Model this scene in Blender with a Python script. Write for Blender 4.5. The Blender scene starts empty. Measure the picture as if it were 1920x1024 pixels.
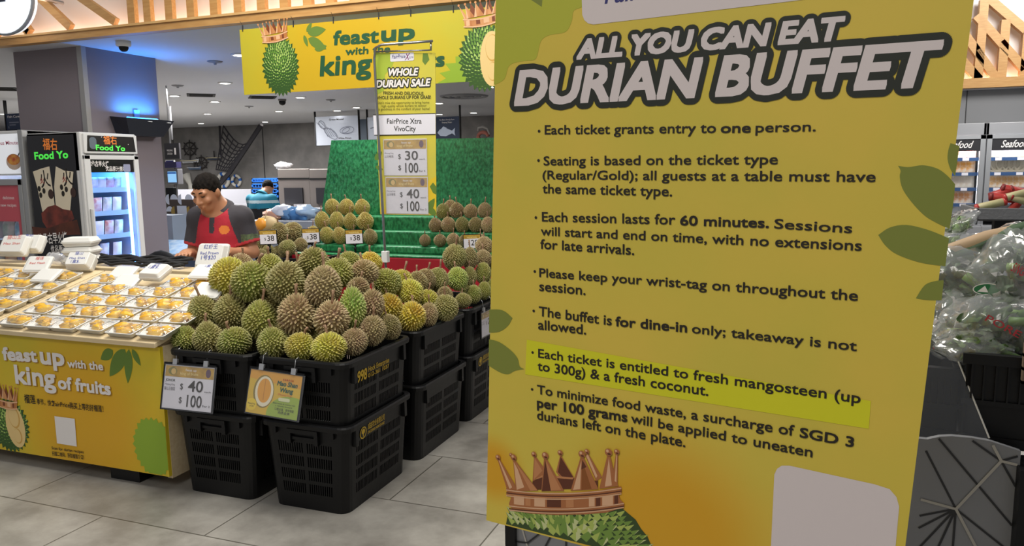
import bpy, bmesh, math, random
import numpy as np
from mathutils import Matrix, Vector, noise
from mathutils.geometry import tessellate_polygon

random.seed(7)
SC = bpy.context.scene
COL = SC.collection
PI = math.pi

# ------------------------------------------------------------------ camera
FPX, PITCH, ROLL, YAW, EYE = 1428.4, 0.13435, -0.012746, 0.35924, 1.6
_cy, _sy, _cp, _sp = math.cos(YAW), math.sin(YAW), math.cos(PITCH), math.sin(PITCH)
FW = Vector((-_sy*_cp, _cy*_cp, -_sp))
_r = Vector((_cy, _sy, 0)); _u = _r.cross(FW)
RT = _r*math.cos(ROLL) + _u*math.sin(ROLL)
UP = _u*math.cos(ROLL) - _r*math.sin(ROLL)
CAM = Vector((0, 0, EYE))
cam = bpy.data.cameras.new('camera')
cam.sensor_fit = 'HORIZONTAL'; cam.sensor_width = 36; cam.lens = 36*FPX/1920
cam.clip_start = 0.05; cam.clip_end = 100
co = bpy.data.objects.new('camera', cam); COL.objects.link(co)
co.matrix_world = Matrix.Translation(CAM) @ Matrix((RT, UP, -FW)).transposed().to_4x4()
SC.camera = co

# ------------------------------------------------------------------ world, lights, exposure
SC.view_settings.view_transform = 'Standard'
SC.view_settings.look = 'None'
SC.view_settings.gamma = 1
SC.view_settings.exposure = 0.0
SC.view_settings.use_curve_mapping = False
W = bpy.data.worlds.new('hall'); SC.world = W; W.use_nodes = True
W.node_tree.nodes['Background'].inputs[0].default_value = (0.92, 0.94, 1.0, 1)
W.node_tree.nodes['Background'].inputs[1].default_value = 0.30

def area(name, loc, size, power, color=(1, .96, .9), rot=(0, 0, 0), sy=None):
    l = bpy.data.lights.new(name, 'AREA'); l.energy = power; l.color = color
    l.shape = 'RECTANGLE' if sy else 'SQUARE'; l.size = size
    if sy: l.size_y = sy
    o = bpy.data.objects.new(name, l); o.location = loc; o.rotation_euler = rot; COL.objects.link(o)
    return o
area('mall_ceiling_light', (-3.6, 3.9, 4.6), 1.6, 125, (1, .96, .88))
area('mall_ceiling_light', (-1.5, 2.5, 4.6), 1.2, 125, (1, .96, .88))
area('mall_ceiling_light', (-1.3, -1.7, 4.4), 2.0, 105, (1, .95, .87))
area('mall_ceiling_light', (3.2, 4.5, 4.6), 1.2, 40, (1, .96, .9))
area('shop_ceiling_light', (-4.0, 6.9, 2.86), 1.0, 90, (1, .98, .95))
area('shop_ceiling_light', (-8.0, 9.5, 2.86), 1.5, 230, (1, .98, .95))
area('shop_ceiling_light', (-13.0, 11.5, 2.86), 1.8, 330, (1, .98, .95))
area('shop_ceiling_light', (-11.5, 13.2, 2.86), 1.8, 230, (1, .98, .95))
area('aisle_ceiling_light', (3.0, 12.6, 2.86), 1.2, 60, (1, .98, .95))

area('added_fascia_fill', (3.6, 12.2, 5.0), 1.4, 170, (1, .97, .93), (1.35, 0, 0))  # unseen fill lamp, added to brighten the far fascia panel

# ------------------------------------------------------------------ pixel measurements -> points at a known depth
def ray(x, y): return FW + RT*((x-960)/FPX) - UP*((y-512)/FPX)
def at(x, y, Y): d = ray(x, y); return CAM + d*(Y/d.y)
def atz(x, y, z): d = ray(x, y); return CAM + d*((z-EYE)/d.z)
def atx(x, y, X): d = ray(x, y); return CAM + d*(X/d.x)
def depth(p): return (Vector(p)-CAM).dot(FW)

# ------------------------------------------------------------------ materials
def lin(h):
    h = h.lstrip('#'); v = [int(h[i:i+2], 16)/255 for i in (0, 2, 4)]
    return tuple((c/12.92 if c <= .04045 else ((c+.055)/1.055)**2.4) for c in v) + (1,)
MATS = {}
def mat(name, c='#808080', rough=.5, metal=0, c2=None, scale=8, bump=0, bscale=60, emit=0, alpha=1, spec=.5, detail=3, stretch=None):
    if name in MATS: return MATS[name]
    m = bpy.data.materials.new(name); m.use_nodes = True; MATS[name] = m
    nt = m.node_tree; b = nt.nodes['Principled BSDF']
    b.inputs['Base Color'].default_value = lin(c); b.inputs['Roughness'].default_value = rough
    b.inputs['Metallic'].default_value = metal; b.inputs['Specular IOR Level'].default_value = spec
    tc = nt.nodes.new('ShaderNodeTexCoord'); src = tc.outputs['Object']
    if stretch:
        mp = nt.nodes.new('ShaderNodeMapping'); mp.inputs['Scale'].default_value = stretch
        nt.links.new(src, mp.inputs[0]); src = mp.outputs[0]
    if c2:
        n = nt.nodes.new('ShaderNodeTexNoise'); n.inputs['Scale'].default_value = scale; n.inputs['Detail'].default_value = detail
        nt.links.new(src, n.inputs['Vector'])
        r = nt.nodes.new('ShaderNodeValToRGB'); r.color_ramp.elements[0].color = lin(c); r.color_ramp.elements[1].color = lin(c2)
        r.color_ramp.elements[0].position = .35; r.color_ramp.elements[1].position = .65
        nt.links.new(n.outputs['Fac'], r.inputs[0]); nt.links.new(r.outputs[0], b.inputs['Base Color'])
    if bump:
        n = nt.nodes.new('ShaderNodeTexNoise'); n.inputs['Scale'].default_value = bscale; n.inputs['Detail'].default_value = 4
        nt.links.new(src, n.inputs['Vector'])
        bp = nt.nodes.new('ShaderNodeBump'); bp.inputs['Strength'].default_value = bump; bp.inputs['Distance'].default_value = .01
        nt.links.new(n.outputs['Fac'], bp.inputs['Height']); nt.links.new(bp.outputs[0], b.inputs['Normal'])
    if emit:
        b.inputs['Emission Color'].default_value = lin(c); b.inputs['Emission Strength'].default_value = emit
    if alpha < 1: b.inputs['Alpha'].default_value = alpha
    return m
def film(name, c='#ffffff', trans=.75, rough=.08, bump=.6, bscale=40):
    """clear plastic: glossy at grazing angles, a little milky"""
    if name in MATS: return MATS[name]
    m = bpy.data.materials.new(name); m.use_nodes = True; MATS[name] = m
    nt = m.node_tree; nt.nodes.clear(); N = nt.nodes.new; L = nt.links.new
    o = N('ShaderNodeOutputMaterial'); t = N('ShaderNodeBsdfTransparent'); g = N('ShaderNodeBsdfGlossy'); d = N('ShaderNodeBsdfDiffuse'); fr = N('ShaderNodeFresnel'); ml = N('ShaderNodeMath'); m1 = N('ShaderNodeMixShader'); m2 = N('ShaderNodeMixShader')
    g.inputs['Roughness'].default_value = rough; d.inputs['Color'].default_value = lin(c); fr.inputs['IOR'].default_value = 1.5
    ml.operation = 'MULTIPLY'; ml.use_clamp = True; ge = N('ShaderNodeNewGeometry'); iv = N('ShaderNodeMath'); iv.operation = 'SUBTRACT'; iv.inputs[0].default_value = 1; L(ge.outputs['Backfacing'], iv.inputs[1]); m3 = N('ShaderNodeMath'); m3.operation = 'MULTIPLY'; m3.inputs[1].default_value = 1.6; L(iv.outputs[0], m3.inputs[0]); L(m3.outputs[0], ml.inputs[1]); L(fr.outputs[0], ml.inputs[0])
    m1.inputs[0].default_value = 1-trans; L(t.outputs[0], m1.inputs[1]); L(d.outputs[0], m1.inputs[2])
    L(ml.outputs[0], m2.inputs[0]); L(m1.outputs[0], m2.inputs[1]); L(g.outputs[0], m2.inputs[2]); L(m2.outputs[0], o.inputs[0])
    if bump:
        tc = N('ShaderNodeTexCoord'); n = N('ShaderNodeTexNoise'); n.inputs['Scale'].default_value = bscale; L(tc.outputs['Object'], n.inputs['Vector'])
        bp = N('ShaderNodeBump'); bp.inputs['Strength'].default_value = bump; bp.inputs['Distance'].default_value = .02
        L(n.outputs['Fac'], bp.inputs['Height']); L(bp.outputs[0], g.inputs['Normal']); L(bp.outputs[0], fr.inputs['Normal'])
    return m

def blobs(m, spots):
    """soft printed colour patches: (centre, radius, colour)"""
    nt = m.node_tree; b = nt.nodes['Principled BSDF']; src = b.inputs['Base Color'].links[0].from_socket; tc = nt.nodes.new('ShaderNodeTexCoord')
    for c, r, colr in spots:
        d = nt.nodes.new('ShaderNodeVectorMath'); d.operation = 'DISTANCE'; d.inputs[1].default_value = c; nt.links.new(tc.outputs['Object'], d.inputs[0])
        mr = nt.nodes.new('ShaderNodeMapRange'); mr.interpolation_type = 'SMOOTHSTEP'; mr.inputs[1].default_value = r; mr.inputs[2].default_value = r*.35; nt.links.new(d.outputs['Value'], mr.inputs[0])
        mx = nt.nodes.new('ShaderNodeMix'); mx.data_type = 'RGBA'; mx.inputs[7].default_value = lin(colr); nt.links.new(mr.outputs[0], mx.inputs[0]); nt.links.new(src, mx.inputs[6]); src = mx.outputs[2]
    nt.links.new(src, b.inputs['Base Color']); return m
BLACK = mat('black_plastic', '#070708', .45, bump=.08, bscale=30, spec=.35)
INK = mat('dark_ink', '#20190f', .6)
GREENINK = mat('green_ink', '#1d5230', .6)
OUTL = mat('dark_green_black_ink', '#22261c', .55)
WHITEINK = mat('white_ink', '#e9e4e0', .5)
WHITE = mat('white_plastic', '#e4e4e2', .4)
FOAM = mat('white_foam', '#dcdbd6', .55, bump=.05, bscale=200)
STEEL = mat('steel', '#a9a9aa', .28, 1)
DSTEEL = mat('brushed_steel', '#7d7975', .4, .6)
LEAF = mat('leaf_ink', '#63802f', .6)
YELLOW = mat('yellow_print', '#ddbd28', .42, c2='#cfbb2e', scale=3.5)
WOOD = mat('pale_timber', '#c79a5e', .5, c2='#bb8b50', scale=6, stretch=(1, 8, 8))
TABLEWOOD = mat('pale_table_board', '#dcc9a4', .45, c2='#d3bd94', scale=5, stretch=(1, 10, 10))

# ------------------------------------------------------------------ object helpers
def obj(name, me, m=None, parent=None, smooth=False):
    o = bpy.data.objects.new(name, me); COL.objects.link(o)
    if m is not None:
        for k in (m if isinstance(m, (list, tuple)) else [m]): me.materials.append(k)
    if parent is not None: o.parent = parent
    if smooth and len(me.polygons): me.polygons.foreach_set('use_smooth', [True]*len(me.polygons))
    return o
def tag(o, label, cat, group=None, kind=None):
    o['label'] = label; o['category'] = cat
    if group: o['group'] = group
    if kind: o['kind'] = kind
    return o
def empty(name, loc=(0, 0, 0), rz=0, mtx=None):
    o = bpy.data.objects.new(name, None); COL.objects.link(o); o.empty_display_size = .05
    if mtx is not None: o.matrix_world = mtx
    else: o.location = loc; o.rotation_euler = (0, 0, rz)
    return o
def struct(o, label=None, cat=None):
    o['kind'] = 'structure'
    if label: o['label'] = label; o['category'] = cat
    return o
def copy_tree(o, parent=None):
    c = o.copy(); COL.objects.link(c)
    if parent is not None: c.parent = parent
    for ch in list(o.children): copy_tree(ch, c)
    return c

class MB:
    """collects shapes into one mesh"""
    def __init__(s): s.v = []; s.f = []; s.mi = []
    def add(s, vs, fs, mi=0):
        b = len(s.v); s.v += [tuple(v) for v in vs]; s.f += [tuple(b+i for i in f) for f in fs]; s.mi += [mi]*len(fs); return s
    def box(s, a, b, mi=0):
        x0, y0, z0 = a; x1, y1, z1 = b
        v = [(x0, y0, z0), (x1, y0, z0), (x1, y1, z0), (x0, y1, z0), (x0, y0, z1), (x1, y0, z1), (x1, y1, z1), (x0, y1, z1)]
        return s.add(v, [(3, 2, 1, 0), (4, 5, 6, 7), (0, 1, 5, 4), (1, 2, 6, 5), (2, 3, 7, 6), (3, 0, 4, 7)], mi)
    def bar(s, p, q, w, d, up=(0, 0, 1), mi=0):
        p = Vector(p); q = Vector(q); a = (q-p).normalized(); sx = a.cross(Vector(up))
        if sx.length < 1e-4: sx = Vector((1, 0, 0))
        sx.normalize(); sy = sx.cross(a); v = []
        for c in (p, q):
            for i, j in ((-1, -1), (1, -1), (1, 1), (-1, 1)): v.append(c+sx*i*w/2+sy*j*d/2)
        return s.add(v, [(3, 2, 1, 0), (4, 5, 6, 7), (0, 1, 5, 4), (1, 2, 6, 5), (2, 3, 7, 6), (3, 0, 4, 7)], mi)
    def tube(s, pts, r, n=8, mi=0, closed=False):
        pts = [Vector(p) for p in pts]; rs = r if isinstance(r, (list, tuple)) else [r]*len(pts); rings = []
        prev = None
        for i, p in enumerate(pts):
            if closed: a = pts[(i+1) % len(pts)]-pts[i-1]
            else: a = pts[min(i+1, len(pts)-1)]-pts[max(i-1, 0)]
            a.normalize()
            if prev is None: x = a.orthogonal().normalized()
            else: x = (prev-a*prev.dot(a)).normalized()
            prev = x; y = a.cross(x)
            rings.append([p+(x*math.cos(2*PI*k/n)+y*math.sin(2*PI*k/n))*rs[i] for k in range(n)])
        v = [q for rg in rings for q in rg]; f = []
        m = len(rings)
        for i in range(m if closed else m-1):
            j = (i+1) % m
            for k in range(n): f.append((i*n+k, i*n+(k+1) % n, j*n+(k+1) % n, j*n+k))
        if not closed: f += [tuple(range(n))[::-1], tuple((m-1)*n+k for k in range(n))]
        return s.add(v, f, mi)
    def lathe(s, prof, c=(0, 0, 0), n=24, mi=0):
        v = []; f = []; c = Vector(c)
        for (r, z) in prof:
            for k in range(n): v.append(c+Vector((r*math.cos(2*PI*k/n), r*math.sin(2*PI*k/n), z)))
        for i in range(len(prof)-1):
            for k in range(n): f.append((i*n+k, i*n+(k+1) % n, (i+1)*n+(k+1) % n, (i+1)*n+k))
        L = (len(prof)-1)*n
        if prof[0][0] < .01 and prof[-1][0] < .01: f += [tuple(range(n))[::-1], tuple(L+k for k in range(n))]
        else: f += [(L+k, L+(k+1) % n, (k+1) % n, k) for k in range(n)]
        return s.add(v, f, mi)
    def prism(s, poly, w0, w1, mi=0):
        n = len(poly); v = [(x, y, w0) for x, y in poly]+[(x, y, w1) for x, y in poly]
        f = [tuple(range(n))[::-1], tuple(range(n, 2*n))]+[(i, (i+1) % n, n+(i+1) % n, n+i) for i in range(n)]
        return s.add(v, f, mi)
    def blob(s, c, r, n=10, rot=None, lump=0, seed=0, mi=0):
        v = []; f = []; c = Vector(c); m = n*2
        for i in range(n+1):
            th = PI*i/n
            for k in range(m):
                ph = 2*PI*k/m; d = Vector((math.sin(th)*math.cos(ph), math.sin(th)*math.sin(ph), math.cos(th)))
                q = 1+lump*noise.noise(d*2+Vector((seed*7.1, seed*3.3, 0)))
                p = Vector((d.x*r[0], d.y*r[1], d.z*r[2]))*q
                if rot: p = rot @ p
                v.append(c+p)
        for i in range(n):
            for k in range(m): f.append((i*m+k, (i+1)*m+k, (i+1)*m+(k+1) % m, i*m+(k+1) % m))
        return s.add(v, f, mi)
    def mesh(s, name):
        me = bpy.data.meshes.new(name); me.from_pydata(s.v, [], s.f)
        if any(s.mi): me.polygons.foreach_set('material_index', s.mi)
        me.update(); return me
    def build(s, name, m, parent=None, smooth=False): return obj(name, s.mesh(name), m, parent, smooth)
def bevel(o, w=.004, seg=2):
    b = o.modifiers.new('bevel', 'BEVEL'); b.width = w; b.segments = seg; b.limit_method = 'ANGLE'; return o
def box(name, a, b, m, parent=None, bv=0):
    o = MB().box(a, b).build(name, m, parent)
    return bevel(o, bv) if bv else o

# ------------------------------------------------------------------ flat print: lettering and pictures on signs
_tc = {}
def text2d(s, off=0.0, res=3):
    k = (s, off, res)
    if k in _tc: return _tc[k]
    c = bpy.data.curves.new('t', 'FONT'); c.body = s; c.size = 1; c.offset = off; c.resolution_u = res
    o = bpy.data.objects.new('t', c); COL.objects.link(o)
    dg = bpy.context.evaluated_depsgraph_get()
    me = bpy.data.meshes.new_from_object(o.evaluated_get(dg))
    v = [(p.co.x, p.co.y) for p in me.vertices]; f = [tuple(p.vertices) for p in me.polygons]
    bpy.data.objects.remove(o); bpy.data.curves.remove(c); bpy.data.meshes.remove(me)
    _tc[k] = (v, f); return _tc[k]
CAPH = max(y for x, y in text2d('H')[0])

class Print:
    """thin ink shapes in the (u, v) plane of a sign; each later layer lies a hair higher"""
    def __init__(s, frame=None, w0=.0006, step=.00012): s.clip = None; s.fr = frame; s.w = w0; s.step = step; s.mats = []; s.mb = MB()
    def mi(s, m):
        if m not in s.mats: s.mats.append(m)
        return s.mats.index(m)
    def up(s): s.w += s.step
    def cut(s, pts):
        if not s.clip: return pts
        c = s.clip
        for i in range(len(c)):
            (ax, ay), (bx, by) = c[i], c[(i+1) % len(c)]; out = []
            sd = lambda p: (bx-ax)*(p[1]-ay)-(by-ay)*(p[0]-ax)
            for j in range(len(pts)):
                p, q = pts[j-1], pts[j]; a, b = sd(p), sd(q)
                if (a >= 0) != (b >= 0): t = a/(a-b); out.append((p[0]+(q[0]-p[0])*t, p[1]+(q[1]-p[1])*t))
                if b >= 0: out.append(q)
            pts = out
            if len(pts) < 3: return []
        return pts
    def poly(s, pts, m):
        pts = s.cut(pts)
        if len(pts) < 3: return s
        s.up(); s.mb.add([(x, y, s.w) for x, y in pts], [tuple(range(len(pts)))], s.mi(m)); return s
    def shape(s, pts, m):
        """concave outline"""
        pts = s.cut(pts); pts = [p for i, p in enumerate(pts) if i == 0 or math.hypot(p[0]-pts[i-1][0], p[1]-pts[i-1][1]) > 1e-6]
        if len(pts) < 3: return s
        s.up(); tr = tessellate_polygon([[Vector((x, y, 0)) for x, y in pts]])
        s.mb.add([(x, y, s.w) for x, y in pts], [tuple(f) for f in tr], s.mi(m)); return s
    def ell(s, c, rx, ry, m, n=28, rot=0, a0=0, a1=2*PI):
        ca, sa = math.cos(rot), math.sin(rot); pts = []
        for k in range(n):
            t = a0+(a1-a0)*k/(n if a1-a0 > 6.2 else n-1); x, y = rx*math.cos(t), ry*math.sin(t); pts.append((c[0]+x*ca-y*sa, c[1]+x*sa+y*ca))
        return s.poly(pts, m)
    def rrect(s, x0, y0, x1, y1, r, m):
        pts = []
        for cx, cy, a in ((x1-r, y0+r, -PI/2), (x1-r, y1-r, 0), (x0+r, y1-r, PI/2), (x0+r, y0+r, PI)):
            for k in range(6): pts.append((cx+r*math.cos(a+k*PI/10), cy+r*math.sin(a+k*PI/10)))
        return s.poly(pts, m)
    def line(s, p, q, w, m):
        d = Vector((q[0]-p[0], q[1]-p[1])).normalized(); n = Vector((-d.y, d.x))*w/2
        return s.poly([(p[0]-n.x, p[1]-n.y), (q[0]-n.x, q[1]-n.y), (q[0]+n.x, q[1]+n.y), (p[0]+n.x, p[1]+n.y)], m)
    def text(s, t, p0, width, h, m, bold=0, shear=0, rot=0, fat=0, align='L', off=None):
        """width None keeps the font's own; bold = curve offset, fat = dilation, both in cap heights"""
        v, f = text2d(t, 0.0 if fat else min(bold, .016)*CAPH, 3)
        if not v: return s
        x0 = min(a for a, b in v); x1 = max(a for a, b in v)
        sy = h/CAPH; sx = sy if width is None else width/max(1e-6, x1-x0)
        wd = (x1-x0)*sx; ox = {'L': 0, 'C': -wd/2, 'R': -wd}[align]
        ca, sa = math.cos(rot), math.sin(rot)
        nf = 36 if fat > .18 else 14
        offs = [(0, 0)]
        if fat > .18: offs = [(fat*h*math.cos(2*PI*k/nf), fat*h*math.sin(2*PI*k/nf)) for k in range(nf)]+[(0, 0)]
        elif fat: offs = [(fat*h*a, fat*h*b) for a in (-1, -.33, .33, 1) for b in (-1, -.33, .33, 1) if abs(a) == 1 or abs(b) == 1]+[(0, 0)]   # square, so that corners stay sharp
        s.up(); i = s.mi(m)
        for n, (dx, dy) in enumerate(offs):
            vs = []
            for a, b in v:
                x = (a-x0)*sx+ox+shear*b*sy+dx; y = b*sy+dy
                vs.append((p0[0]+x*ca-y*sa, p0[1]+x*sa+y*ca, s.w+n*1.5e-6))
            s.mb.add(vs, f, i)
        return s
    # pixel-measured variants for signs whose plane is known
    def uv(s, x, y): return s.fr.uv(x, y)
    def ptext(s, t, x0, y0, x1, y1, hpx, m, **k):
        a = Vector(s.uv(x0, y0)); b = Vector(s.uv(x1, y1)); xm, ym = (x0+x1)/2, (y0+y1)/2
        h = (Vector(s.uv(xm, ym-hpx))-Vector(s.uv(xm, ym))).length; d = b-a
        return s.text(t, a, d.length, h, m, rot=math.atan2(d.y, d.x), **k)
    def psmooth(s, pts, m, tips=()):
        """rounded outline through measured points; tips stay sharp"""
        q = [Vector(s.uv(*p)) for p in pts]; n = len(q); out = []
        for i in range(n):
            a, b, c, d = q[i-1], q[i], q[(i+1) % n], q[(i+2) % n]
            if i in tips: a = b
            if (i+1) % n in tips: d = c
            for k in range(4):
                t = k/4; v = .5*(2*b+(c-a)*t+(2*a-5*b+4*c-d)*t*t+(3*b-a-3*c+d)*t**3); out.append((v.x, v.y))
        return s.shape(out, m)
    def ppoly(s, pts, m): return s.shape([s.uv(*p) for p in pts], m)
    def build(s, name, parent): return s.mb.build(name, s.mats, parent)

class Frame:
    def __init__(s, O, ex, ey):
        s.O = Vector(O); s.ex = Vector(ex).normalized(); ey = Vector(ey); s.ey = (ey-s.ex*ey.dot(s.ex)).normalized(); s.n = s.ex.cross(s.ey)
        s.m = Matrix.Translation(s.O) @ Matrix((s.ex, s.ey, s.n)).transposed().to_4x4()
    def uv(s, x, y):
        d = ray(x, y); t = (s.O-CAM).dot(s.n)/d.dot(s.n); q = CAM+d*t-s.O; return (q.dot(s.ex), q.dot(s.ey))
def smooth_leaf(p, q, wid, bend=0, n=10):
    """leaf outline from stalk p to tip q"""
    p = Vector(p); q = Vector(q); d = q-p; nr = Vector((-d.y, d.x)); L = []; Rr = []
    for k in range(n+1):
        t = k/n; c = p+d*t+nr*bend*math.sin(PI*t); w = wid*(math.sin(PI*t**.8)**.85 if 0 < t < 1 else 0)
        L.append(c+nr*w*.5); Rr.append(c-nr*w*.5)
    pts = L+Rr[::-1][1:-1]
    return [(a.x, a.y) for a in pts]
def crown_print(P, c, w, h, rot=0):
    gold = mat('crown_print', '#b9753f', .5, c2='#d79b64', scale=25, stretch=(1, .2, 1)); dark = mat('crown_print_dark', '#7c3f1d', .5); lite = mat('crown_print_light', '#e3b48a', .5)
    ca, sa = math.cos(rot), math.sin(rot)
    def T(x, y): return (c[0]+x*w*ca-y*h*sa, c[1]+x*w*sa+y*h*ca)
    for x0, x1, xt in ((-.33, -.05, -.27), (-.12, .14, .0), (.1, .34, .26)):
        P.poly([T(x0, .42), T(x1, .42), T(xt, .93)], dark); P.ell(T(xt, .95), .028*w, .028*w, gold, 10)
    for x0, x1, xt in ((-.48, -.36, -.6), (-.42, -.18, -.42), (-.2, .08, -.13), (.06, .3, .18), (.28, .46, .44), (.4, .5, .56)):
        P.poly([T(x0, .38), T(x1, .38), T(xt, .9)], gold); P.poly([T(x0, .38), T((x0*3+x1)/4, .38), T(xt, .9)], lite); P.ell(T(xt, .92), .032*w, .032*w, gold, 10)
    band = [T(-.5, .4), T(-.25, .33), T(0, .31), T(.25, .33), T(.5, .4), T(.48, .06), T(.25, .0), T(0, -.03), T(-.25, .0), T(-.48, .06)]
    P.shape(band, gold)
    for x0, x1, mm in ((-.44, -.34, lite), (-.16, -.05, dark), (.05, .2, lite), (.28, .36, dark)):
        P.poly([T(x0, .1), T(x1, .1), T(x1, .3), T(x0, .3)], mm)
    for y in (.33, .06):
        P.shape([T(-.52, y+.06), T(-.25, y-.01), T(0, y-.03), T(.25, y-.01), T(.52, y+.06), T(.52, y+.01), T(.25, y-.06), T(0, y-.08), T(-.25, y-.06), T(-.52, y+.01)], lite)
def durian_print(P, c, rx, ry, rot=0, clipf=None, n=170, seed=3, half=False):
    """printed durian: overlapping pointed scales; half = husk opened on the flesh"""
    g1 = mat('husk_print', '#33551f', .5); g2 = mat('husk_print_light', '#a9c865', .5); g3 = mat('husk_print_mid', '#6d9838', .5); rnd = random.Random(seed)
    ca, sa = math.cos(rot), math.sin(rot)
    def T(x, y): return (c[0]+x*ca-y*sa, c[1]+x*sa+y*ca)
    pts = []
    for k in range(60):
        t = 2*PI*k/60; q = 1.1 if k % 2 else .95; pts.append(T(rx*q*math.cos(t), ry*q*math.sin(t)))
    if clipf: pts = clipf(pts)
    P.shape(pts, g1)
    P.up(); s = []
    for k in range(n):
        r = math.sqrt((k+.5)/n)*.97; a = k*2.39996; s.append((r*math.cos(a), r*math.sin(a)))
    s.sort(key=lambda q: q[1])
    for x, y in s:
        sc = (1.25-.5*math.hypot(x, y))*1.3/math.sqrt(n); X, Y = x*rx, y*ry; dx, dy = x*.8, y*.8-.1
        tip = (X+dx*sc*rx*1.4, Y+dy*sc*ry*1.4+.4*sc*ry)
        w = sc*rx*.6; h = sc*ry*.6
        tri = [T(X-w, Y-h*.7), T(X+w, Y-h*.7), T(tip[0]+w*.25, tip[1]+h*.3), T(tip[0]-w*.25, tip[1]+h*.3)]
        if clipf and any(p != q for p, q in zip(tri, clipf(tri))): continue
        P.w += 4e-7; P.mb.add([(a, b, P.w) for a, b in tri], [(0, 1, 2, 3)], P.mi(g2 if rnd.random() < .5 else g3))
    if half:
        fl = mat('flesh_print', '#e8c987', .5); fl2 = mat('flesh_print_deep', '#d3a452', .5)
        P.ell(T(.33*rx, -.05*ry), .5*rx, .86*ry, fl, rot=rot); P.ell(T(.36*rx, .28*ry), .3*rx, .42*ry, fl2, rot=rot); P.ell(T(.33*rx, .3*ry), .26*rx, .38*ry, fl, rot=rot); P.ell(T(.36*rx, -.45*ry), .22*rx, .3*ry, fl2, rot=rot); P.ell(T(.33*rx, -.44*ry), .19*rx, .27*ry, fl, rot=rot)
def burst(P, c, rx, ry, m, n=26, jag=.12, seed=1):
    rnd = random.Random(seed); pts = []
    for k in range(n*2):
        t = PI*k/n; q = 1-(jag if k % 2 else 0)+rnd.uniform(-.03, .03); pts.append((c[0]+rx*q*math.cos(t), c[1]+ry*q*math.sin(t)))
    P.shape(pts, m)

# ================================================================== THE SETTING
def floor_mat():
    m = bpy.data.materials.new('stone_tile_floor'); m.use_nodes = True; nt = m.node_tree; b = nt.nodes['Principled BSDF']
    tc = nt.nodes.new('ShaderNodeTexCoord'); br = nt.nodes.new('ShaderNodeTexBrick'); mp = nt.nodes.new('ShaderNodeMapping')
    mp.inputs['Location'].default_value = (1.83, -.12, 0)
    nt.links.new(tc.outputs['Object'], mp.inputs[0]); nt.links.new(mp.outputs[0], br.inputs['Vector'])
    br.inputs['Scale'].default_value = 1; br.inputs['Brick Width'].default_value = 1.2; br.inputs['Row Height'].default_value = .6
    br.inputs['Mortar Size'].default_value = .004; br.inputs['Mortar Smooth'].default_value = .2; br.offset = .5
    br.inputs['Color1'].default_value = (1, 1, 1, 1); br.inputs['Color2'].default_value = (.86, .86, .86, 1); br.inputs['Mortar'].default_value = (.28, .27, .25, 1)
    n = nt.nodes.new('ShaderNodeTexNoise'); n.inputs['Scale'].default_value = 2.2; n.inputs['Detail'].default_value = 8; n.inputs['Roughness'].default_value = .65
    nt.links.new(tc.outputs['Object'], n.inputs['Vector'])
    r = nt.nodes.new('ShaderNodeValToRGB'); r.color_ramp.elements[0].color = lin('#78746d'); r.color_ramp.elements[1].color = lin('#a8a49c')
    r.color_ramp.elements[0].position = .36; r.color_ramp.elements[1].position = .66
    nt.links.new(n.outputs['Fac'], r.inputs[0])
    mx = nt.nodes.new('ShaderNodeMix'); mx.data_type = 'RGBA'; mx.blend_type = 'MULTIPLY'; mx.inputs[0].default_value = 1
    nt.links.new(r.outputs[0], mx.inputs[6]); nt.links.new(br.outputs['Color'], mx.inputs[7]); nt.links.new(mx.outputs[2], b.inputs['Base Color'])
    b.inputs['Roughness'].default_value = .38
    return m
struct(box('floor', (-24, -4, -.1), (9, 18, 0), floor_mat()))
CEILM = mat('grey_white_ceiling', '#c9cbd2', .7)
struct(box('ceiling', (-24, 5.69, 2.9), (.6, 17.4, 2.955), CEILM))
CONC = mat('dark_concrete_panel', '#6f6d6c', .7, c2='#858280', scale=2.5, detail=6, bump=.15, bscale=12)
struct(box('wall_back', (-24, 17.2, 0), (1.2, 17.4, 2.9), CONC))
struct(box('wall_side', (-24.1, 5, 0), (-23.9, 17.3, 2.9), CONC))
struct(box('wall_right', (1.1, 15.2, 0), (1.25, 17.3, 2.9), CONC))
GREYW = mat('grey_laminate_wall', '#77787a', .5)
struct(box('wall_far_right', (1.1, 15.1, 0), (8.5, 15.25, 2.9), GREYW))
sm = MB()
for x in (2.62, 4.4, 6.2): sm.box((x, 15.085, 0), (x+.012, 15.1, 2.9))
struct(sm.build('trim_1', mat('panel_joint', '#3c3c3d', .6)))
sm = MB(); sm.box((-16.7, 17.18, 0), (-16.68, 17.2, 2.9)); sm.box((-13.6, 17.18, 0), (-13.58, 17.2, 2.9)); sm.box((-10.2, 17.18, 0), (-10.18, 17.2, 2.9))
struct(sm.build('trim_2', MATS['panel_joint']))
# column behind the coolers
PILM = mat('taupe_column_laminate', '#7e7478', .55)
struct(box('wall_column', (-7.83, 5.93, 0), (-6.85, 6.88, 2.9), PILM))
struct(box('trim_3', (-6.90, 5.905, 0), (-6.835, 5.96, 2.9), mat('column_corner_strip', '#a9a6a2', .35, .6)))
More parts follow.
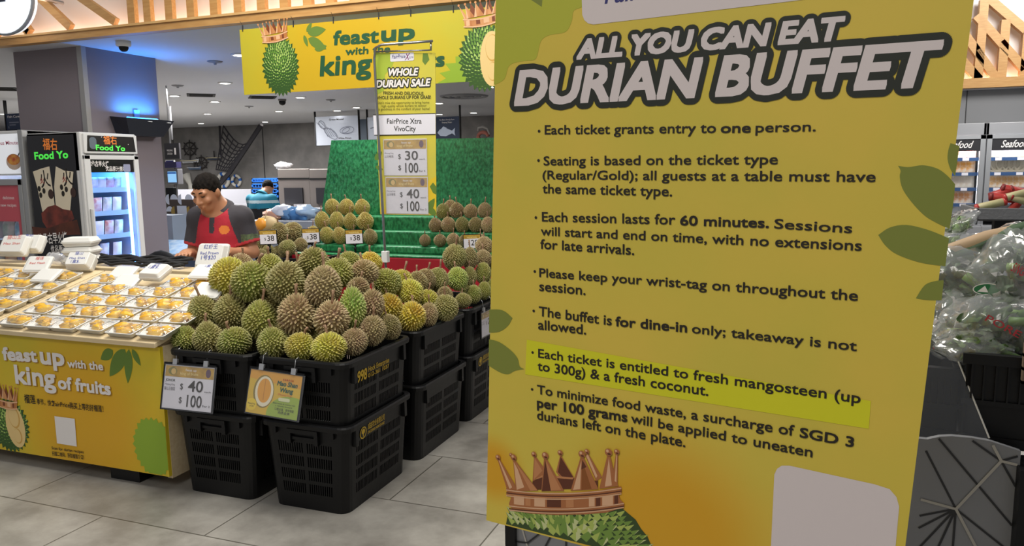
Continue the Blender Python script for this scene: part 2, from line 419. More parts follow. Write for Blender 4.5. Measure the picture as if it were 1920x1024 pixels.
# timber fascia beam with lit slats
BY = 5.66
struct(box('trim_4', (-13, BY-.06, 2.9), (.6, BY+.035, 2.965), WOOD))
struct(box('trim_5', (-13, BY-.075, 2.965), (.6, BY+.1, 2.985), mat('lit_timber_ledge', '#d6ad72', .5, c2='#cfa266', scale=6, stretch=(1, 8, 8))))  # same timber made paler: light on the ledge is put into its colour
LED = mat('warm_led_strip', '#ffcfa8', .5, emit=10)
struct(box('trim_6', (-13, BY+.2, 2.965), (.6, BY+.24, 2.99), LED))
struct(box('wall_fascia', (-13, BY+.3, 3.06), (.6, BY+.4, 4.9), mat('white_fascia_panel', '#e3dfdc', .6)))
sm = MB()
for x in (240, 270, 311, 352, 396, 441, 485, 528, 572, 615, 660, 702, 745, 790, 835, 880, 925):
    p = at(x, 40, BY); sm.box((p.x-.042, BY+.04, 2.985), (p.x+.042, BY+.09, 4.9))
struct(sm.build('trim_7', WOOD))
sm = MB()
for (x0, y0), (x1, y1) in (((60, 62), (25, 20)), ((138, 52), (84, 0)), ((222, 42), (162, 0)), ((2, 66), (-60, -40)), ((62, 61), (40, 30))):
    p = at(x0, y0, BY+.1); q = at(x1, y1, BY+.1); d = (q-p); p = p-d*.02; q = p+d*2.6
    sm.bar((p.x, BY+.07, p.z), (q.x, BY+.07, q.z), .075, .05, up=(0, 1, 0))
struct(sm.build('trim_8', WOOD))
# fascia of the far aisle
RB = 14.95
struct(box('trim_9', (.5, RB-.06, 2.86), (8.5, RB+.1, 3.02), WOOD))
struct(box('trim_10', (.5, RB+.14, 3.0), (8.5, RB+.18, 3.04), LED))
struct(box('wall_fascia_far', (.5, RB+.3, 2.98), (8.5, RB+.4, 6), MATS['white_fascia_panel']))
sm = MB()
for a, b in (((1845, 0), (1832, 152)), ((1885, 38), (1876, 150)), ((1790, 40), (1870, 152)), ((1830, 30), (1920, 130)), ((1855, 0), (1960, 90)), ((1800, 110), (1835, 150)), ((1926, 60), (1918, 150))):
    p = at(*a, RB+.1); q = at(*b, RB+.1); sm.bar(p, q, .13, .14, up=(0, 1, 0))
struct(sm.build('trim_11', WOOD))
struct(box('ceiling_far', (.5, 15.02, 2.84), (8.5, 15.1, 2.9), CEILM))

# ------------------------------------------------------------------ ceiling fittings
LAMP = mat('downlight_diffuser', '#fffaf0', .5, emit=14)
proto = None
DL = [(422, 155), (327, 179), (403, 190), (389, 213), (377, 231), (450, 102), (563, 182), (523, 208), (632, 207), (668, 201), (823, 193), (824, 214), (888, 211), (925, 162), (28, 212), (497, 228), (3, 213)]
names = ['above the aisle between column and yellow banner', 'just past the column edge', 'behind the diamond ceiling vent', 'third down the row past the diamond vent', 'farthest down the row towards the net',
         'touching the yellow banner edge', 'under the crowned durian of the yellow banner', 'beyond the small dark dome under the banner', 'in the pair above the lobster board, wider one', 'in the pair above the lobster board, nearer the hanging sign', 'beside the hanging price sign, upper', 'beside the hanging price sign, lower', 'beneath the round ceiling diffuser', 'against the large poster edge', 'behind the column near the dark blue board', 'above the fishing net corner', 'at the picture edge near the dark blue board']
for i, (x, y) in enumerate(DL):
    p = atz(x, y, 2.9)
    if p.y > 16.9: p = atz(x, y+(-3), 2.9); p.y = min(p.y, 16.8)
    if proto is None:
        t = proto = empty('downlight'); MB().lathe([(.075, 0), (.1, 0), (.1, -.012), (.075, -.016)]).build('trim_ring', WHITE, t, True); MB().lathe([(.001, -.006), (.074, -.006), (.074, -.012), (.001, -.014)]).build('lamp_lens', LAMP, t)
    else: t = copy_tree(proto)
    t.location = (p.x, p.y, 2.9); tag(t, 'round white ceiling downlight '+names[i], 'ceiling light', 'downlights in the shop ceiling')
t = empty('dome_camera', atz(231, 78, 2.9)); MB().lathe([(.001, 0), (.07, 0), (.07, -.035), (.06, -.05), (.001, -.05)]).build('housing', WHITE, t, True); MB().blob((0, 0, -.055), (.045, .045, .045)).build('dark_dome', BLACK, t, True)
tag(t, 'white dome security camera with dark lens on the ceiling beside the column', 'camera')
t = empty('dome_camera', atz(529, 186, 2.9)); MB().lathe([(.001, 0), (.07, 0), (.07, -.03), (.001, -.035)]).build('housing', DSTEEL, t, True); MB().blob((0, 0, -.05), (.06, .06, .06)).build('dark_dome', BLACK, t, True)
tag(t, 'small dark dome camera on the ceiling under the crowned banner durian', 'camera')
DARKV = mat('dark_vent', '#2e2f31', .7)
for (x, y), lb in (((377, 178), 'black diamond-looking ceiling vent past the column'), ((492, 182), 'black ceiling vent beneath the crowned durian of the yellow banner'), ((3, 166), 'dark ceiling vent at the picture edge beside the column')):
    p = atz(x, y, 2.9); t = empty('ceiling_vent', (p.x, p.y, 2.9), .75); MB().box((-.22, -.22, -.012), (.22, .22, 0)).build('frame', DARKV, t)
    s = MB()
    for k in range(6): s.box((-.18, -.17+k*.06, -.02), (.18, -.15+k*.06, -.012))
    s.build('slats', BLACK, t); tag(t, lb, 'vent')
p = atz(870, 180, 2.9); t = empty('air_diffuser', (p.x, p.y, 2.899)); GREYD = mat('grey_diffuser', '#8b8c90', .6); s = MB()
for r in (.12, .24, .36): s.lathe([(r, 0), (r+.07, 0), (r+.05, -.02), (r+.02, -.02)], n=32)
s.build('diffuser_rings', GREYD, t, True); MB().lathe([(.001, 0), (.08, 0), (.06, -.02), (.001, -.02)]).build('diffuser_core', GREYD, t, True)
tag(t, 'round grey ring-shaped air diffuser in the ceiling near the large poster', 'air diffuser')
for i, ((x, y), lb) in enumerate((((403, 115), 'tiny grey sprinkler plate between column and banner'), ((333, 160), 'small grey ceiling hatch just past the column'), ((620, 187), 'small grey sprinkler plate under the banner middle'), ((467, 199), 'small dark ceiling slot under the banner corner'))):
    p = atz(x, y, 2.9); tag(MB().lathe([(.001, 0), (.09, 0), (.07, -.015), (.02, -.02), (.015, -.04), (.001, -.04)]).build('ceiling_sprinkler', GREYD, None, True), lb, 'sprinkler', 'sprinklers in the shop ceiling').location = (p.x, p.y, 2.9)
# insect lamp on the column
cA = atx(205, 218, -6.85); cB = atx(300, 226, -6.85); t = empty('wall_lamp', (-6.85, (cA.y+cB.y)/2, cA.z))
hw = (cB.y-cA.y)/2; NAVY = mat('dark_lamp_casing', '#23262f', .5)
s = MB(); v = [(.005, -hw, 0), (.005, hw, 0), (.22, hw*.96, -.02), (.22, -hw*.96, -.02), (.005, -hw*.8, -.2), (.005, hw*.75, -.2), (.15, hw*.66, -.2), (.15, -hw*.7, -.2)]
s.add(v, [(7, 6, 5, 4), (0, 3, 7, 4), (1, 5, 6, 2), (3, 2, 6, 7), (0, 4, 5, 1), (0, 1, 2, 3)]); s.build('casing', NAVY, t)
for y in (-.02, hw*.72): MB().box((.2, y-.02, -.05), (.225, y+.03, -.04)).build('label_plate', WHITE, t)
MB().tube([(.1, -hw*.6, -.012), (.1, hw*.6, -.012)], .012).build('blue_tube', mat('blue_lamp_tube', '#2f86ff', .4, emit=9), t, True)
MB().box((.005, -.03, .0), (.02, .04, .09)).build('plug_box', mat('pale_blue_plug', '#6f8fc0', .4), t)
l = area('blue_lamp_glow', (-6.76, t.location.y, cA.z+.04), .06, 8.5, (.05, .30, 1), (0, PI-.9, 0)); l.rotation_euler = (PI, .0, 0); l.data.size_y = .5; l.data.shape = 'RECTANGLE'; l.parent = t; l.location = (.09, 0, .04)
tag(t, 'dark wedge-shaped wall lamp throwing blue light up the column', 'lamp')

# ------------------------------------------------------------------ round white logo board on the fascia
t = empty('logo_sign', at(0, 0, 5.3)); pts = [(.36*math.cos(2*PI*k/40)*1.0, .3*math.sin(2*PI*k/40)) for k in range(40)]
s = MB(); s.add([(x, 0, z) for x, z in pts]+[(x, .1, z) for x, z in pts], [tuple(range(40)), tuple(range(79, 39, -1))]+[(i, 40+i, 40+(i+1) % 40, (i+1) % 40) for i in range(40)])
s.build('lightbox', [mat('lit_white_sign', '#f4fbff', .4, emit=.9)], t)
s = MB(); s.tube([(x*1.0, .05, z) for x, z in pts], .02, 6, closed=True); s.build('rim', mat('pale_grey_rim', '#8f949c', .4), t, True)
box('letter', (-.09, -.012, -.02), (.075, -.002, .12), mat('navy_letter', '#3a3f52', .5), t)
MB().tube([(-.2, .1, .05), (-.2, .5, .05)], .02).build('bracket', STEEL, t); MB().tube([(.2, .1, .05), (.2, .5, .05)], .02).build('bracket', STEEL, t)
tag(t, 'round glowing white sign on the timber fascia above the column', 'sign')

# ================================================================== COOLERS
CW = mat('cooler_white', '#cfcfce', .35); GLASS = film('cooler_glass', '#0c0c0c', .985, .03, 0)
COOLBLUE = mat('cold_blue_led', '#7fb4ff', .4, emit=5)
CGREEN = mat('neon_green_letters', '#4be04a', .4, emit=.5); CORANGE = mat('orange_letters', '#e07b28', .4, emit=.25)
def pack(name, sz, m, lb, grp, loc, rz=0, tilt=0, cat='food pack'):
    """a small pillow bag"""
    k = ('pack', m.name, tuple(round(s, 3) for s in sz))
    if k not in _tc:
        s = MB(); w, d, h = sz; n = 6; v = []; f = []
        for sd in (-1, 1):
            for i in range(n+1):
                for j in range(n+1):
                    a = i/n*2-1; b = j/n*2-1; q = (1-a**4)*(1-b**4)
                    v.append((a*w/2, sd*d/2*q**.6, h*(b+1)/2))
        for sd in (0, 1):
            o = sd*(n+1)**2
            for i in range(n):
                for j in range(n):
                    q = (o+i*(n+1)+j, o+(i+1)*(n+1)+j, o+(i+1)*(n+1)+j+1, o+i*(n+1)+j+1); f.append(q if sd == 0 else q[::-1])
        s.add(v, f); me = s.mesh(name); me.materials.append(m); me.polygons.foreach_set('use_smooth', [True]*len(me.polygons)); _tc[k] = me
    o = obj(name, _tc[k]); o.location = loc; o.rotation_euler = (tilt, 0, rz); tag(o, lb, cat, grp); return o
CY = 5.1
cx0 = at(49, 250, CY).x; cx1 = at(147, 247, CY).x; cd = .62; ch = at(147, 247, CY).z
t = empty('display_cooler', (cx0, CY, 0)); cw = cx1-cx0
s = MB(); s.box((0, 0, .08), (cw-.02, .03, ch)).box((0, cd-.03, .08), (cw-.02, cd, ch)).box((0, 0, .08), (.03, cd, ch)).box((0, 0, .08), (cw-.02, cd, .3)).box((0, 0, ch-.03), (cw, cd, ch)).box((cw-.1, 0, ch-.35), (cw-.01, cd, ch))
bevel(s.build('cabinet', CW, t), .008)
for fx in (.05, cw-.12): box('foot', (fx, .05, 0), (fx+.06, cd-.05, .08), BLACK, t)
box('corner_post', (cw-.03, -.004, .08), (cw+.012, .05, ch), CW, t, .01)
fr = Frame((cx0, CY-.002, 0), (1, 0, 0), (0, 0, 1))
P = Print(fr, .002); BLK = mat('gloss_black_print', '#151213', .25)
P.poly([(.005, .3), (cw-.06, .3), (cw-.06, ch-.02), (.005, ch-.02)], BLK)
P.ptext('福右', 81, 279, 108, 280, 16, CORANGE, bold=.03); P.ptext('Food Yo', 66, 299, 128, 296, 13, CGREEN, bold=.025, fat=.05)
for bag in ([(62, 322), (78, 316), (93, 312), (100, 360), (104, 395), (80, 397), (70, 350)], [(105, 312), (121, 320), (138, 322), (135, 360), (132, 395), (106, 397), (102, 350)]):
    P.ppoly(bag, mat('cream_bag_print', '#d9cdb4', .5))
meat = mat('meat_print', '#7a3325', .5, c2='#4c2018', scale=12)
P.ppoly([(78, 400), (90, 388), (104, 384), (118, 392), (135, 395), (140, 410), (128, 420), (105, 425), (88, 428), (80, 415)], meat)
P.ppoly([(60, 425), (90, 428), (120, 418), (145, 412), (152, 440), (64, 442)], mat('ember_print', '#3c1d12', .5, c2='#5e2d18', scale=6))
for x, y in ((80, 338), (122, 335)):
    P.ptext('火', x-2, y+12, x+16, y+9, 24, INK, bold=.03); P.ptext('火', x-4, y+6, x+4, y+5, 8, mat('red_ink', '#a3241e', .5), bold=.04)
    for dx, dy in ((-6, 16), (-3, 28), (3, 20)): P.ell(P.uv(x+dx, y+dy), .02, .026, INK, 12)
    P.ell(P.uv(x+16, y+26), .035, .045, mat('brown_ink', '#3a241c', .5), 14)
P.ptext('传承古早火烤', 74, 457, 128, 453, 15, WHITEINK, bold=.03); P.ptext('优品原汁原味', 97, 474, 142, 472, 11, WHITEINK, bold=.03)
P.build('side_panel_print', t)
# front, faces +X
dfr = Frame((cx1, CY+.04, 0), (0, 1, 0), (0, 0, 1)); dw = cd-.04
hz = ch-.19
o = box('header_box', (cw-.03, .02, hz), (cw+.03, cd-.01, ch-.012), CW, t, .008)
hf = Frame((cx1+.031, CY, 0), (0, 1, 0), (0, 0, 1))
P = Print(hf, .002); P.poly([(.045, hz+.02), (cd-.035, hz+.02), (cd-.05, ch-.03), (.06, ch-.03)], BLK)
P.rrect(.075, hz+.04, .15, ch-.045, .03, mat('painted_reflection', '#5f6a74', .3)); P.ptext('福右', 194, 269, 219, 270, 12, CORANGE, bold=.03); P.ptext('Food Yo', 180, 281, 234, 283, 9, CGREEN, bold=.03, fat=.05)  # the pale rounded patch is a reflection painted onto the header
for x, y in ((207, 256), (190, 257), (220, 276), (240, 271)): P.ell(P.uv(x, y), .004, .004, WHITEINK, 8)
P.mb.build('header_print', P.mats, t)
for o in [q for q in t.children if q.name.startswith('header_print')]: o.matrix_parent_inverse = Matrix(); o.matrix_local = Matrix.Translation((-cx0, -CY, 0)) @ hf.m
for o in [q for q in t.children if q.name.startswith('side_panel_print')]: o.matrix_local = Matrix.Translation((-cx0, -CY, 0)) @ fr.m
door = empty('door', (0, 0, 0)); door.parent = t
s = MB(); X0, X1 = cw-.01, cw+.03; b0, b1 = .3, hz-.015
s.box((X0, .01, b0), (X1, .075, b1)).box((X0, cd-.06, b0), (X1, cd-.005, b1)).box((X0, .01, b0), (X1, cd-.005, b0+.06)).box((X0, .01, b1-.04), (X1, cd-.005, b1))
bevel(s.build('door_frame', CW, door), .006)
box('door_glass', (cw+.008, .07, b0+.05), (cw+.014, cd-.055, b1-.05), GLASS, door)
box('door_handle', (cw+.03, .02, .95), (cw+.05, .045, 1.3), mat('handle_grey', '#b4b4b2', .4), door, .006)
gf = Frame((cx1+.0145, CY, 0), (0, 1, 0), (0, 0, 1)); P = Print(gf, .002); P.poly([(.075, b1-.155), (cd-.06, b1-.155), (cd-.06, b1-.04), (.075, b1-.04)], BLK)
P.ptext('传承古早火烤', 164, 311, 204, 312, 8, WHITEINK, bold=.03); P.ptext('优品原汁原味', 198, 320, 236, 321, 7, WHITEINK, bold=.03); P.rrect(.44, b1-.15, .52, b1-.08, .01, mat('grey_pack_print', '#8d8fa8', .5))
o = P.build('door_banner', door); o.matrix_local = Matrix.Translation((-cx0, -CY, 0)) @ gf.m
SHELFZ = tuple(atx(212, y, cx1-.1).z for y in (482, 440, 397, 354))
for z in SHELFZ:
    sh = box('shelf', (.05, .03, z-.012), (cw-.06, cd-.04, z), mat('pale_blue_shelf', '#c9dcf5', .3), t)
    box('price_rail', (cw-.06, .06, z-.03), (cw-.05, cd-.06, z+.015), mat('clear_blue_rail', '#9fc3ef', .2), sh)
box('led_strip', (cw-.05, cd-.1, .4), (cw-.03, cd-.08, b1-.1), COOLBLUE, t); box('led_strip', (cw-.05, .09, .4), (cw-.03, .1, b1-.1), COOLBLUE, t)
l = area('cooler_light', (0, 0, 0), .2, 26, (.06, .28, 1)); l.parent = t; l.location = (cw-.12, cd/2, b1-.1); l.data.shape = 'RECTANGLE'; l.data.size_y = .4
l = area('cooler_light', (0, 0, 0), .05, 14, (.08, .33, 1)); l.parent = t; l.location = (cw-.04, cd-.09, 1.0); l.rotation_euler = (0, PI/2, PI/2+.5); l.data.shape = 'RECTANGLE'; l.data.size = 1.0; l.data.size_y = .05
tag(t, 'tall white drinks-style cooler with black side panel of grilled meat and blue-lit shelves', 'cooler')
PK = [mat('pack_white_red', '#d8d4dd', .3, c2='#c05a60', scale=14), mat('pack_white_blue', '#e4e6f2', .3, c2='#9aa7c4', scale=16), mat('pack_pale', '#e8e8f0', .3, c2='#cbd0e0', scale=10)]
shn = ('bottom', 'second lowest', 'second highest', 'top')
for si, z in enumerate(SHELFZ):
    n = (3, 4, 4, 5)[si]
    for k in range(n):
        pack('food_pouch', (.1, .04, (.14, .14, .14, .11)[si]), PK[(k+si) % 3], 'white food pouch on the %s blue-lit cooler shelf, %s from the door handle' % (shn[si], ('first', 'second', 'third', 'fourth', 'fifth')[k]), 'pouches in the blue-lit cooler', (cx1-.12, CY+.12+k*.44/n, z+.001), PI/2, .12)
# cooler at the picture edge
lx1 = at(40, 246, CY).x; lx0 = lx1-.72; LH = at(20, 244, CY).z
t = empty('display_cooler', (lx0, CY, 0)); w = .72
s = MB(); s.box((0, .05, .08), (.03, .6, LH)).box((w-.03, .05, .08), (w, .6, LH)).box((0, .57, .08), (w, .6, LH)).box((0, .05, .08), (w, .6, .35)).box((0, .05, LH-.42), (w, .6, LH)); bevel(s.build('cabinet', CW, t), .008)
for fx in (.05, w-.12): box('foot', (fx, .1, 0), (fx+.06, .55, .08), BLACK, t)
bevel(MB().box((w-.06, 0, .1), (w, .06, LH)).build('corner_post', mat('grey_metal_trim', '#a5a5a4', .35, .5), t), .006)
P = Print(None, .001); P.poly([(.05, LH-.4), (w-.09, LH-.4), (w-.09, LH-.03), (.05, LH-.03)], mat('lit_header_white', '#eef1f6', .4, emit=.35))
P.text('Delicious Minutes', (.2, LH-.13), .42, .035, mat('red_pink_ink', '#c2405f', .5), bold=.03); P.ell((.52, LH-.29), .1, .075, mat('bowl_print', '#cbb3a0', .5)); P.ell((.52, LH-.27), .085, .05, mat('food_print', '#d99a3e', .5, c2='#b9472a', scale=20)); P.line((.58, LH-.24), (.64, LH-.16), .012, INK)
o = P.build('header_print', t); o.matrix_local = Matrix.Translation((0, .048, 0)) @ Matrix.Rotation(PI/2, 4, 'X')
door = empty('door'); door.parent = t; RED = mat('red_door_print', '#c0525c', .45); z1 = LH-.45
s = MB(); s.box((.02, 0, .35), (.09, .04, z1)).box((w-.12, 0, .35), (w-.065, .04, z1)).box((.02, 0, .35), (w-.065, .04, .42)).box((.02, 0, z1-.06), (w-.065, .04, z1)); bevel(s.build('door_frame', mat('grey_metal_trim'), door), .006)
P = Print(None, .001); P.poly([(.09, z1-.4), (w-.12, z1-.4), (w-.12, z1-.06), (.09, z1-.06)], RED); P.poly([(w-.17, .42), (w-.12, .42), (w-.12, z1-.4), (w-.17, z1-.4)], RED); P.text('delicious', (.52, z1-.19), None, .03, WHITEINK, align='R'); P.text('new recipes', (.54, z1-.26), None, .03, WHITEINK, align='R')
o = P.build('door_print', door); o.matrix_local = Matrix.Translation((0, .015, 0)) @ Matrix.Rotation(PI/2, 4, 'X')
box('door_glass', (.08, .018, .4), (w-.11, .024, z1-.05), GLASS, door)
for z in (.5, .75, 1.0, 1.22): box('shelf', (.04, .08, z-.012), (w-.04, .55, z), MATS['pale_blue_shelf'], t)
l = area('cooler_light', (0, 0, 0), .5, 9, (.65, .82, 1)); l.parent = t; l.location = (w/2, .2, z1-.08); l.data.shape = 'RECTANGLE'; l.data.size_y = .2
tag(t, 'white cooler with red door graphics at the picture edge', 'cooler')
PK2 = [mat('pack_teal', '#5aa0b4', .3, c2='#d8e0e2', scale=12), mat('pack_orange', '#d48a4a', .3, c2='#e8d8c8', scale=12), mat('pack_green_grey', '#93a48d', .4, c2='#c7d0c4', scale=12), mat('pack_purple', '#8878a8', .3, c2='#d8d4e2', scale=12)]
for si, z in enumerate((.5, .75, 1.0, 1.22)):
    for k in range(3):
        pack('food_pouch', (.15, .07, .17), PK2[(k*2+si) % 4], 'food pouch on the %s shelf of the red-doored cooler, %s from its corner post' % (shn[si], ('first', 'second', 'third')[k]), 'pouches in the red-doored cooler', (lx0+w-.24-k*.17, CY+.2, z+.001), 0, -.12)
# ================================================================== SLOPED TABLE OF DURIAN FLESH
TY0, TS, TZ0 = 2.85, .25, .785
def tz(Y): return TZ0+(Y-TY0)*TS
TX0, TX1, SEAM = -6.4, -2.945, -4.19
t = empty('display_table', (TX1, TY0, 0))
def tb(n, a, b, m, bv=0): return box(n, (a[0]-TX1, a[1]-TY0, a[2]), (b[0]-TX1, b[1]-TY0, b[2]), m, t, bv)
tb('side_panel', (TX1-.03, TY0+.02, .06), (TX1, 3.86, .75), TABLEWOOD)
tb('back_panel', (TX0, 3.84, .06), (TX1, 3.86, .97), TABLEWOOD)
tb('front_panel', (TX0, TY0, .075), (TX1-.001, TY0+.02, .748), YELLOW)
for x in (-3.28, -4.6, -5.9): tb('foot', (x-.1, TY0+.03, 0), (x+.1, TY0+.2, .06), BLACK)
for x0, x1 in ((TX0, SEAM-.008), (SEAM+.004, TX1)):
    y1 = 3.66; s = MB(); y0 = TY0-.03
    pr = [(y0, .75), (y0, tz(y0)-.002), (y1, tz(y1)), (y1, tz(y1)-.035)]
    s.add([(x0-TX1, y-TY0, z) for y, z in pr]+[(x1-TX1, y-TY0, z) for y, z in pr], [(0, 1, 2, 3), (7, 6, 5, 4), (0, 4, 5, 1), (1, 5, 6, 2), (2, 6, 7, 3), (3, 7, 4, 0)])
    bevel(s.build('sloped_board', TABLEWOOD, t), .003)
tb('back_ledge', (TX0, 3.70, .975), (TX1, 3.88, 1.0), TABLEWOOD, .003)
# printed front
tf = Frame((TX1, TY0, 0), (1, 0, 0), (0, 0, 1)); P = Print(tf, .001)
LG = mat('light_green_print', '#8fae30', .5); OR_ = mat('amber_print', '#dca51f', .5)
blobs(YELLOW, [((-.55, 0, .3), .6, '#dca81a')]); P.clip = [(TX0-TX1, .08), (-.002, .08), (-.002, .747), (TX0-TX1, .747)]
for lf in (((212, 657), (189, 674), .55), ((235, 655), (206, 706), .42), ((242, 655), (240, 719), .30), ((248, 655), (264, 686), .38)):
    pts = smooth_leaf(P.uv(*lf[0]), P.uv(*lf[1]), lf[2]); P.shape(pts, LEAF)
burst(P, P.uv(288, 838), .135, .16, LG, 24, .1, 4)
SH = mat('lettering_shade_ink', '#a5780f', .5)
for dx, dy, m in ((2, 2, SH), (0, 0, WHITEINK)):
    P.ptext('feast', 7+dx, 674+dy, 70+dx, 678+dy, 22, m, fat=.06); P.ptext('up', 78+dx, 681+dy, 121+dx, 685+dy, 30, m, fat=.055)
    P.ptext('with the', 128+dx, 688+dy, 194+dx, 694+dy, 14, m, fat=.04)
    P.ptext('king', 31+dx, 718+dy, 105+dx, 726+dy, 33, m, fat=.042); P.ptext('of fruits', 111+dx, 728+dy, 208+dx, 740+dy, 22, m, fat=.05)
P.ptext('榴莲', 47, 754, 68, 756, 12, INK, bold=.04); P.ptext('季节，快来', 70, 757, 104, 761, 8, INK, bold=.03); P.ptext('FairPrice', 101, 761, 132, 764, 8, INK, bold=.03); P.ptext('购买上等的好榴莲！', 132, 765, 195, 772, 9, INK, bold=.04)
q = [P.uv(*a) for a in ((103, 780), (141, 785), (145, 837), (108, 831))]; P.shape(q, WHITEINK)
P.ptext('Scan for durian recipes', 98, 842, 158, 850, 5, INK, bold=.04); P.ptext('扫描二维码，获取榴莲食谱！', 99, 853, 159, 861, 6, INK, bold=.04)
P.build('front_lettering', t).matrix_local = Matrix.Translation((-TX1, -TY0, 0)) @ tf.m
P = Print(tf, .0015); durian_print(P, P.uv(18, 797), .145, .145, .15, half=True, seed=8); crown_print(P, P.uv(14, 766), .17, .14, -.06)
P.build('durian_picture', t).matrix_local = Matrix.Translation((-TX1, -TY0, 0)) @ tf.m
for bd in (-4.19,): MB().box((bd-TX1-.0015, -.0012, .08), (bd-TX1+.0015, .0, .745)).build('panel_seam', mat('seam', '#8a7412', .5), t)
tag(t, 'sloped pale timber counter with yellow printed front, covered in trays of durian flesh', 'counter')
# foam trays
FILM = film('cling_film', '#d8d8d8', .93, .06, .9, 26)
FLESH = mat('durian_flesh', '#d99d16', .38, c2='#e6bb42', scale=18, bump=.25, bscale=50)
def tray_mesh(w, d, h):
    s = MB(); lv = [(1.0, h*.82, .0), (1.0, h, 0), (.94, h, 0), (.80, h*.2, 0), (.80, h*.12, 0)]; lo = [(.99, h*.82), (.82, 0)]
    def ring(k, z, r0=.16):
        pts = []; a, b = w/2*k, d/2*k; r = r0*min(a, b)
        for cx, cy, an in ((a-r, -b+r, -PI/2), (a-r, b-r, 0), (-a+r, b-r, PI/2), (-a+r, -b+r, PI)):
            for j in range(4): pts.append((cx+r*math.cos(an+j*PI/6), cy+r*math.sin(an+j*PI/6), z))
        return pts
    rings = [ring(.82, 0), ring(.985, h*.85), ring(1.02, h*.85), ring(1.02, h), ring(.96, h), ring(.80, h*.18)]
    n = 16; v = [p for r in rings for p in r]; f = []
    for i in range(len(rings)-1):
        for k in range(n): f.append((i*n+k, i*n+(k+1) % n, (i+1)*n+(k+1) % n, (i+1)*n+k))
    f += [tuple(range(n))[::-1], tuple((len(rings)-1)*n+k for k in range(n))]
    s.add(v, f); return s.mesh('foam_tray'), ring(1.0, h)
TW, TD, TH = .178, .128, .028
tray_me, rim_pts = tray_mesh(TW, TD, TH); tray_me.materials.append(FOAM)
tray_me.polygons.foreach_set('use_smooth', [True]*len(tray_me.polygons))
def film_mesh(seed):
    s = MB(); n = 10; m = 8; v = []; f = []
    for i in range(n+1):
        for j in range(m+1):
            a, b = i/n*2-1, j/m*2-1; q = (1-a*a)*(1-b*b)
            z = TH+.001+.014*q**.5+.003*noise.noise(Vector((a*3+seed*5, b*3, seed)))*q
            v.append((a*TW*.5, b*TD*.5, z))
    for i in range(n):
        for j in range(m): q = i*(m+1)+j; f.append((q, q+m+1, q+m+2, q+1))
    s.add(v, f); me = s.mesh('cling_film'); me.materials.append(FILM); me.polygons.foreach_set('use_smooth', [True]*len(me.polygons)); return me
films = [film_mesh(k) for k in range(3)]
def pod_mesh(k):
    s = MB(); s.blob((0, 0, 0), (.040, .024, .020), 9, lump=.35, seed=k+3); me = s.mesh('durian_pod'); me.materials.append(FLESH); me.polygons.foreach_set('use_smooth', [True]*len(me.polygons)); return me
pods = [pod_mesh(k) for k in range(4)]
rt = random.Random(11)
def tray(loc, rot, label, group, npod, full=True):
    o = obj('flesh_tray', tray_me); o.location = loc; o.rotation_euler = rot; tag(o, label, 'food tray', group)
    for k in range(npod):
        p = obj('durian_pod', rt.choice(pods), None, o)
        a = rt.uniform(-.5, .5); p.location = ((k-(npod-1)/2)*.034*(1 if npod > 2 else 1.2)+rt.uniform(-.006, .006), (-1)**k*.016+rt.uniform(-.01, .01), .022+rt.uniform(0, .006)); p.rotation_euler = (rt.uniform(-.3, .3), 0, a+PI/3*rt.random()); sc = rt.uniform(.8, 1.1); p.scale = (sc, sc, sc)
    if full: obj('cling_film', rt.choice(films), None, o)
    return o
ang = math.atan(TS)
colsX = [-3.975, -3.775, -3.59, -3.395, -3.19, -2.995]
rowsY = [2.90, 3.045, 3.19, 3.335, 3.475]
ORD = ('first', 'second', 'third', 'fourth', 'fifth', 'sixth', 'seventh', 'eighth', 'ninth', 'tenth')
rn = ('front row', 'second row', 'third row', 'fourth row', 'fifth row')
have = [(0, 1, 2, 3, 4, 5), (0, 1, 2, 3, 4, 5), (0, 1, 2, 3, 4, 5), (0, 1, 2, 3, 4, 5), (0, 3, 4, 5)]
for r, Y in enumerate(rowsY):
    for c in have[r]:
        y = Y+rt.uniform(-.006, .006); x = colsX[c]+rt.uniform(-.006, .006)
        tray((x, y, tz(y)+.002), (ang, 0, rt.uniform(-.05, .05)), 'foam tray of durian flesh, %s from the crates in the %s beside them' % (ORD[5-c], rn[r]), 'flesh trays on the board beside the crates', rt.choice((2, 3, 3, 4)))
left = [[-4.30, -4.49, -4.68, -4.87, -5.06], [-4.285, -4.475, -4.665, -4.855, -5.045], [-4.285, -4.475, -4.665, -4.855, -5.045], [-4.285, -4.52, -4.69, -4.88, -5.07], [-4.33, -4.69, -4.90, -5.09]]
for r, Y in enumerate([2.94, 3.07, 3.20, 3.345, 3.485]):
    for c, x in enumerate(left[r]):
        y = Y+rt.uniform(-.004, .004)
        if at(60, 500, Y).x and (960+FPX*((Vector((x, y, 1))-CAM).dot(RT))/depth((x, y, 1))) < -60: continue
        tray((x+rt.uniform(-.004, .004), y, tz(y)+.002), (ang, 0, rt.uniform(-.05, .05)), 'foam tray of durian flesh, %s from the board seam, %s beyond that seam' % (ORD[c], rn[r]), 'flesh trays on the board beyond the seam', rt.choice((2, 3, 3)))
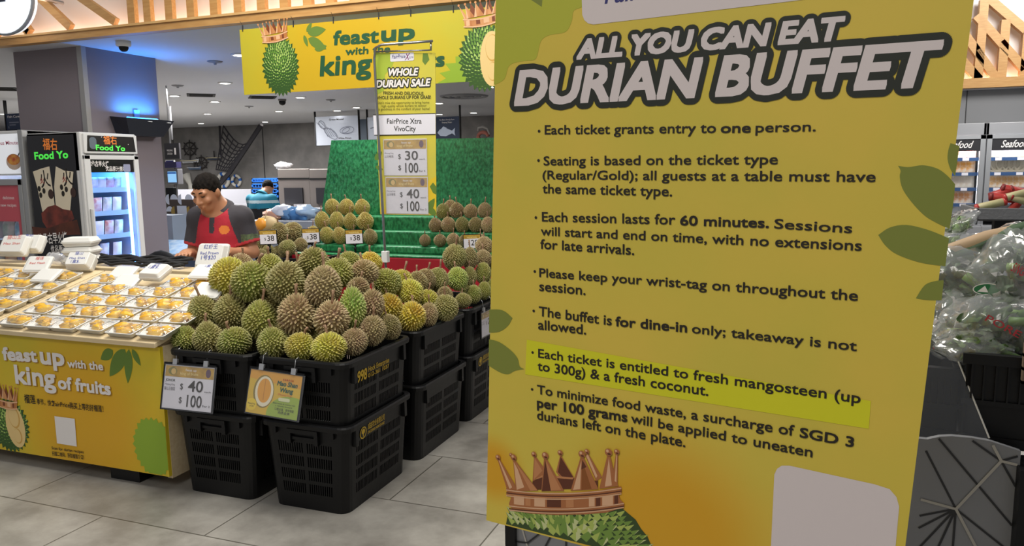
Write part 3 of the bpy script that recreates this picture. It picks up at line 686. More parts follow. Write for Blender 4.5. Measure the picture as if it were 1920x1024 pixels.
# handwritten clamshell boxes
BLUEPEN = mat('blue_pen', '#2b3f9c', .6); REDPEN = mat('red_pen', '#c8463c', .6)
def half_shell(w, d, h, nm, parent, flip=1):
    s = MB(); n = 16
    def ring(k, z):
        pts = []; a, b = w/2*k, d/2*k; r = .2*min(a, b)
        for cx, cy, an in ((a-r, -b+r, -PI/2), (a-r, b-r, 0), (-a+r, b-r, PI/2), (-a+r, -b+r, PI)):
            for j in range(4): pts.append((cx+r*math.cos(an+j*PI/6), cy+r*math.sin(an+j*PI/6), z*flip))
        return pts
    rings = [ring(.8, h), ring(.86, h*.92), ring(.98, .006), ring(1.03, .006), ring(1.03, 0), ring(.95, 0), ring(.82, h*.86)]
    v = [p for r in rings for p in r]; f = []
    for i in range(len(rings)-1):
        for k in range(n): f.append((i*n+k, i*n+(k+1) % n, (i+1)*n+(k+1) % n, (i+1)*n+k))
    f += [tuple(range(n))[::-1], tuple((len(rings)-1)*n+k for k in range(n))]
    if flip > 0: f = [q[::-1] for q in f]
    return s.add(v, f).build(nm, FOAM, parent, False)
def clam(loc, rot, label, lines, size=(.2, .15), open_=None, group='foam clamshell boxes on the counter', h=.04):
    """lid up; open_ = hinge angle"""
    t = empty('clamshell_box', loc); t.rotation_euler = rot; w, d = size
    half_shell(w, d, h, 'box_base', t, -1)
    if open_ is None:
        ld = half_shell(w, d, h, 'box_lid', t, 1)
        plane = Matrix.Translation((0, 0, h))
    else:
        ld = half_shell(w, d, h, 'box_lid', t, 1); ld.matrix_local = Matrix.Translation((0, d/2, .004)) @ Matrix.Rotation(-open_, 4, 'X') @ Matrix.Translation((0, -d/2, 0))
        plane = Matrix.Translation((0, 0, h))
    if lines:
        P = Print(None, .0008); y = d*.25
        for tx, m, hh in lines:
            P.text(tx, (0, y), None if len(tx) < 6 else w*.62, hh, m, align='C', rot=.03); y -= hh*1.75
        if open_ is not None:   # written on the inside face that looks at the customer
            o = P.build('handwriting', ld); o.matrix_local = Matrix.Translation((0, 0, h*.86)) @ Matrix.Rotation(PI, 4, 'X')
        else: o = P.build('handwriting', ld); o.matrix_local = plane
    tag(t, label, 'food box', group); t['group'] = group
    return t
def bd(x, y, h=.03):
    n = Vector((0, -TS, 1)); O = Vector((0, TY0, TZ0+h)); d = ray(x, y); k = (O-CAM).dot(n)/d.dot(n); return CAM+d*k
def stand_box(px, py, Y, label, lines, lean, size, rz=.0, zoff=0, h=.035):
    p = at(px, py, Y); return clam((p.x, p.y, p.z+zoff), (lean, 0, rz), label, lines, size, None, 'foam clamshell boxes on the counter', h)
L1 = [('红虾王', BLUEPEN, .022), ('Red Prawn', BLUEPEN, .018), ('1号$20', BLUEPEN, .024)]
stand_box(398, 472, 3.66, 'upright white foam box with blue handwriting in front of the person in red', L1, PI/2-.45, (.2, .16), .12, -.03)
stand_box(153, 492, 3.62, 'white foam box with blue handwriting propped near the counter seam under the stacked boxes', [('猫山', BLUEPEN, .02), ('Mao Shan', BLUEPEN, .016), ('1盒$..', BLUEPEN, .02)], PI/2-.7, (.17, .11), .25, 0, .05)
stand_box(292, 514, 3.46, 'flat white foam box with blue price handwriting lying among the trays', [('红虾', BLUEPEN, .017), ('1盒$..', BLUEPEN, .026)], .5, (.17, .12), -.06, .01, .03)
stand_box(72, 496, 3.5, 'open foam lid with red handwriting standing in the trays beyond the seam', [('榴莲', REDPEN, .02), ('Red Flesh', REDPEN, .016)], PI/2-.75, (.17, .12), .25, 0, .012)
stand_box(30, 462, 3.78, 'large clear-lidded box with red handwriting at the picture edge', [('猫山王', REDPEN, .026), ('Mao Shan', REDPEN, .018)], PI/2-.6, (.21, .15), .2, 0, .04)
stand_box(58, 458, 3.86, 'white foam box with blue writing leaning behind the red-lettered box', [('黑刺', BLUEPEN, .022), ('Black', BLUEPEN, .018), ('1盒$', BLUEPEN, .02)], PI/2-.6, (.2, .13), .2, 0, .04)
for (x, y, Y), lb in (((231, 512, 3.53), 'blank open foam lid at the back of the board near the column-side seam'), ((238, 528, 3.42), 'blank foam lid lying in front of the flat handwritten box'), ((88, 517, 3.40), 'blank foam lid behind the seam trays, below the red-lettered lid'), ((385, 510, 3.5), 'foam lid with blue mark half hidden by the durian heap'), ((392, 545, 3.2), 'foam lid tucked against the durian heap beside the flesh trays')):
    stand_box(x, y, Y, lb, [('1盒', BLUEPEN, .02)] if 'durian heap' in lb else None, .55, (.17, .12), .05, 0, .012)
# stack of closed boxes on the ledge
p = at(155, 482, 3.79)
for k in range(3): clam((p.x, 3.79, 1.0+.034+k*.062+(0.0)), (0, 0, .3+.1*k), 'closed white foam box, %s of the stack of three in front of the coolers' % ('lowest', 'middle', 'topmost')[k], None, (.2, .16), None, 'closed foam boxes stacked on the ledge', .03)
p = at(105, 478, 3.78); s = MB(); s.blob((0, 0, .03), (.09, .04, .05), 10, lump=.6, seed=5); s.blob((.1, 0, .025), (.05, .03, .045), 8, lump=.6, seed=9)
o = s.build('plastic_bag', film('bag_film', '#f2f4fa', .6, .15, .5, 30), None, True); o.location = (p.x, 3.78, 1.0); tag(o, 'crumpled clear plastic bag lying on the ledge beside the stacked boxes', 'plastic bag')
s = MB(); rk = random.Random(3)
for k in range(5):
    y = 3.77+k*.02; s.tube([(-4.42+j*.085, y+.015*math.sin(j*1.9+k), 1.02+.008*math.sin(j*2.3+k*2)+.010*k) for j in range(10)], .011, 6)
o = s.build('coiled_net', mat('black_net_cord', '#1b1b1d', .8), None, True); tag(o, 'bundle of black netting lying along the back edge of the counter', 'net')

# ================================================================== CRATES
CRW, CRD, CRH = .50, .64, .435
def crate_meshes():
    tw, td, bw, bd_ = CRW-.03, CRD-.03, .41, .575
    # perimeter stations: corners rounded, sides cut into slot columns
    def side(n, blocks, slots):
        us = [0, .02]; open_ = []
        m = .07; gap = .05; bwid = (1-2*m-gap*(blocks-1))/blocks
        for b in range(blocks):
            a = m+b*(bwid+gap)
            for k in range(slots):
                us += [a+bwid*k/slots+.0001, a+bwid*(k+.55)/slots]; open_.append(len(us)-2)
            us.append(a+bwid)
        us += [.98, 1]
        return us, set(open_)
    st = []  # (kind, side index, u, angle, open flag to next)
    front = side(0, 2, 11); long_ = side(1, 2, 15)
    def rectpt(w, d, r, sidx, u):
        a, b = w/2-r, d/2-r
        if sidx == 0: return (-a+2*a*u, -d/2)
        if sidx == 1: return (w/2, -b+2*b*u)
        if sidx == 2: return (a-2*a*u, d/2)
        return (-w/2, b-2*b*u)
    def corner(w, d, r, sidx, t):
        a, b = w/2-r, d/2-r; cx, cy, an = ((a, -b, -PI/2), (a, b, 0), (-a, b, PI/2), (-a, -b, PI))[sidx]
        return (cx+r*math.cos(an+t*PI/2), cy+r*math.sin(an+t*PI/2))
    for sidx in range(4):
        us, op = front if sidx % 2 == 0 else long_
        for i, u in enumerate(us): st.append(('s', sidx, u, i in op))
        for k in (1, 2, 3): st.append(('c', sidx, k/4, False))
    zs = [0, .03]; zo = []
    for k in range(4):
        a = .08+k*.068
        zs += [a, a+.05]; zo.append(len(zs)-2)
    zs += [.375, CRH-.03, CRH]
    R_ = .05
    def pt(s_, z):
        t = z/CRH; w = bw+(tw-bw)*t; d = bd_+(td-bd_)*t
        x, y = rectpt(w, d, R_, s_[1], s_[2]) if s_[0] == 's' else corner(w, d, R_, s_[1], s_[2])
        return (x, y, z)
    s = MB(); n = len(st)
    v = [pt(q, z) for z in zs for q in st]; f = []
    for j in range(len(zs)-1):
        for k in range(n):
            if st[k][3] and j in zo: continue
            f.append((j*n+k, j*n+(k+1) % n, (j+1)*n+(k+1) % n, (j+1)*n+k))
    f.append(tuple(range(n))[::-1]); s.add(v, f)
    wall = s.mesh('crate_wall'); wall.materials.append(BLACK)
    # rim
    def loop(w, d, z, r=.055):
        pts = []
        for sidx in range(4):
            for k in range(5):
                x, y = corner(w, d, r, sidx, k/4); pts.append((x, y, z))
        return pts
    rings = [loop(tw, td, CRH-.028), loop(CRW, CRD, CRH-.028), loop(CRW+.004, CRD+.004, CRH-.008), loop(CRW-.004, CRD-.004, CRH), loop(tw-.012, td-.012, CRH), loop(tw-.014, td-.014, CRH-.02)]
    s = MB(); m = len(rings[0]); v = [p for r in rings for p in r]; f = []
    for i in range(len(rings)-1):
        for k in range(m): f.append((i*m+k, i*m+(k+1) % m, (i+1)*m+(k+1) % m, (i+1)*m+k))
    s.add(v, f); rim = s.mesh('rim'); rim.materials.append(BLACK)
    # handle frame on a short side, outside
    s = MB(); y = -(bd_+(td-bd_)*.9)/2-.004
    s.box((-.085, y-.014, .335), (-.065, y+.01, CRH-.03)).box((.065, y-.014, .335), (.085, y+.01, CRH-.03)).box((-.085, y-.016, CRH-.05), (.085, y+.004, CRH-.03)).box((-.065, y-.006, .352), (.065, y+.004, .366))
    hm = s.mesh('handle'); hm.materials.append(BLACK)
    ribs = []
    for sx in (-1, 1):
        for yy in (-.235, .235): x = sx*(tw/2+.001); ribs.append(((x-.012, yy-.012, CRH-.11), (x+.012, yy+.012, CRH-.028)))
    for sy in (-1, 1):
        for xx in (-.16, .16): yy = sy*(td/2+.001); ribs.append(((xx-.01, yy-.012, CRH-.06), (xx+.01, yy+.012, CRH-.028)))
    rb = []
    for a, b in ribs:
        q = MB().box(a, b).mesh('corner_rib'); q.materials.append(BLACK); rb.append(q)
    return wall, rim, hm, rb
cw_, cr_, chd, crb = crate_meshes()
def crate(x, y, z, label, group='stacked black durian crates', rz=0):
    t = empty('durian_crate', (x, y, z), rz)
    o = obj('crate_wall', cw_, None, t); so = o.modifiers.new('thickness', 'SOLIDIFY'); so.thickness = .006; so.offset = -1
    obj('rim', cr_, None, t); h = obj('handle', chd, None, t); h2 = obj('handle', chd, None, t); h2.rotation_euler = (0, 0, PI); [obj('corner_rib', q, None, t) for q in crb]
    return tag(t, label, 'crate', group)
CXR, CXL = -2.135, -2.665
ZU = .305
crate(CXL, 3.18, 0, 'lower black slotted crate of the stack touching the yellow counter')
crate(CXL, 3.18, ZU, 'upper black crate holding the $40 price card, beside the yellow counter')
ca = crate(CXR-.005, 3.19, 0, 'lower black slotted crate with round yellow emblem, under the split durian picture card')
cb = crate(CXR, 3.19, ZU, 'upper black crate with yellow number lettering, holding the split durian picture card')
crate(CXR+.005, 3.90, 0, 'lower black slotted crate second along the aisle')
crate(CXR, 3.90, ZU, 'upper black crate second along the aisle, heaped with yellow-green durians')
cc = crate(CXR, 4.60, 0, 'lower black crate third along the aisle, with small yellow emblem, partly behind the large poster')
crate(CXR, 4.60, ZU, 'upper black crate third along the aisle with a hanging white card')
YINK = mat('yellow_stencil_ink', '#d2ac22', .55)
def on_crate(root, y0, z0, u, v_, items):
    """print on the +X long side"""
    tl = ((CRW-.03)/2-.205)/CRH
    ex = Vector((0, 1, 0)); ey = Vector((tl, 0, 1)).normalized(); P = Print(None, .002)
    items(P); o = P.build('lettering', root)
    O = Vector((.205+tl*z0+.0005, y0, z0)); o.matrix_local = Matrix.Translation(O) @ Matrix((ex, ey, ex.cross(ey))).transposed().to_4x4()
def it1(P):
    P.text('998', (0, 0), .082, .052, YINK, fat=.03); P.text('Hock Enterprise', (.095, .028), .20, .026, YINK, bold=.03); P.text('012-361 1037', (.095, 0), .20, .02, YINK, bold=.03)
on_crate(cb, -.195, .315, 0, 0, it1)
def it2(P):
    P.ell((.03, .02), .03, .03, YINK); P.ell((.03, .02), .024, .024, BLACK); P.ell((.03, .026), .015, .013, YINK); P.line((.03, .0), (.03, .03), .006, YINK)
    P.text('成益农业有限公司', (.07, .024), .16, .024, YINK, bold=.03); P.text('ONE DURIAN FARM SDN BHD', (.07, 0), .16, .014, YINK, bold=.03)
on_crate(ca, -.19, .345, 0, 0, it2); on_crate(cc, -.17, .345, 0, 0, it2)

# ================================================================== DURIANS
def husk_mat():
    m = bpy.data.materials.new('durian_husk'); m.use_nodes = True; nt = m.node_tree; b = nt.nodes['Principled BSDF']
    oi = nt.nodes.new('ShaderNodeObjectInfo'); at_ = nt.nodes.new('ShaderNodeAttribute'); at_.attribute_name = 'tip'
    tipc = nt.nodes.new('ShaderNodeMix'); tipc.data_type = 'RGBA'; tipc.inputs[0].default_value = .72; tipc.inputs[7].default_value = lin('#d6c994')
    nt.links.new(oi.outputs['Color'], tipc.inputs[6])
    mx = nt.nodes.new('ShaderNodeMix'); mx.data_type = 'RGBA'
    pw = nt.nodes.new('ShaderNodeMath'); pw.operation = 'POWER'; pw.inputs[1].default_value = 2.2
    nt.links.new(at_.outputs['Fac'], pw.inputs[0]); nt.links.new(pw.outputs[0], mx.inputs[0])
    tc = nt.nodes.new('ShaderNodeTexCoord'); n = nt.nodes.new('ShaderNodeTexNoise'); n.inputs['Scale'].default_value = 1.6; n.inputs['Detail'].default_value = 2
    va = nt.nodes.new('ShaderNodeVectorMath'); va.operation = 'ADD'; nt.links.new(tc.outputs['Object'], va.inputs[0]); nt.links.new(oi.outputs['Random'], va.inputs[1]); nt.links.new(va.outputs[0], n.inputs['Vector'])
    hs = nt.nodes.new('ShaderNodeHueSaturation'); mr = nt.nodes.new('ShaderNodeMapRange'); mr.inputs[1].default_value = .3; mr.inputs[2].default_value = .7; mr.inputs[3].default_value = .465; mr.inputs[4].default_value = .51
    nt.links.new(n.outputs['Fac'], mr.inputs[0]); nt.links.new(mr.outputs[0], hs.inputs['Hue']); nt.links.new(oi.outputs['Color'], hs.inputs['Color'])
    nt.links.new(hs.outputs[0], mx.inputs[6]); nt.links.new(tipc.outputs[2], mx.inputs[7]); nt.links.new(mx.outputs[2], b.inputs['Base Color'])
    b.inputs['Roughness'].default_value = .55; b.inputs['Specular IOR Level'].default_value = .35
    return m
HUSK = husk_mat()
STEM = mat('durian_stem', '#8f6f52', .7, c2='#6f5238', scale=20)
def durian_mesh(seed, N=430, big=1.0, point=.12):
    rnd = random.Random(seed); s = MB(); tip = []
    def R(d):
        ph = math.atan2(d.y, d.x)
        lobes = 1+.03*math.cos(5*ph+seed)*(1-d.z*d.z)+.05*noise.noise(d*1.3+Vector((seed*3, 0, 0)))
        zz = d.z
        x = (1-point*max(0, zz)**2.0*1.6) if zz > 0 else (1-point*.5*zz*zz)
        return lobes, x
    def P(d, k=1):
        l, x = R(d); return Vector((d.x*x*l*.5*k, d.y*x*l*.5*k, d.z*l*.57*k))
    n = 12; m = 20; v = []; f = []
    for i in range(n+1):
        for k in range(m):
            th = PI*i/n; ph = 2*PI*k/m; v.append(P(Vector((math.sin(th)*math.cos(ph), math.sin(th)*math.sin(ph), math.cos(th))), .90))
    for i in range(n):
        for k in range(m): f.append((i*m+k, (i+1)*m+k, (i+1)*m+(k+1) % m, i*m+(k+1) % m))
    s.add(v, f); tip += [0.0]*len(v)
    ga = PI*(3-math.sqrt(5))
    for i in range(N):
        z = 1-2*(i+.5)/N; ph = i*ga+rnd.uniform(-.09, .09); z = max(-1, min(1, z+rnd.uniform(-.018, .018))); q = math.sqrt(max(0, 1-z*z))
        d = Vector((q*math.cos(ph), q*math.sin(ph), z)); c = P(d, .895); nrm = Vector((c.x/.25, c.y/.25, c.z/.325)).normalized()
        h = (.085+rnd.uniform(-.012, .014))*big; rb = .046*math.sqrt(430/N)*rnd.uniform(.92, 1.12)
        t1 = nrm.orthogonal().normalized(); t2 = nrm.cross(t1); a0 = rnd.random()*6; K = 5
        lean = (t1*rnd.uniform(-.012, .012)+t2*rnd.uniform(-.012, .012))
        base = [c+(t1*math.cos(a0+2*PI*k/K)+t2*math.sin(a0+2*PI*k/K))*rb*1.12 for k in range(K)]
        mid = [c+nrm*h*.5+lean*.4+(t1*math.cos(a0+2*PI*k/K)+t2*math.sin(a0+2*PI*k/K))*rb*.55 for k in range(K)]
        s.add(base+mid+[c+nrm*h+lean], [(k, (k+1) % K, K+(k+1) % K, K+k) for k in range(K)]+[(K+k, K+(k+1) % K, 2*K) for k in range(K)])
        tip += [.05]*K+[.55]*K+[1.0]
    me = s.mesh('durian'); a = me.attributes.new('tip', 'FLOAT', 'POINT'); a.data.foreach_set('value', tip); me.materials.append(HUSK); return me
DM = {'n': [durian_mesh(1), durian_mesh(2, 400), durian_mesh(3, 450, .95)], 'c': [durian_mesh(4, 300, 1.5), durian_mesh(5, 280, 1.55)], 'f': [durian_mesh(6, 620, .7), durian_mesh(7, 560, .75)], 'p': [durian_mesh(8, 420, 1, .30), durian_mesh(9, 440, 1, .26)]}
def stem_mesh(k):
    s = MB(); s.tube([(0, 0, .50), (0, 0, .58), (.015*(k-1), .01, .70), (.04*(k-1), .02*(k-1), .82+.05*k)], [.075, .045, .038, .05], 9); me = s.mesh('stem'); me.materials.append(STEM); me.polygons.foreach_set('use_smooth', [True]*len(me.polygons)); return me
SMs = [stem_mesh(k) for k in range(3)]
DC = {'g': ('green', '#7d8536'), 'y': ('yellow-green', '#a5a334'), 'l': ('bright green', '#86a044'), 'o': ('olive', '#79773d'), 'b': ('brown', '#8f7d58'), 't': ('tan', '#a08a66'), 'd': ('dull brown', '#74693e'), 'w': ('golden yellow', '#b3a42c'), 'u': ('golden olive', '#948a3c')}
rd = random.Random(21)
def durian(px, py, wpx, hpx, Y, colk, kind, label, group, roll=0.0, lean=None, stem=True, aspect=None):
    p = at(px, py, Y); D = depth(p); w = wpx*D/FPX; k = (hpx/wpx) if aspect is None else aspect
    k = max(.82, min(1.45, k/1.14)); o = obj('durian', rd.choice(DM[kind])); o.location = p
    h = int(DC[colk][1][1:], 16); base = lin(DC[colk][1]); j = rd.uniform(.88, 1.12); o.color = (base[0]*j, base[1]*j, base[2]*j, 1)
    o.scale = (w, w, w*k); ln = rd.uniform(-.3, .15) if lean is None else lean
    o.rotation_euler = (Matrix.Rotation(.36, 3, 'Z') @ Matrix.Rotation(roll, 3, 'Y') @ Matrix.Rotation(ln, 3, 'X') @ Matrix.Rotation(rd.uniform(0, 6.28), 3, 'Z')).to_euler()
    if stem: st = obj('stem', rd.choice(SMs), None, o)
    return tag(o, label, 'durian', group)
def relax(rows, n=60):
    its = [it for r in rows for it in r[2]]; Ys = [it[4] for it in its]
    for _ in range(n):
        ps = [at(it[0], it[1], y) for it, y in zip(its, Ys)]; rs = [it[2]*depth(p)/FPX*.5 for it, p in zip(its, ps)]; moved = False
        for i in range(len(its)):
            for j in range(i):
                if (ps[i]-ps[j]).length < .86*(rs[i]+rs[j]): k = i if Ys[i] >= Ys[j] else j; Ys[k] += .008; moved = True
        if not moved: break
    q = iter(Ys); return [(a, b, [(*it[:4], next(q), *it[5:]) for it in its_]) for a, b, its_ in rows]
def pile(rows, group):
    rows = relax(rows)
    for where, ref, items in rows:
        for i, it in enumerate(items):
            px, py, w, h, Y, c, kd = it[:7]; kw = it[7] if len(it) > 7 else {}
            durian(px, py, w, h, Y, c, kd, '%s durian, %s %s, %s' % (DC[c][0], ORD[i], ref, where), group, **kw)
G1 = 'durians heaped in the front crates'
pile([
 ('rim row behind the $40 card', 'from the flesh trays', [(347, 636, 50, 54, 2.99, 'g', 'p', dict(roll=.15)), (390, 634, 55, 66, 2.98, 'o', 'p', dict(roll=-.1)), (439, 641, 62, 58, 2.99, 'g', 'n', dict(roll=-.3))]),
 ('second tier above the $40 card', 'from the flesh trays', [(382, 585, 56, 66, 3.13, 'o', 'n', dict(roll=-.2)), (432, 585, 60, 68, 3.15, 'o', 'n', dict(lean=-.2)), (487, 600, 64, 78, 3.14, 'g', 'n', dict(roll=.12))]),
 ('rim row of the picture card crate', 'from the counter side', [(511, 643, 58, 64, 2.98, 'g', 'p', dict(roll=-.05)), (563, 650, 56, 56, 2.97, 'y', 'n', dict(roll=.35)), (617, 653, 66, 58, 2.97, 'y', 'n', dict(roll=-.15)), (664, 641, 50, 54, 3.06, 'b', 'n', dict(roll=.1)), (698, 620, 52, 60, 3.22, 'b', 'n', dict(roll=.1)), (731, 613, 42, 50, 3.36, 'd', 'n', dict(roll=-.3))]),
 ('second tier above the yellow-lettered crate', 'from the counter side', [(557, 591, 66, 78, 3.10, 'b', 'c', dict(roll=0)), (622, 598, 62, 68, 3.08, 't', 'c', dict(roll=.1)), (661, 577, 46, 78, 3.2, 'l', 'c', dict(roll=-.05, stem=False)), (697, 572, 44, 58, 3.32, 'b', 'c', dict(roll=.1))]),
 ('top tier of the front heap', 'from the flesh trays', [(430, 520, 72, 78, 3.27, 'y', 'n', dict(roll=.1, stem=False)), (471, 528, 74, 80, 3.22, 'g', 'n', dict(roll=.4)), (536, 529, 70, 82, 3.22, 'o', 'n', dict(roll=-.05, lean=-.5)), (606, 538, 68, 82, 3.2, 'b', 'n', dict(roll=0)), (633, 512, 62, 60, 3.4, 'g', 'n', dict(roll=.1)), (588, 490, 52, 52, 3.42, 'o', 'c', dict(roll=.1)), (672, 540, 40, 40, 3.38, 'b', 'c', dict(roll=.2))]),
 ('buried layer of the front heap', 'from the counter side', [(470, 628, 56, 60, 3.2, 'o', 'n', dict(stem=False)), (535, 630, 60, 60, 3.2, 'o', 'n', dict(stem=False)), (590, 632, 58, 58, 3.2, 'o', 'n', dict(stem=False)), (640, 622, 54, 54, 3.25, 'o', 'n', dict(stem=False))]),
 ('back tier of the front heap', 'from the counter side', [(452, 497, 46, 46, 3.55, 'b', 'n', dict(roll=.2)), (505, 500, 52, 50, 3.5, 'g', 'n', {}), (560, 520, 52, 60, 3.42, 'o', 'n', {}), (655, 492, 44, 44, 3.6, 'g', 'n', dict(roll=-.3)), (683, 511, 50, 48, 3.5, 'b', 'c', dict(roll=-.2)), (694, 493, 44, 44, 3.66, 'w', 'n', dict(roll=.0)), (455, 565, 60, 70, 3.3, 'o', 'n', {}), (520, 560, 60, 66, 3.3, 'o', 'n', {}), (590, 565, 56, 60, 3.28, 'o', 'n', {})]),
], G1)
G2 = 'durians heaped in the aisle crates'
pile([
 ('rim row of the second aisle crate', 'from the front heap', [(772, 594, 50, 56, 3.66, 'w', 'c', dict(roll=.05)), (804, 590, 36, 48, 3.78, 'b', 'n', dict(roll=.05)), (836, 577, 48, 52, 3.92, 'o', 'n', dict(roll=-.05))]),
 ('second tier over the second aisle crate', 'from the front heap', [(731, 577, 46, 54, 3.62, 'w', 'c', dict(roll=-.2)), (770, 548, 48, 52, 3.78, 'y', 'n', dict(roll=-.3)), (803, 562, 40, 40, 3.92, 'y', 'n', dict(roll=.1)), (834, 553, 30, 34, 4.12, 'd', 'n', {})]),
 ('top tier over the second aisle crate', 'from the front heap', [(724, 530, 56, 56, 3.68, 'g', 'n', dict(roll=-.6)), (752, 530, 48, 52, 3.82, 'y', 'n', dict(roll=.3)), (782, 530, 40, 44, 4.0, 'd', 'n', {}), (797, 525, 42, 46, 4.1, 'd', 'f', dict(roll=.3)), (820, 525, 44, 50, 4.2, 'o', 'f', dict(roll=.25))]),
 ('rim row of the third aisle crate', 'from the second crate', [(868, 564, 32, 28, 4.36, 'o', 'n', dict(roll=-.1)), (888, 552, 30, 36, 4.5, 'g', 'n', {}), (908, 545, 26, 36, 4.64, 'g', 'n', {}), (925, 538, 26, 34, 4.78, 'g', 'n', {})]),
 ('upper tiers over the third aisle crate', 'from the second crate', [(858, 523, 40, 46, 4.42, 'l', 'n', dict(roll=-.2)), (852, 482, 46, 52, 4.56, 'o', 'f', dict(roll=.15)), (880, 518, 28, 38, 4.62, 'o', 'n', {}), (881, 485, 30, 44, 4.7, 'd', 'n', {}), (906, 512, 30, 42, 4.78, 'g', 'n', {}), (906, 485, 32, 34, 4.84, 'b', 'n', {}), (908, 461, 34, 36, 4.95, 'b', 'n', {}), (880, 545, 34, 34, 4.62, 'o', 'n', {}), (928, 500, 30, 44, 4.95, 'o', 'n', {})]),
], G2)

# ------------------------------------------------------------------ price cards
PAPER = mat('price_card_paper', '#e2e0e8', .35); GOLD = mat('gold_header_print', '#c9a23f', .5, c2='#a8852e', scale=20); GREYINK = mat('grey_ink', '#66606a', .6)
def card(O, ex, ey, w, h, label, group, draw, wires=True, cat='price card'):
    fr = Frame(O, ex, ey); t = empty('price_card', mtx=fr.m)
    MB().box((-.008, -.008, -.006), (w+.008, 0, .003)).box((-.008, h, -.006), (w+.008, h+.012, .003)).box((-.008, 0, -.006), (0, h, .003)).box((w, 0, -.006), (w+.008, h, .003)).build('frame', BLACK, t)
    box('card', (0, 0, -.004), (w, h, 0), PAPER, t)
    P = Print(None, .0004); draw(P, w, h); P.build('printing', t)
    box('plastic_sleeve', (-.002, -.006, .0026), (w+.014, h+.004, .0032), film('clear_sleeve', '#e0e0e4', .96, .05, 0), t)
    if wires:
        for u in (.2, .82):
            MB().tube([(w*u, h+.012, -.002), (w*u, h+.03, -.002), (w*u-.004, h+.07, -.006), (w*u, h+.085, -.02), (w*u+.003, h+.06, -.034)], .0022, 6).build('wire_hook', STEEL, t, True)
            box('clip', (w*u-.013, h+.002, -.006), (w*u+.013, h+.03, .006), mat('clip_steel', '#c9c9c9', .3, .8), t)
    return tag(t, label, cat, group)
def price(top, bot, tb='each', bb='For 2', name=None):
    def d(P, w, h):
        P.poly([(.004, h*.73), (w-.004, h*.73), (w-.004, h*.98), (.004, h*.98)], GOLD); P.ell((w*.16, h*.86), w*.09, h*.09, mat('card_durian_print', '#7e7a35', .5)); P.ell((w*.18, h*.85), w*.05, h*.07, mat('card_flesh_print', '#d8b56a', .5)); P.text('feast up', (w*.42, h*.88), w*.22, h*.05, WHITEINK, bold=.03); P.text('king of fruits', (w*.32, h*.79), w*.36, h*.06, mat('pale_gold_ink', '#e9d48e', .5), bold=.03); P.ell((w*.88, h*.86), w*.05, h*.1, mat('card_purple_print', '#5e4157', .5))
        if name:
            P.text(name, (w*.03, h*.62), w*.2, h*.055, INK, bold=.05); P.text('Musang King', (w*.03, h*.53), w*.2, h*.04, GREYINK); P.text('猫山王榴莲', (w*.02, h*.42), w*.22, h*.06, GREYINK)
        else:
            P.text('Musang King', (w*.03, h*.6), w*.2, h*.035, GREYINK); P.text('山王榴莲', (w*.03, h*.5), w*.2, h*.05, GREYINK)
        P.text('$', (w*.34, h*.46), None, h*.13, INK); P.text(top, (w*.5, h*.43), w*.3, h*.24, INK, bold=.015); P.text(tb, (w*.83, h*.43), w*.13, h*.035, INK)
        if bot: P.text('$', (w*.34, h*.15), None, h*.13, INK); P.text(bot, (w*.5, h*.08), w*.3, h*.26, INK, bold=.012); P.text(bb, (w*.82, h*.1), w*.14, h*.045, INK)
    return d
cf = 2.846
def cardpos(xl, yb, Y): return at(xl, yb, Y)
a = at(303, 764, 2.80); b = at(396, 774, 2.80); c = at(317, 682, 2.85)
card(a, b-a, c-a, (b-a).length, (c-a).length*.98, 'white $40 price card in black frame hanging on the crate beside the yellow counter', None, price('40', '100', 'each', 'For 3', 'JOHOR'))
def msw(P, w, h):
    P.clip = [(0, 0), (w, 0), (w, h), (0, h)]
    P.poly([(0, 0), (w, 0), (w, h), (0, h)], mat('card_yellow_print', '#d9b52c', .5)); P.ell((w*.85, h*.05), w*.45, h*.45, mat('card_green_print', '#9db53f', .5), a0=0, n=40)
    P.poly([(0, h*.8), (w, h*.7), (w, h), (0, h)], mat('card_amber_print', '#dba02a', .5)); P.ell((w*.3, h*.53), w*.2, h*.38, mat('card_husk_print', '#8b7a2e', .5)); P.ell((w*.31, h*.53), w*.175, h*.35, mat('card_rind_print', '#e8e0c4', .5)); P.ell((w*.31, h*.55), w*.13, h*.28, mat('card_pod_print', '#e0a02c', .5)); P.line((w*.31, h*.33), (w*.31, h*.82), .003, mat('card_pod_line', '#b87a1c', .5)); P.ell((w*.1, h*.2), w*.1, h*.14, mat('card_seal_print', '#e7c92a', .5))
    P.text('Mao Shan', (w*.54, h*.72), w*.38, h*.1, GREENINK, bold=.03, fat=.05, shear=.15, rot=-.0); P.text('Wang', (w*.6, h*.58), w*.25, h*.1, GREENINK, bold=.03, fat=.05, shear=.15); P.text('(Musang King)', (w*.58, h*.5), w*.26, h*.045, mat('orange_ink', '#d0661e', .5)); P.rrect(w*.6, h*.37, w*.82, h*.45, h*.03, mat('pill_print', '#d9dcb0', .5))
    P.text('Musang King', (w*.03, h*.2), w*.14, h*.035, INK); P.text('D197', (w*.07, h*.14), w*.08, h*.035, INK)
    for k, tx in enumerate(('Bittersweet & creamy with', 'a velvety texture')): P.text(tx, (w*.72, h*(.3-.055*k)), w*(.42-.1*k), h*.032, INK, align='C')
    for k, tx in enumerate(('口感丝滑，苦中带甜', '肉质金黄')): P.text(tx, (w*.74, h*(.16-.07*k)), w*(.36-.14*k), h*.045, INK, align='C')
    for k in range(6): P.poly([(w*(.64+.035*k), h*.85), (w*(.67+.035*k), h*.85), (w*(.655+.035*k), h*.9)], mat('crown_red_ink', '#a04a1c', .5))
a = at(460, 772, 2.80); b = at(557, 789, 2.80); c = at(472, 690, 2.85)
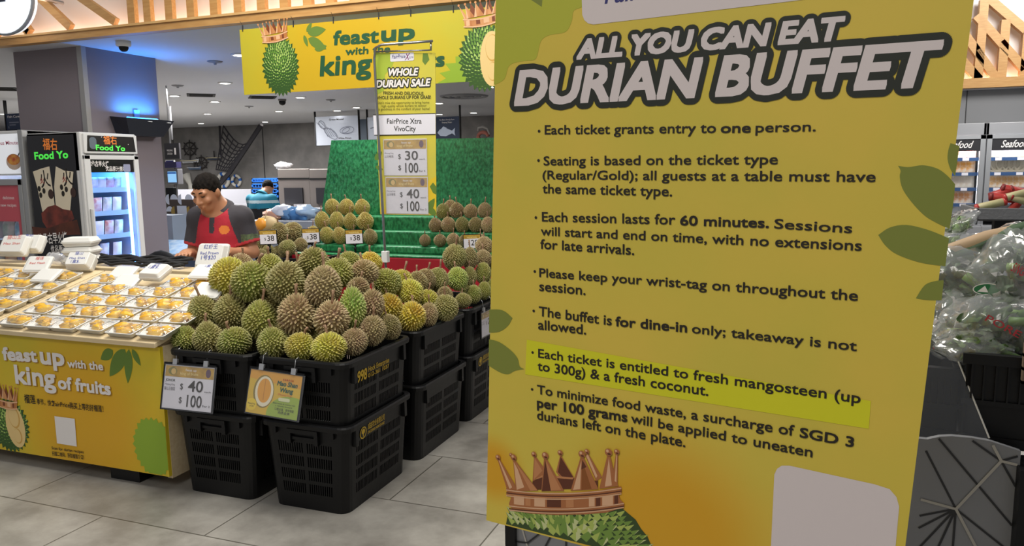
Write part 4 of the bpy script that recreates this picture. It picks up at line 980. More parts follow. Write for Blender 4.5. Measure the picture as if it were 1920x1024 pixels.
card(a, b-a, c-a, (b-a).length, (c-a).length*.98, 'yellow picture card of a split durian in black frame hanging on the front crate', None, msw, cat='picture card')
a = at(903, 634, 4.42); b = at(919, 628, 4.64)
card((-1.875, 4.42, a.z), (0, 1, 0), (0, 0, 1), .22, .16, 'white card hanging on the third aisle crate beside the large poster', None, price('28', None))

# ================================================================== TURF DISPLAY
def turf_mat():
    m = bpy.data.materials.new('artificial_turf'); m.use_nodes = True; nt = m.node_tree; b = nt.nodes['Principled BSDF']
    tc = nt.nodes.new('ShaderNodeTexCoord'); mp = nt.nodes.new('ShaderNodeMapping'); mp.inputs['Scale'].default_value = (1, 1, .6); nt.links.new(tc.outputs['Object'], mp.inputs[0])
    v = nt.nodes.new('ShaderNodeTexVoronoi'); v.inputs['Scale'].default_value = 70; nt.links.new(mp.outputs[0], v.inputs['Vector'])
    n = nt.nodes.new('ShaderNodeTexNoise'); n.inputs['Scale'].default_value = 45; n.inputs['Detail'].default_value = 6; nt.links.new(mp.outputs[0], n.inputs['Vector'])
    r = nt.nodes.new('ShaderNodeValToRGB'); r.color_ramp.elements[0].color = lin('#0c5a31'); r.color_ramp.elements[1].color = lin('#3a9a62'); r.color_ramp.elements[0].position = .35; r.color_ramp.elements[1].position = .72
    nt.links.new(n.outputs['Fac'], r.inputs[0]); nt.links.new(r.outputs[0], b.inputs['Base Color'])
    bp = nt.nodes.new('ShaderNodeBump'); bp.inputs['Strength'].default_value = 1; bp.inputs['Distance'].default_value = .02; nt.links.new(v.outputs['Color'], bp.inputs['Height']); nt.links.new(bp.outputs[0], b.inputs['Normal'])
    b.inputs['Roughness'].default_value = .38; return m
TURF = turf_mat()
GX0, GX1 = at(545, 480, 6.0).x, -2.0
t = empty('turf_display', (GX0, 6.0, 0)); gw = GX1-GX0
bl, br_ = at(593, 455, 6.5), at(618, 263, 6.75)
def gb(n, a, b, m, bv=.0): return box(n, (a[0]-GX0, a[1]-6.0, a[2]), (b[0]-GX0, b[1]-6.0, b[2]), m, t, bv)
zr = at(700, 478, 6.0).z
gb('base_table', (GX0, 6.0, .02), (GX1, 6.75, zr-.02), mat('red_table_cloth', '#a31226', .5), .01)
gb('table_turf', (GX0+.02, 6.005, zr-.02), (GX1-.02, 6.75, zr), TURF, .008)
sx = at(596, 470, 6.2).x
st = [(6.14, at(740, 462, 6.14).z), (6.30, at(740, 434, 6.30).z), (6.46, at(740, 406, 6.46).z)]
for Y, z in st: gb('turf_step', (sx, Y, zr), (GX1-.02, 6.66, z), TURF, .015)
s = MB(); xl0, xl1, zt = at(593, 470, 6.6).x, br_.x, br_.z
v = [(xl0, 6.62, zr), (GX1, 6.62, zr), (GX1, 6.78, at(930, 260, 6.78).z), (xl1, 6.78, zt)]
v = [(x-GX0, y-6, z) for x, y, z in v]; v += [(x, y+.05, z) for x, y, z in v]
s.add(v, [(0, 1, 2, 3), (7, 6, 5, 4), (0, 4, 5, 1), (1, 5, 6, 2), (2, 6, 7, 3), (3, 7, 4, 0)]); s.build('turf_backboard', TURF, t)
tag(t, 'stepped display covered in green artificial turf on a red base', 'display stand')
def zrow(rows, Y): return [(a, b, c, d, Y, e, f, dict(roll=rd.uniform(-.12, .12), lean=rd.uniform(-.1, .1))) for a, b, c, d, e, f in rows]
pile([
 ('top row of the golden group on turf', 'from the turf edge', zrow([(623, 384, 29, 33, 'u', 'f'), (650, 383, 29, 33, 'u', 'f'), (679, 386, 29, 33, 'u', 'f')], 6.52)),
 ('middle row of the golden group on turf', 'from the turf edge', zrow([(604, 412, 28, 36, 'u', 'f'), (631, 412, 28, 36, 'u', 'f'), (657, 414, 26, 34, 'u', 'p'), (685, 413, 31, 36, 'u', 'p')], 6.36)),
 ('bottom row of the golden group on turf', 'from the turf edge', zrow([(587, 428, 24, 30, 'u', 'f'), (613, 441, 28, 34, 'u', 'f'), (637, 442, 27, 34, 'u', 'f'), (662, 436, 24, 30, 'u', 'f'), (694, 445, 28, 32, 'd', 'f')], 6.2))], 'yellow-green durians on the turf steps')
pile([
 ('at the peak of the brown group on turf', 'alone', zrow([(845, 380, 28, 32, 'b', 'f')], 6.6)),
 ('upper row of the brown group on turf', 'from the hanging sign', zrow([(831, 406, 28, 32, 'o', 'f'), (857, 404, 28, 32, 'b', 'p'), (883, 406, 28, 30, 'b', 'f'), (909, 404, 27, 32, 'b', 'f')], 6.5)),
 ('middle row of the brown group on turf', 'from the hanging sign', zrow([(817, 432, 26, 30, 'b', 'f'), (841, 431, 28, 32, 'b', 'f'), (867, 431, 28, 32, 'o', 'f'), (892, 430, 28, 30, 'd', 'f'), (915, 431, 26, 32, 'b', 'f')], 6.36)),
 ('bottom row of the brown group on turf', 'from the hanging sign', zrow([(797, 452, 22, 24, 'b', 'f'), (825, 454, 25, 25, 'b', 'f'), (850, 453, 26, 28, 'b', 'f'), (872, 456, 24, 26, 'd', 'f'), (900, 456, 26, 28, 'b', 'f')], 6.2))], 'brown durians on the turf steps')
SUP = {6.52: st[2][1], 6.6: st[2][1], 6.5: st[2][1], 6.36: st[1][1], 6.2: st[0][1]}
for o in [q for q in COL.objects if q.get('group', '') in ('yellow-green durians on the turf steps', 'brown durians on the turf steps')]:
    k = min(SUP, key=lambda y: abs(y-o.get('row_y', o.location.y))); bz_ = o.location.z-.54*o.scale.z; dz_ = SUP[k]-bz_
    o.location.z += max(-.05, min(.045, dz_))
# black tray of durians beside the red table
tp = atz(530, 492, .80); ty = 5.5; tz0 = at(530, 486, ty).z; tx0, tx1 = at(478, 480, ty).x, at(590, 480, ty).x
t = empty('durian_tray', (tx0, ty, tz0-.09)); w = tx1-tx0
s = MB(); s.box((0, 0, 0), (w, .6, .02)).box((0, 0, 0), (w, .02, .1)).box((0, .58, 0), (w, .6, .1)).box((0, 0, 0), (.02, .6, .1)).box((w-.02, 0, 0), (w, .6, .1)); bevel(s.build('tray_body', BLACK, t), .006)
s = MB()
for k in range(22): s.box((.03+k*(w-.06)/22, -.004, .03), (.03+(k+.5)*(w-.06)/22, 0, .08))
s.build('side_grille', mat('grille_black', '#060606', .7), t); tag(t, 'shallow black tray of small durians behind the front heap, beside the person in red', 'tray')
box('tray_table', (tx0-.02, ty-.02, 0), (tx1+.02, ty+.46, tz0-.092), MATS['red_table_cloth'], None, .01); tag(bpy.data.objects['tray_table'], 'red-covered table carrying the shallow black durian tray', 'table')
pile([('in the black tray', 'from the person in red', [(487, 458, 30, 36, 5.75, 'd', 'f'), (490, 478, 22, 24, 5.62, 'd', 'f', dict(stem=False)), (504, 474, 28, 32, 5.66, 'o', 'f', dict(stem=False)), (523, 436, 36, 40, 5.85, 'd', 'p'), (522, 474, 26, 28, 5.68, 'd', 'f'), (539, 465, 33, 33, 5.68, 'o', 'f'), (547, 436, 42, 36, 5.86, 'd', 'f', dict(roll=-.9)), (564, 459, 26, 28, 5.8, 'd', 'f', dict(stem=False)), (578, 447, 22, 26, 6.0, 'd', 'f')])], 'durians in the black tray')
p = at(501, 424, 5.85); t = empty('opened_durian', p); s = MB(); w = 46*depth(p)/FPX
s.blob((0, 0, 0), (w*.5, w*.42, w*.42), 10, lump=.1); s.build('husk_half', mat('rind_tan', '#9b855c', .6), t, True); MB().blob((-.01, -w*.3, .02), (w*.3, w*.2, w*.26), 9, lump=.2).build('durian_flesh', mat('orange_flesh', '#d9912f', .4), t, True)
MB().tube([(.02, -w*.3, w*.2), (.06, -w*.3, w*.6)], .004, 5).build('toothpick', mat('pale_wood', '#d8c39a', .6), t); tag(t, 'opened durian showing orange flesh with a pick, behind the first $38 tag', 'durian')
# small tags on clip stands
def small_tag(px, py, Y, txt, lb, zb, grp='price tags on black clip stands'):
    p = at(px, py, Y); t = empty('price_tag', p, .36); k = depth(p)/FPX; w, h = 31*k, 25*k
    s = MB(); s.box((-w/2-.006, -.004, -h/2-.006), (w/2+.006, .004, h/2+.006)); s.build('frame', BLACK, t)
    P = Print(None, .0005); P.poly([(-w/2, -h/2), (w/2, -h/2), (w/2, h/2), (-w/2, h/2)], PAPER); P.poly([(-w/2, h*.22), (w/2, h*.22), (w/2, h/2), (-w/2, h/2)], GOLD); P.text('feast up with the king', (0, h*.28), w*.6, h*.12, mat('pale_gold_ink'), align='C', bold=.02)
    P.text('$', (-w*.24, -h*.22), None, h*.2, INK); P.text(txt, (-w*.06, -h*.28), w*.42, h*.4, INK, bold=.012)
    P.build('printing', t).matrix_local = Matrix.Translation((0, -.0045, 0)) @ Matrix.Rotation(PI/2, 4, 'X')
    s = MB(); s.tube([(0, .008, -h/2+.02), (0, .01, -h/2-.02), (.006, .012, -h/2-.04), (0, .01, zb-p.z)], .006, 7); s.blob((0, .008, -h/2-.012), (.016, .014, .016), 6).blob((0, .01, -h/2-.05), (.014, .014, .018), 6).box((-.03, -.02, zb-p.z-.006), (.03, .04, zb-p.z)); s.build('clip_stand', BLACK, t)
    t.rotation_euler = (0, -.03, .36); return tag(t, lb, 'price tag', grp)
small_tag(503, 445, 5.46, '38', 'white $38 tag over the black tray, first from the person in red', tz0-.09+.02)
small_tag(583, 442, 5.97, '38', 'white $38 tag by the turf edge, second from the person in red', zr)
small_tag(664, 444, 6.03, '38', 'white $38 tag before the yellow-green turf durians, third from the person in red', zr)
small_tag(885, 453, 6.03, '28', 'white $28 tag before the brown turf durians near the large poster', zr)

# ================================================================== HANGING SALE SIGN
SY = 4.98
fr = Frame(at(713, 402, SY), at(818, 404, SY)-at(713, 402, SY), (0, 0, 1))
# pole stands in front of the sign
pb = at(723, 492, SY-.03); pt_ = at(702, 110, SY-.03)
t = empty('hanging_sign', (pb.x, pb.y, 0)); org = Vector((pb.x, pb.y, 0))
c1 = at(704, 90, SY-.03)-org; c2 = at(715, 84, SY-.03)-org; e = at(811, 77, SY-.03)-org
MB().tube([(0, 0, .02), (0, 0, pb.z), pt_-org, c1, c2, e], .0095, 10).build('pole', STEEL, t, True)
MB().lathe([(.001, 0), (.16, 0), (.16, .012), (.03, .03), (.02, .06), (.001, .06)]).build('pole_base', BLACK, t, True)
box('pole_clamp', (-.024, -.02, pb.z-.0), (.024, .024, pb.z+.085), WHITE, t, .004)
h1 = at(808, 95, SY-.02)-org; h0 = at(808, 80, SY-.02)-org
MB().tube([h0, h1], .007, 6).tube([at(703, 97, SY-.01)-org, at(806, 94, SY-.01)-org], .006, 6).build('hanger', STEEL, t, True)
board = empty('sign_board', mtx=fr.m); board.parent = t; board.matrix_local = Matrix.Translation(-org) @ fr.m
cor = [fr.uv(*q) for q in ((713, 402), (818, 404), (816, 99), (700, 99))]
s = MB(); s.add([(x, y, -.004) for x, y in cor]+[(x, y, 0) for x, y in cor], [(3, 2, 1, 0), (4, 5, 6, 7), (0, 1, 5, 4), (1, 2, 6, 5), (2, 3, 7, 6), (3, 0, 4, 7)]); bo = s.build('board', mat('sign_yellow', '#d6c545', .4, c2='#c8c04c', scale=4), board)
P = Print(fr, .0004); LGR = mat('sign_light_green', '#a5b83c', .5)
P.ppoly([(701, 100), (745, 100), (735, 125), (722, 140), (720, 170), (703, 180)], LGR)
P.ppoly([(757, 370), (818, 330), (818, 402), (713, 401), (730, 385)], mat('sign_amber', '#e0bf2a', .5))
P.ppoly([(793, 100), (802, 100), (805, 112), (797, 122), (792, 115)], LEAF); P.ppoly([(806, 350), (812, 342), (818, 350), (818, 365), (812, 362)], LEAF)
for lf in (((800, 398), (815, 372), .45), ((818, 402), (798, 388), .5), ((703, 300), (716, 284), .5), ((704, 312), (718, 318), .45)): P.shape(smooth_leaf(P.uv(*lf[0]), P.uv(*lf[1]), lf[2]), LEAF)
q0 = P.uv(732, 116); q1 = P.uv(776, 98); P.rrect(q0[0], q0[1], q1[0], q1[1], .01, PAPER)
NAVYINK = mat('navy_ink', '#31306f', .5); P.ptext('FairPrice', 735, 110, 760, 109, 7, NAVYINK, bold=.02, shear=.2); P.ptext('X', 759, 113, 767, 112, 12, mat('magenta_ink', '#7a2a63', .5), bold=.03, shear=.3); P.ptext('tra', 767, 110, 775, 109, 5, NAVYINK, shear=.2)
for f_, m in ((.22, OUTL), (.05, WHITEINK)):
    P.ptext('WHOLE', 727, 142, 782, 141, 13, m, bold=.02, fat=f_, shear=.2); P.ptext('DURIAN SALE', 706, 164, 805, 161, 13, m, bold=.02, fat=f_, shear=.2)
P.ptext('FRESH AND DELICIOUS', 719, 177, 794, 178, 5.5, OUTL, bold=.03); P.ptext('WHOLE DURIANS UP FOR GRAB!', 704, 186, 808, 185, 6, OUTL, bold=.03)
for tx, a, b, y in (("Don't miss this opportunity to bring home", 708, 805, 195), ('high quality whole durians to savour', 716, 800, 201), ('its goodness in the comfort of your home!', 708, 806, 207)): P.ptext(tx, a, y, b, y-1, 4.6, mat('olive_ink', '#5c5a22', .5))
P.ppoly([(700, 216), (817, 213), (817, 252), (702, 254)], PAPER)
P.ppoly([(700, 215), (817, 212), (817, 213.5), (700, 216.5)], INK); P.ppoly([(702, 253), (817, 251), (817, 252.5), (702, 254.5)], INK)
P.ptext('FairPrice Xtra', 726, 232, 791, 232, 9.5, OUTL, bold=.02); P.ptext('VivoCity', 739, 246, 780, 246, 9.5, OUTL, bold=.02)
P.build('printing', board)
for (y0, y1, x0, x1, top, bb) in ((260, 329, 721, 800, '30', 'For 4'), (332, 400, 725, 802, '40', 'For 2')):
    a = fr.uv(x0, y1); b = fr.uv(x1, y0); cw0, ch0 = b[0]-a[0], b[1]-a[1]
    cd_ = empty('price_insert'); cd_.parent = board; cd_.location = (a[0], a[1], .001)
    box('insert_card', (0, 0, 0), (cw0, ch0, .002), PAPER, cd_); P = Print(None, .0026); price(top, '100', 'each', bb)(P, cw0, ch0); P.build('printing', cd_)
    o = box('clear_pocket', (-.006, -.006, .004), (cw0+.006, ch0+.006, .0045), film('pocket_film', '#e0e0e4', .93, .05, .25, 25), cd_)
# keep to three levels: pocket cards become parts of the sign itself
for cd_ in [q for q in board.children if q.name.startswith('price_insert')]:
    m = board.matrix_local @ cd_.matrix_local
    cd_.parent = t; cd_.matrix_local = Matrix.Translation((0, 0, 0)) @ m
tag(t, 'tall yellow whole durian sale sign with two price cards on a chrome pole', 'sign')

# ================================================================== YELLOW BANNER UNDER THE FASCIA
BYB = 5.57
a = at(458, 178, BYB); fr = Frame(a, (1, 0, 0), (0, 0, 1)); bw_ = at(1010, 150, BYB).x-a.x
t = empty('hanging_banner', mtx=fr.m); tl = fr.uv(449, 56); hgt = tl[1]
s = MB(); c4 = [(0, 0), (bw_, 0), (bw_, hgt), (0, hgt)]; c4 = [fr.uv(458, 178), (bw_, fr.uv(928, 150)[1]), (bw_, fr.uv(930, 12)[1]), fr.uv(449, 56)]
s.add([(x, y, -.008) for x, y in c4]+[(x, y, 0) for x, y in c4], [(3, 2, 1, 0), (4, 5, 6, 7), (0, 1, 5, 4), (1, 2, 6, 5), (2, 3, 7, 6), (3, 0, 4, 7)]); s.build('banner_board', mat('banner_yellow', '#c9b426', .45, c2='#bfb733', scale=2), t)
for x in (455, 550, 625, 710, 770, 850, 915):
    q = fr.uv(x, 56-(x-449)*.0915-1); MB().tube([(q[0], q[1]-.02, .0), (q[0], q[1]+.03, .0)], .006, 5).tube([(q[0], q[1]+.03, 0), (q[0], 2.9-a.z, .03)], .0015, 4).build('hook', DARKV, t)
P = Print(fr, .001)
blobs(MATS['banner_yellow'], [((*fr.uv(640, 110), 0), .95, '#cca81a')]); P.clip = c4; burst(P, fr.uv(915, 150), .42, .26, LG, 22, .16, 6)
for lf in (((590, 93), (613, 86), .45), ((578, 72), (612, 92), .4), ((577, 62), (611, 55), .45), ((575, 60), (585, 42), .4), ((570, 66), (577, 88), .35)): P.shape(smooth_leaf(P.uv(*lf[0]), P.uv(*lf[1]), lf[2]), LEAF)
P.ptext('feast', 625, 84, 709, 79, 25, GREENINK, fat=.05, shear=.12); P.ptext('up', 716, 77, 776, 72, 27, GREENINK, fat=.07, shear=.1)
P.ptext('with the', 648, 103, 731, 98, 13, GREENINK, fat=.045, shear=.12); P.ptext('king', 601, 142, 695, 136, 36, GREENINK, fat=.042, shear=.12); P.ptext('of fruits', 704, 135, 832, 123, 25, GREENINK, fat=.055, shear=.12)
P.build('lettering', t)
P = Print(fr, .0015); durian_print(P, fr.uv(526, 124), .175, .235, .05, n=240, seed=2); crown_print(P, fr.uv(517, 79), .26, .185, .09); P.build('durian_picture', t); P = Print(fr, .0015)
def clipr(pts): return [(min(x, bw_), y) for x, y in pts]
durian_print(P, fr.uv(908, 108), .2, .24, .0, n=200, seed=4, half=True, clipf=clipr); crown_print(P, fr.uv(905, 49), .3, .2, .09); P.build('durian_picture', t)
tag(t, 'long yellow feast up banner hanging under the timber beam', 'banner')

# ================================================================== PEOPLE: bodies grown from blended capsules
def _cap(P, a, b, ra, rb):
    a = np.array(a, float); b = np.array(b, float); d = b-a; t = np.clip(((P-a)@d)/max(1e-9, d@d), 0, 1)
    return np.linalg.norm(P-(a+t[..., None]*d), axis=-1)-(ra+(rb-ra)*t)
def _ell(P, c, r, M=None):
    q = P-np.array(c, float)
    if M is not None: q = q@np.array(M)
    r = np.array(r, float); k0 = np.linalg.norm(q/r, axis=-1); k1 = np.linalg.norm(q/(r*r), axis=-1)
    return k0*(k0-1)/np.maximum(k1, 1e-6)
def _smin(a, b, k): h = np.clip(.5+.5*(b-a)/k, 0, 1); return b+(a-b)*h-k*h*(1-h)
def blend(prims, k):
    def f(P):
        r = None
        for q in prims:
            kk = k
            if q[0] == 'c': d = _cap(P, *q[1:5]); kk = q[5] if len(q) > 5 else k
            else: d = _ell(P, *q[1:4]) if len(q) > 3 else _ell(P, *q[1:3]); kk = q[4] if len(q) > 4 else k
            r = d if r is None else _smin(r, d, kk)
        return r
    return f
def surface(f, lo, hi, h, name):
    lo = np.array(lo, float); n = np.ceil((np.array(hi)-lo)/h).astype(int)+1
    g = np.stack(np.meshgrid(*[lo[i]+h*np.arange(n[i]) for i in range(3)], indexing='ij'), -1)
    V = np.concatenate([f(g[i:i+16]) for i in range(0, n[0], 16)], 0)
    ins = V < 0; offs = [(i, j, k) for i in (0, 1) for j in (0, 1) for k in (0, 1)]
    sl = lambda o: tuple(slice(o[i], n[i]-1+o[i]) for i in range(3))
    cnt = sum(ins[sl(o)].astype(int) for o in offs); act = (cnt > 0) & (cnt < 8); idx = np.argwhere(act)
    acc = np.zeros((len(idx), 3)); c = np.zeros(len(idx))
    for a in range(8):
        for b in range(a+1, 8):
            oa, ob = np.array(offs[a]), np.array(offs[b])
            if abs(oa-ob).sum() != 1: continue
            va = V[tuple((idx+oa).T)]; vb = V[tuple((idx+ob).T)]; x = (va < 0) != (vb < 0); t = va[x]/(va[x]-vb[x])
            acc[x] += idx[x]+oa+t[:, None]*(ob-oa); c[x] += 1
    verts = lo+h*acc/c[:, None]; vid = -np.ones(act.shape, int); vid[tuple(idx.T)] = np.arange(len(idx)); faces = []
    for ax in range(3):
        e = np.eye(3, dtype=int)[ax]; u, w = [np.eye(3, dtype=int)[(ax+k) % 3] for k in (1, 2)]
        A = ins[tuple(slice(0, n[i]-e[i]) for i in range(3))]; B = ins[tuple(slice(e[i], n[i]) for i in range(3))]
        for p in np.argwhere(A != B):
            if p[(ax+1) % 3] == 0 or p[(ax+2) % 3] == 0 or (p >= np.array(act.shape)).any(): continue
            q = [vid[tuple(p)], vid[tuple(p-u)], vid[tuple(p-u-w)], vid[tuple(p-w)]]
            if min(q) < 0: continue
            faces.append(q if A[tuple(p)] else q[::-1])
    me = bpy.data.meshes.new(name); me.from_pydata([tuple(v) for v in verts], [], [tuple(int(i) for i in q[::-1]) for q in faces]); me.update()
    me.polygons.foreach_set('use_smooth', [True]*len(me.polygons)); return me
def paint(me, fn): me.polygons.foreach_set('material_index', [fn(p.center) for p in me.polygons])
SKIN = mat('skin', '#b98462', .5, c2='#b07a5a', scale=9); HAIR = mat('black_hair', '#100d0b', .85, c2='#1d1815', scale=60, bump=.5, bscale=150, spec=.15)
def lerp(a, b, t): return tuple(a[i]+(b[i]-a[i])*t for i in range(3))
def hand(prims, wrist, dirv, side, curl=.6):
    w = Vector(wrist); d = Vector(dirv).normalized(); up = Vector((0, 0, 1)); s = d.cross(up).normalized()*side; nn = s.cross(d).normalized()
    if nn.z > 0: nn = -nn
    prims.append(('c', tuple(w), tuple(w+d*.05), .026, .03)); prims.append(('c', tuple(w+d*.03-s*.02), tuple(w+d*.085-s*.025), .017, .015)); prims.append(('c', tuple(w+d*.03+s*.02), tuple(w+d*.08+s*.025), .017, .014))
    for k, L in enumerate((.072, .08, .075, .058)):
        b = w+d*.085+s*(-.033+.022*k); m = b+d*L*.5+nn*L*.12*curl; e = m+d*L*.35+nn*L*.45*curl
        prims.append(('c', tuple(b), tuple(m), .0095, .009, .006)); prims.append(('c', tuple(m), tuple(e), .009, .0075, .006))
    b = w+d*.025-s*.03; m = b+d*.035-s*.03+nn*.01; e = m+d*.03-s*.008+nn*.012
    prims.append(('c', tuple(b), tuple(m), .012, .011, .01)); prims.append(('c', tuple(m), tuple(e), .0105, .008, .006))
def person(loc, rz, J, shirt_paint, shirt_mats, label, h=.009, pants='#26262b', face=True, hair='short', cuff=.75, scale=1.0):
    """J: joints in the person's own frame, facing -y"""
    root = empty('person', loc, rz); root.scale = (scale,)*3
    Rh = Matrix.Rotation(J['head_yaw'], 3, 'Z') @ Matrix.Rotation(J['head_pitch'], 3, 'X'); hc = Vector(J['head'])
    def H(x, y, z): return tuple(hc+Rh @ Vector((x, y, z)))
    M = [list(r) for r in Rh]
    head = [('e', tuple(hc+Rh @ Vector((0, .012, .028))), (.076, .096, .094), M), ('e', H(0, -.022, -.035), (.062, .072, .078), M, .03), ('e', H(0, -.05, -.088), (.036, .032, .026), M, .035),
            ('c', H(0, -.094, .012), H(0, -.112, -.03), .010, .0155, .012), ('e', H(.014, -.1, -.034), (.011, .012, .009), M, .008), ('e', H(-.014, -.1, -.034), (.011, .012, .009), M, .008),
            ('c', H(-.045, -.078, .03), H(.045, -.078, .03), .014, .014, .018), ('e', H(.044, -.07, -.025), (.024, .022, .022), M, .02), ('e', H(-.044, -.07, -.025), (.024, .022, .022), M, .02),
            ('c', H(-.02, -.093, -.06), H(.02, -.093, -.06), .008, .008, .008), ('c', H(-.016, -.091, -.07), H(.016, -.091, -.07), .009, .009, .006),
            ('e', H(.08, .012, -.005), (.011, .02, .033), M, .008), ('e', H(-.08, .012, -.005), (.011, .02, .033), M, .008)]
    nb = J['neck']; ch, be, pe = J['chest'], J['belly'], J['pelvis']
    body = list(head)+[('c', H(0, .025, -.05), nb, .056, .062, .03), ('e', ch, (J.get('cw', .17), .115, .17), None, .06), ('e', be, (J.get('bw', .165), .13, .15), None, .08), ('e', pe, (.165, .12, .12), None, .08), ('c', nb, ch, .07, .1, .06)]
    torso = [('e', ch, (J.get('cw', .17), .115, .17)), ('e', be, (J.get('bw', .165), .135, .15), None, .08), ('e', pe, (.168, .125, .11), None, .08), ('c', nb, ch, .068, .11, .07)]
    arms = []; sleeve = []
    for sd, s_ in (('L', 1), ('R', -1)):
        sh, el, wr = J['sh'+sd], J['el'+sd], J['wr'+sd]
        arms += [('c', tuple(Vector(ch)+Vector((s_*.08, 0, .08))), sh, .07, .062, .05), ('c', sh, el, .054, .041, .04), ('c', el, wr, .042, .029, .02)]
        hand(arms, wr, Vector(wr)-Vector(el), s_)
        sleeve += [('c', tuple(Vector(ch)+Vector((s_*.08, 0, .08))), sh, .072, .064, .05), ('c', sh, lerp(sh, el, cuff), .06, .06, .035)]
    legs = []
    for s_ in (1, -1):
        hp = (pe[0]+s_*.09, pe[1], pe[2]-.06); kn = (pe[0]+s_*.1, pe[1]-.03, .5); an = (pe[0]+s_*.1, pe[1]+.02, .09)
        legs += [('c', hp, kn, .09, .06, .03), ('c', kn, an, .058, .038, .03), ('c', an, (an[0], an[1]-.14, .04), .04, .035, .03)]
    allp = body+arms+legs
    fb = blend(allp, .03); pts = [q for q in (J['wrL'], J['wrR'], J['elL'], J['elR'], tuple(hc), pe)]
    lo = [min(p[i] for p in pts)-.26 for i in range(3)]; hi = [max(p[i] for p in pts)+.26 for i in range(3)]; lo[2] = -.01
    me = surface(fb, lo, hi, h, 'body'); obj('body', me, SKIN, root)
    # shirt
    ft = blend(torso+sleeve, .05); hem = pe[2]-.10
    cuts = [(np.array(lerp(J['sh'+s], J['el'+s], cuff)), np.array(Vector(J['el'+s])-Vector(J['sh'+s]).copy()), np.array(J['sh'+s])) for s in 'LR']
    nbv = np.array(nb); nd = np.array(Vector(H(0, 0, 0))-Vector(nb)); nd = nd/np.linalg.norm(nd)
    def fs(P):
        d = ft(P)-.012
        d = np.maximum(d, hem-P[..., 2]); q = P-nbv; al = q@nd; rad = np.linalg.norm(q-al[..., None]*nd, axis=-1); d = np.where(rad < .11, np.maximum(d, al-.012), d)
        for c, a, s0 in cuts:
            a = a/np.linalg.norm(a); near = _cap(P, s0, c+a*.3, .0, .0) < .125
            d = np.where(near, np.maximum(d, (P-c)@a), d)
        return d
    lo2 = [lo[0], lo[1], hem-.03]; me = surface(fs, lo2, hi, h*.85, 'shirt'); paint(me, shirt_paint); so = obj('shirt', me, shirt_mats, root)
    # collar
    nx = Vector(nb)+Vector(nd)*.012; s = MB(); q = Vector(nd).orthogonal()
    bz = Vector(nd); bx = Vector((1, 0, 0)); bx = (bx-bz*bx.dot(bz)).normalized(); by = bz.cross(bx); v = []; m = 24
    for (rr, zz) in ((.086, -.03), (.078, .016), (.084, .02), (.108, -.026), (.102, -.034)):
        for k in range(m):
            a = 2*PI*k/m; v.append(nx+bx*math.cos(a)*rr+by*math.sin(a)*rr*.98+bz*zz)
    s.add(v, [(i*m+k, i*m+(k+1) % m, (i+1)*m+(k+1) % m, (i+1)*m+k) for i in range(4) for k in range(m)]); s.build('collar', J.get('collar', INK), root, True)
    fl = blend(legs+[('e', pe, (.165, .12, .12), None, .05)], .04)
    def fp(P): return np.maximum(np.maximum(fl(P)-.014, P[..., 2]-(pe[2]+.06)), .07-P[..., 2])
    me = surface(fp, [pe[0]-.35, pe[1]-.35, .05], [pe[0]+.35, pe[1]+.35, pe[2]+.12], .014, 'trousers'); obj('trousers', me, mat('trousers'+pants, pants, .8), root)
    s = MB()
    for s_ in (1, -1): s.blob((pe[0]+s_*.1, pe[1]-.06, .045), (.05, .14, .045), 8)
    s.build('shoes', BLACK, root, True)
    # hair
    Mi = np.array(M)
    def fh(P):
        q = (P-np.array(hc))@Mi
        d = _ell(P, tuple(hc+Rh @ Vector((0, .016, .034))), (.083, .101, .098), M)
        line = .058 if hair == 'short' else .05
        front = q[..., 2]-(line-.10*np.clip((q[..., 1]+.06)/.1, 0, 1.25))    # hairline falls towards the nape
        wob = .006*np.sin(q[..., 0]*170+q[..., 1]*90)*np.cos(q[..., 2]*140+q[..., 0]*60)
        return np.maximum(d+wob*.5, -front+wob)
    c = np.array(hc); me = surface(fh, c-.16, c+.16, h*.7, 'hair'); obj('hair', me, HAIR, root)
    if face:
        s = MB()
        for s_ in (1, -1): s.tube([H(s_*.018, -.094, .034), H(s_*.034, -.092, .04), H(s_*.052, -.078, .034)], [.0035, .0045, .003], 6)
        s.build('eyebrows', HAIR, root, True); s = MB()
        for s_ in (1, -1): s.tube([H(s_*.018, -.089, .010), H(s_*.032, -.0895, .0075), H(s_*.047, -.081, .009)], [.002, .0035, .002], 6)
        s.build('eyelids', mat('dark_lash', '#2a1a14', .6), root, True); s = MB()
        s.tube([H(-.026, -.094, -.066), H(0, -.1, -.0645), H(.026, -.094, -.066)], [.002, .0035, .002], 6); s.build('lips', mat('lips', '#8a4a40', .5), root, True)
    tag(root, label, 'person'); return root
RS = mat('red_polo_cloth', '#b32334', .8, c2='#a91d2e', scale=10, bump=.25, bscale=25); CS = mat('charcoal_sleeve_cloth', '#37343a', .8, bump=.25, bscale=25); EMB = mat('orange_emblem', '#d9772b', .6); REDB = mat('red_cuff', '#b8323a', .7); GRE = mat('green_badge', '#5a6a44', .7, c2='#3c4434', scale=60)
MY = 4.22
mp = at(412, 430, MY)
J1 = dict(head=(-.03, -.12, 1.475), head_yaw=-.28, head_pitch=.40, neck=(0, -.03, 1.36), chest=(0, -.01, 1.205), belly=(0, -.02, 1.03), pelvis=(0, .02, .88), cw=.155, bw=.16,
          shL=(.15, -.01, 1.30), shR=(-.15, -.01, 1.30), elL=(.215, -.01, 1.06), elR=(-.205, -.02, 1.05), wrL=(.12, -.17, 1.075), wrR=(-.16, -.18, 1.07), collar=mat('charcoal_sleeve_cloth'))
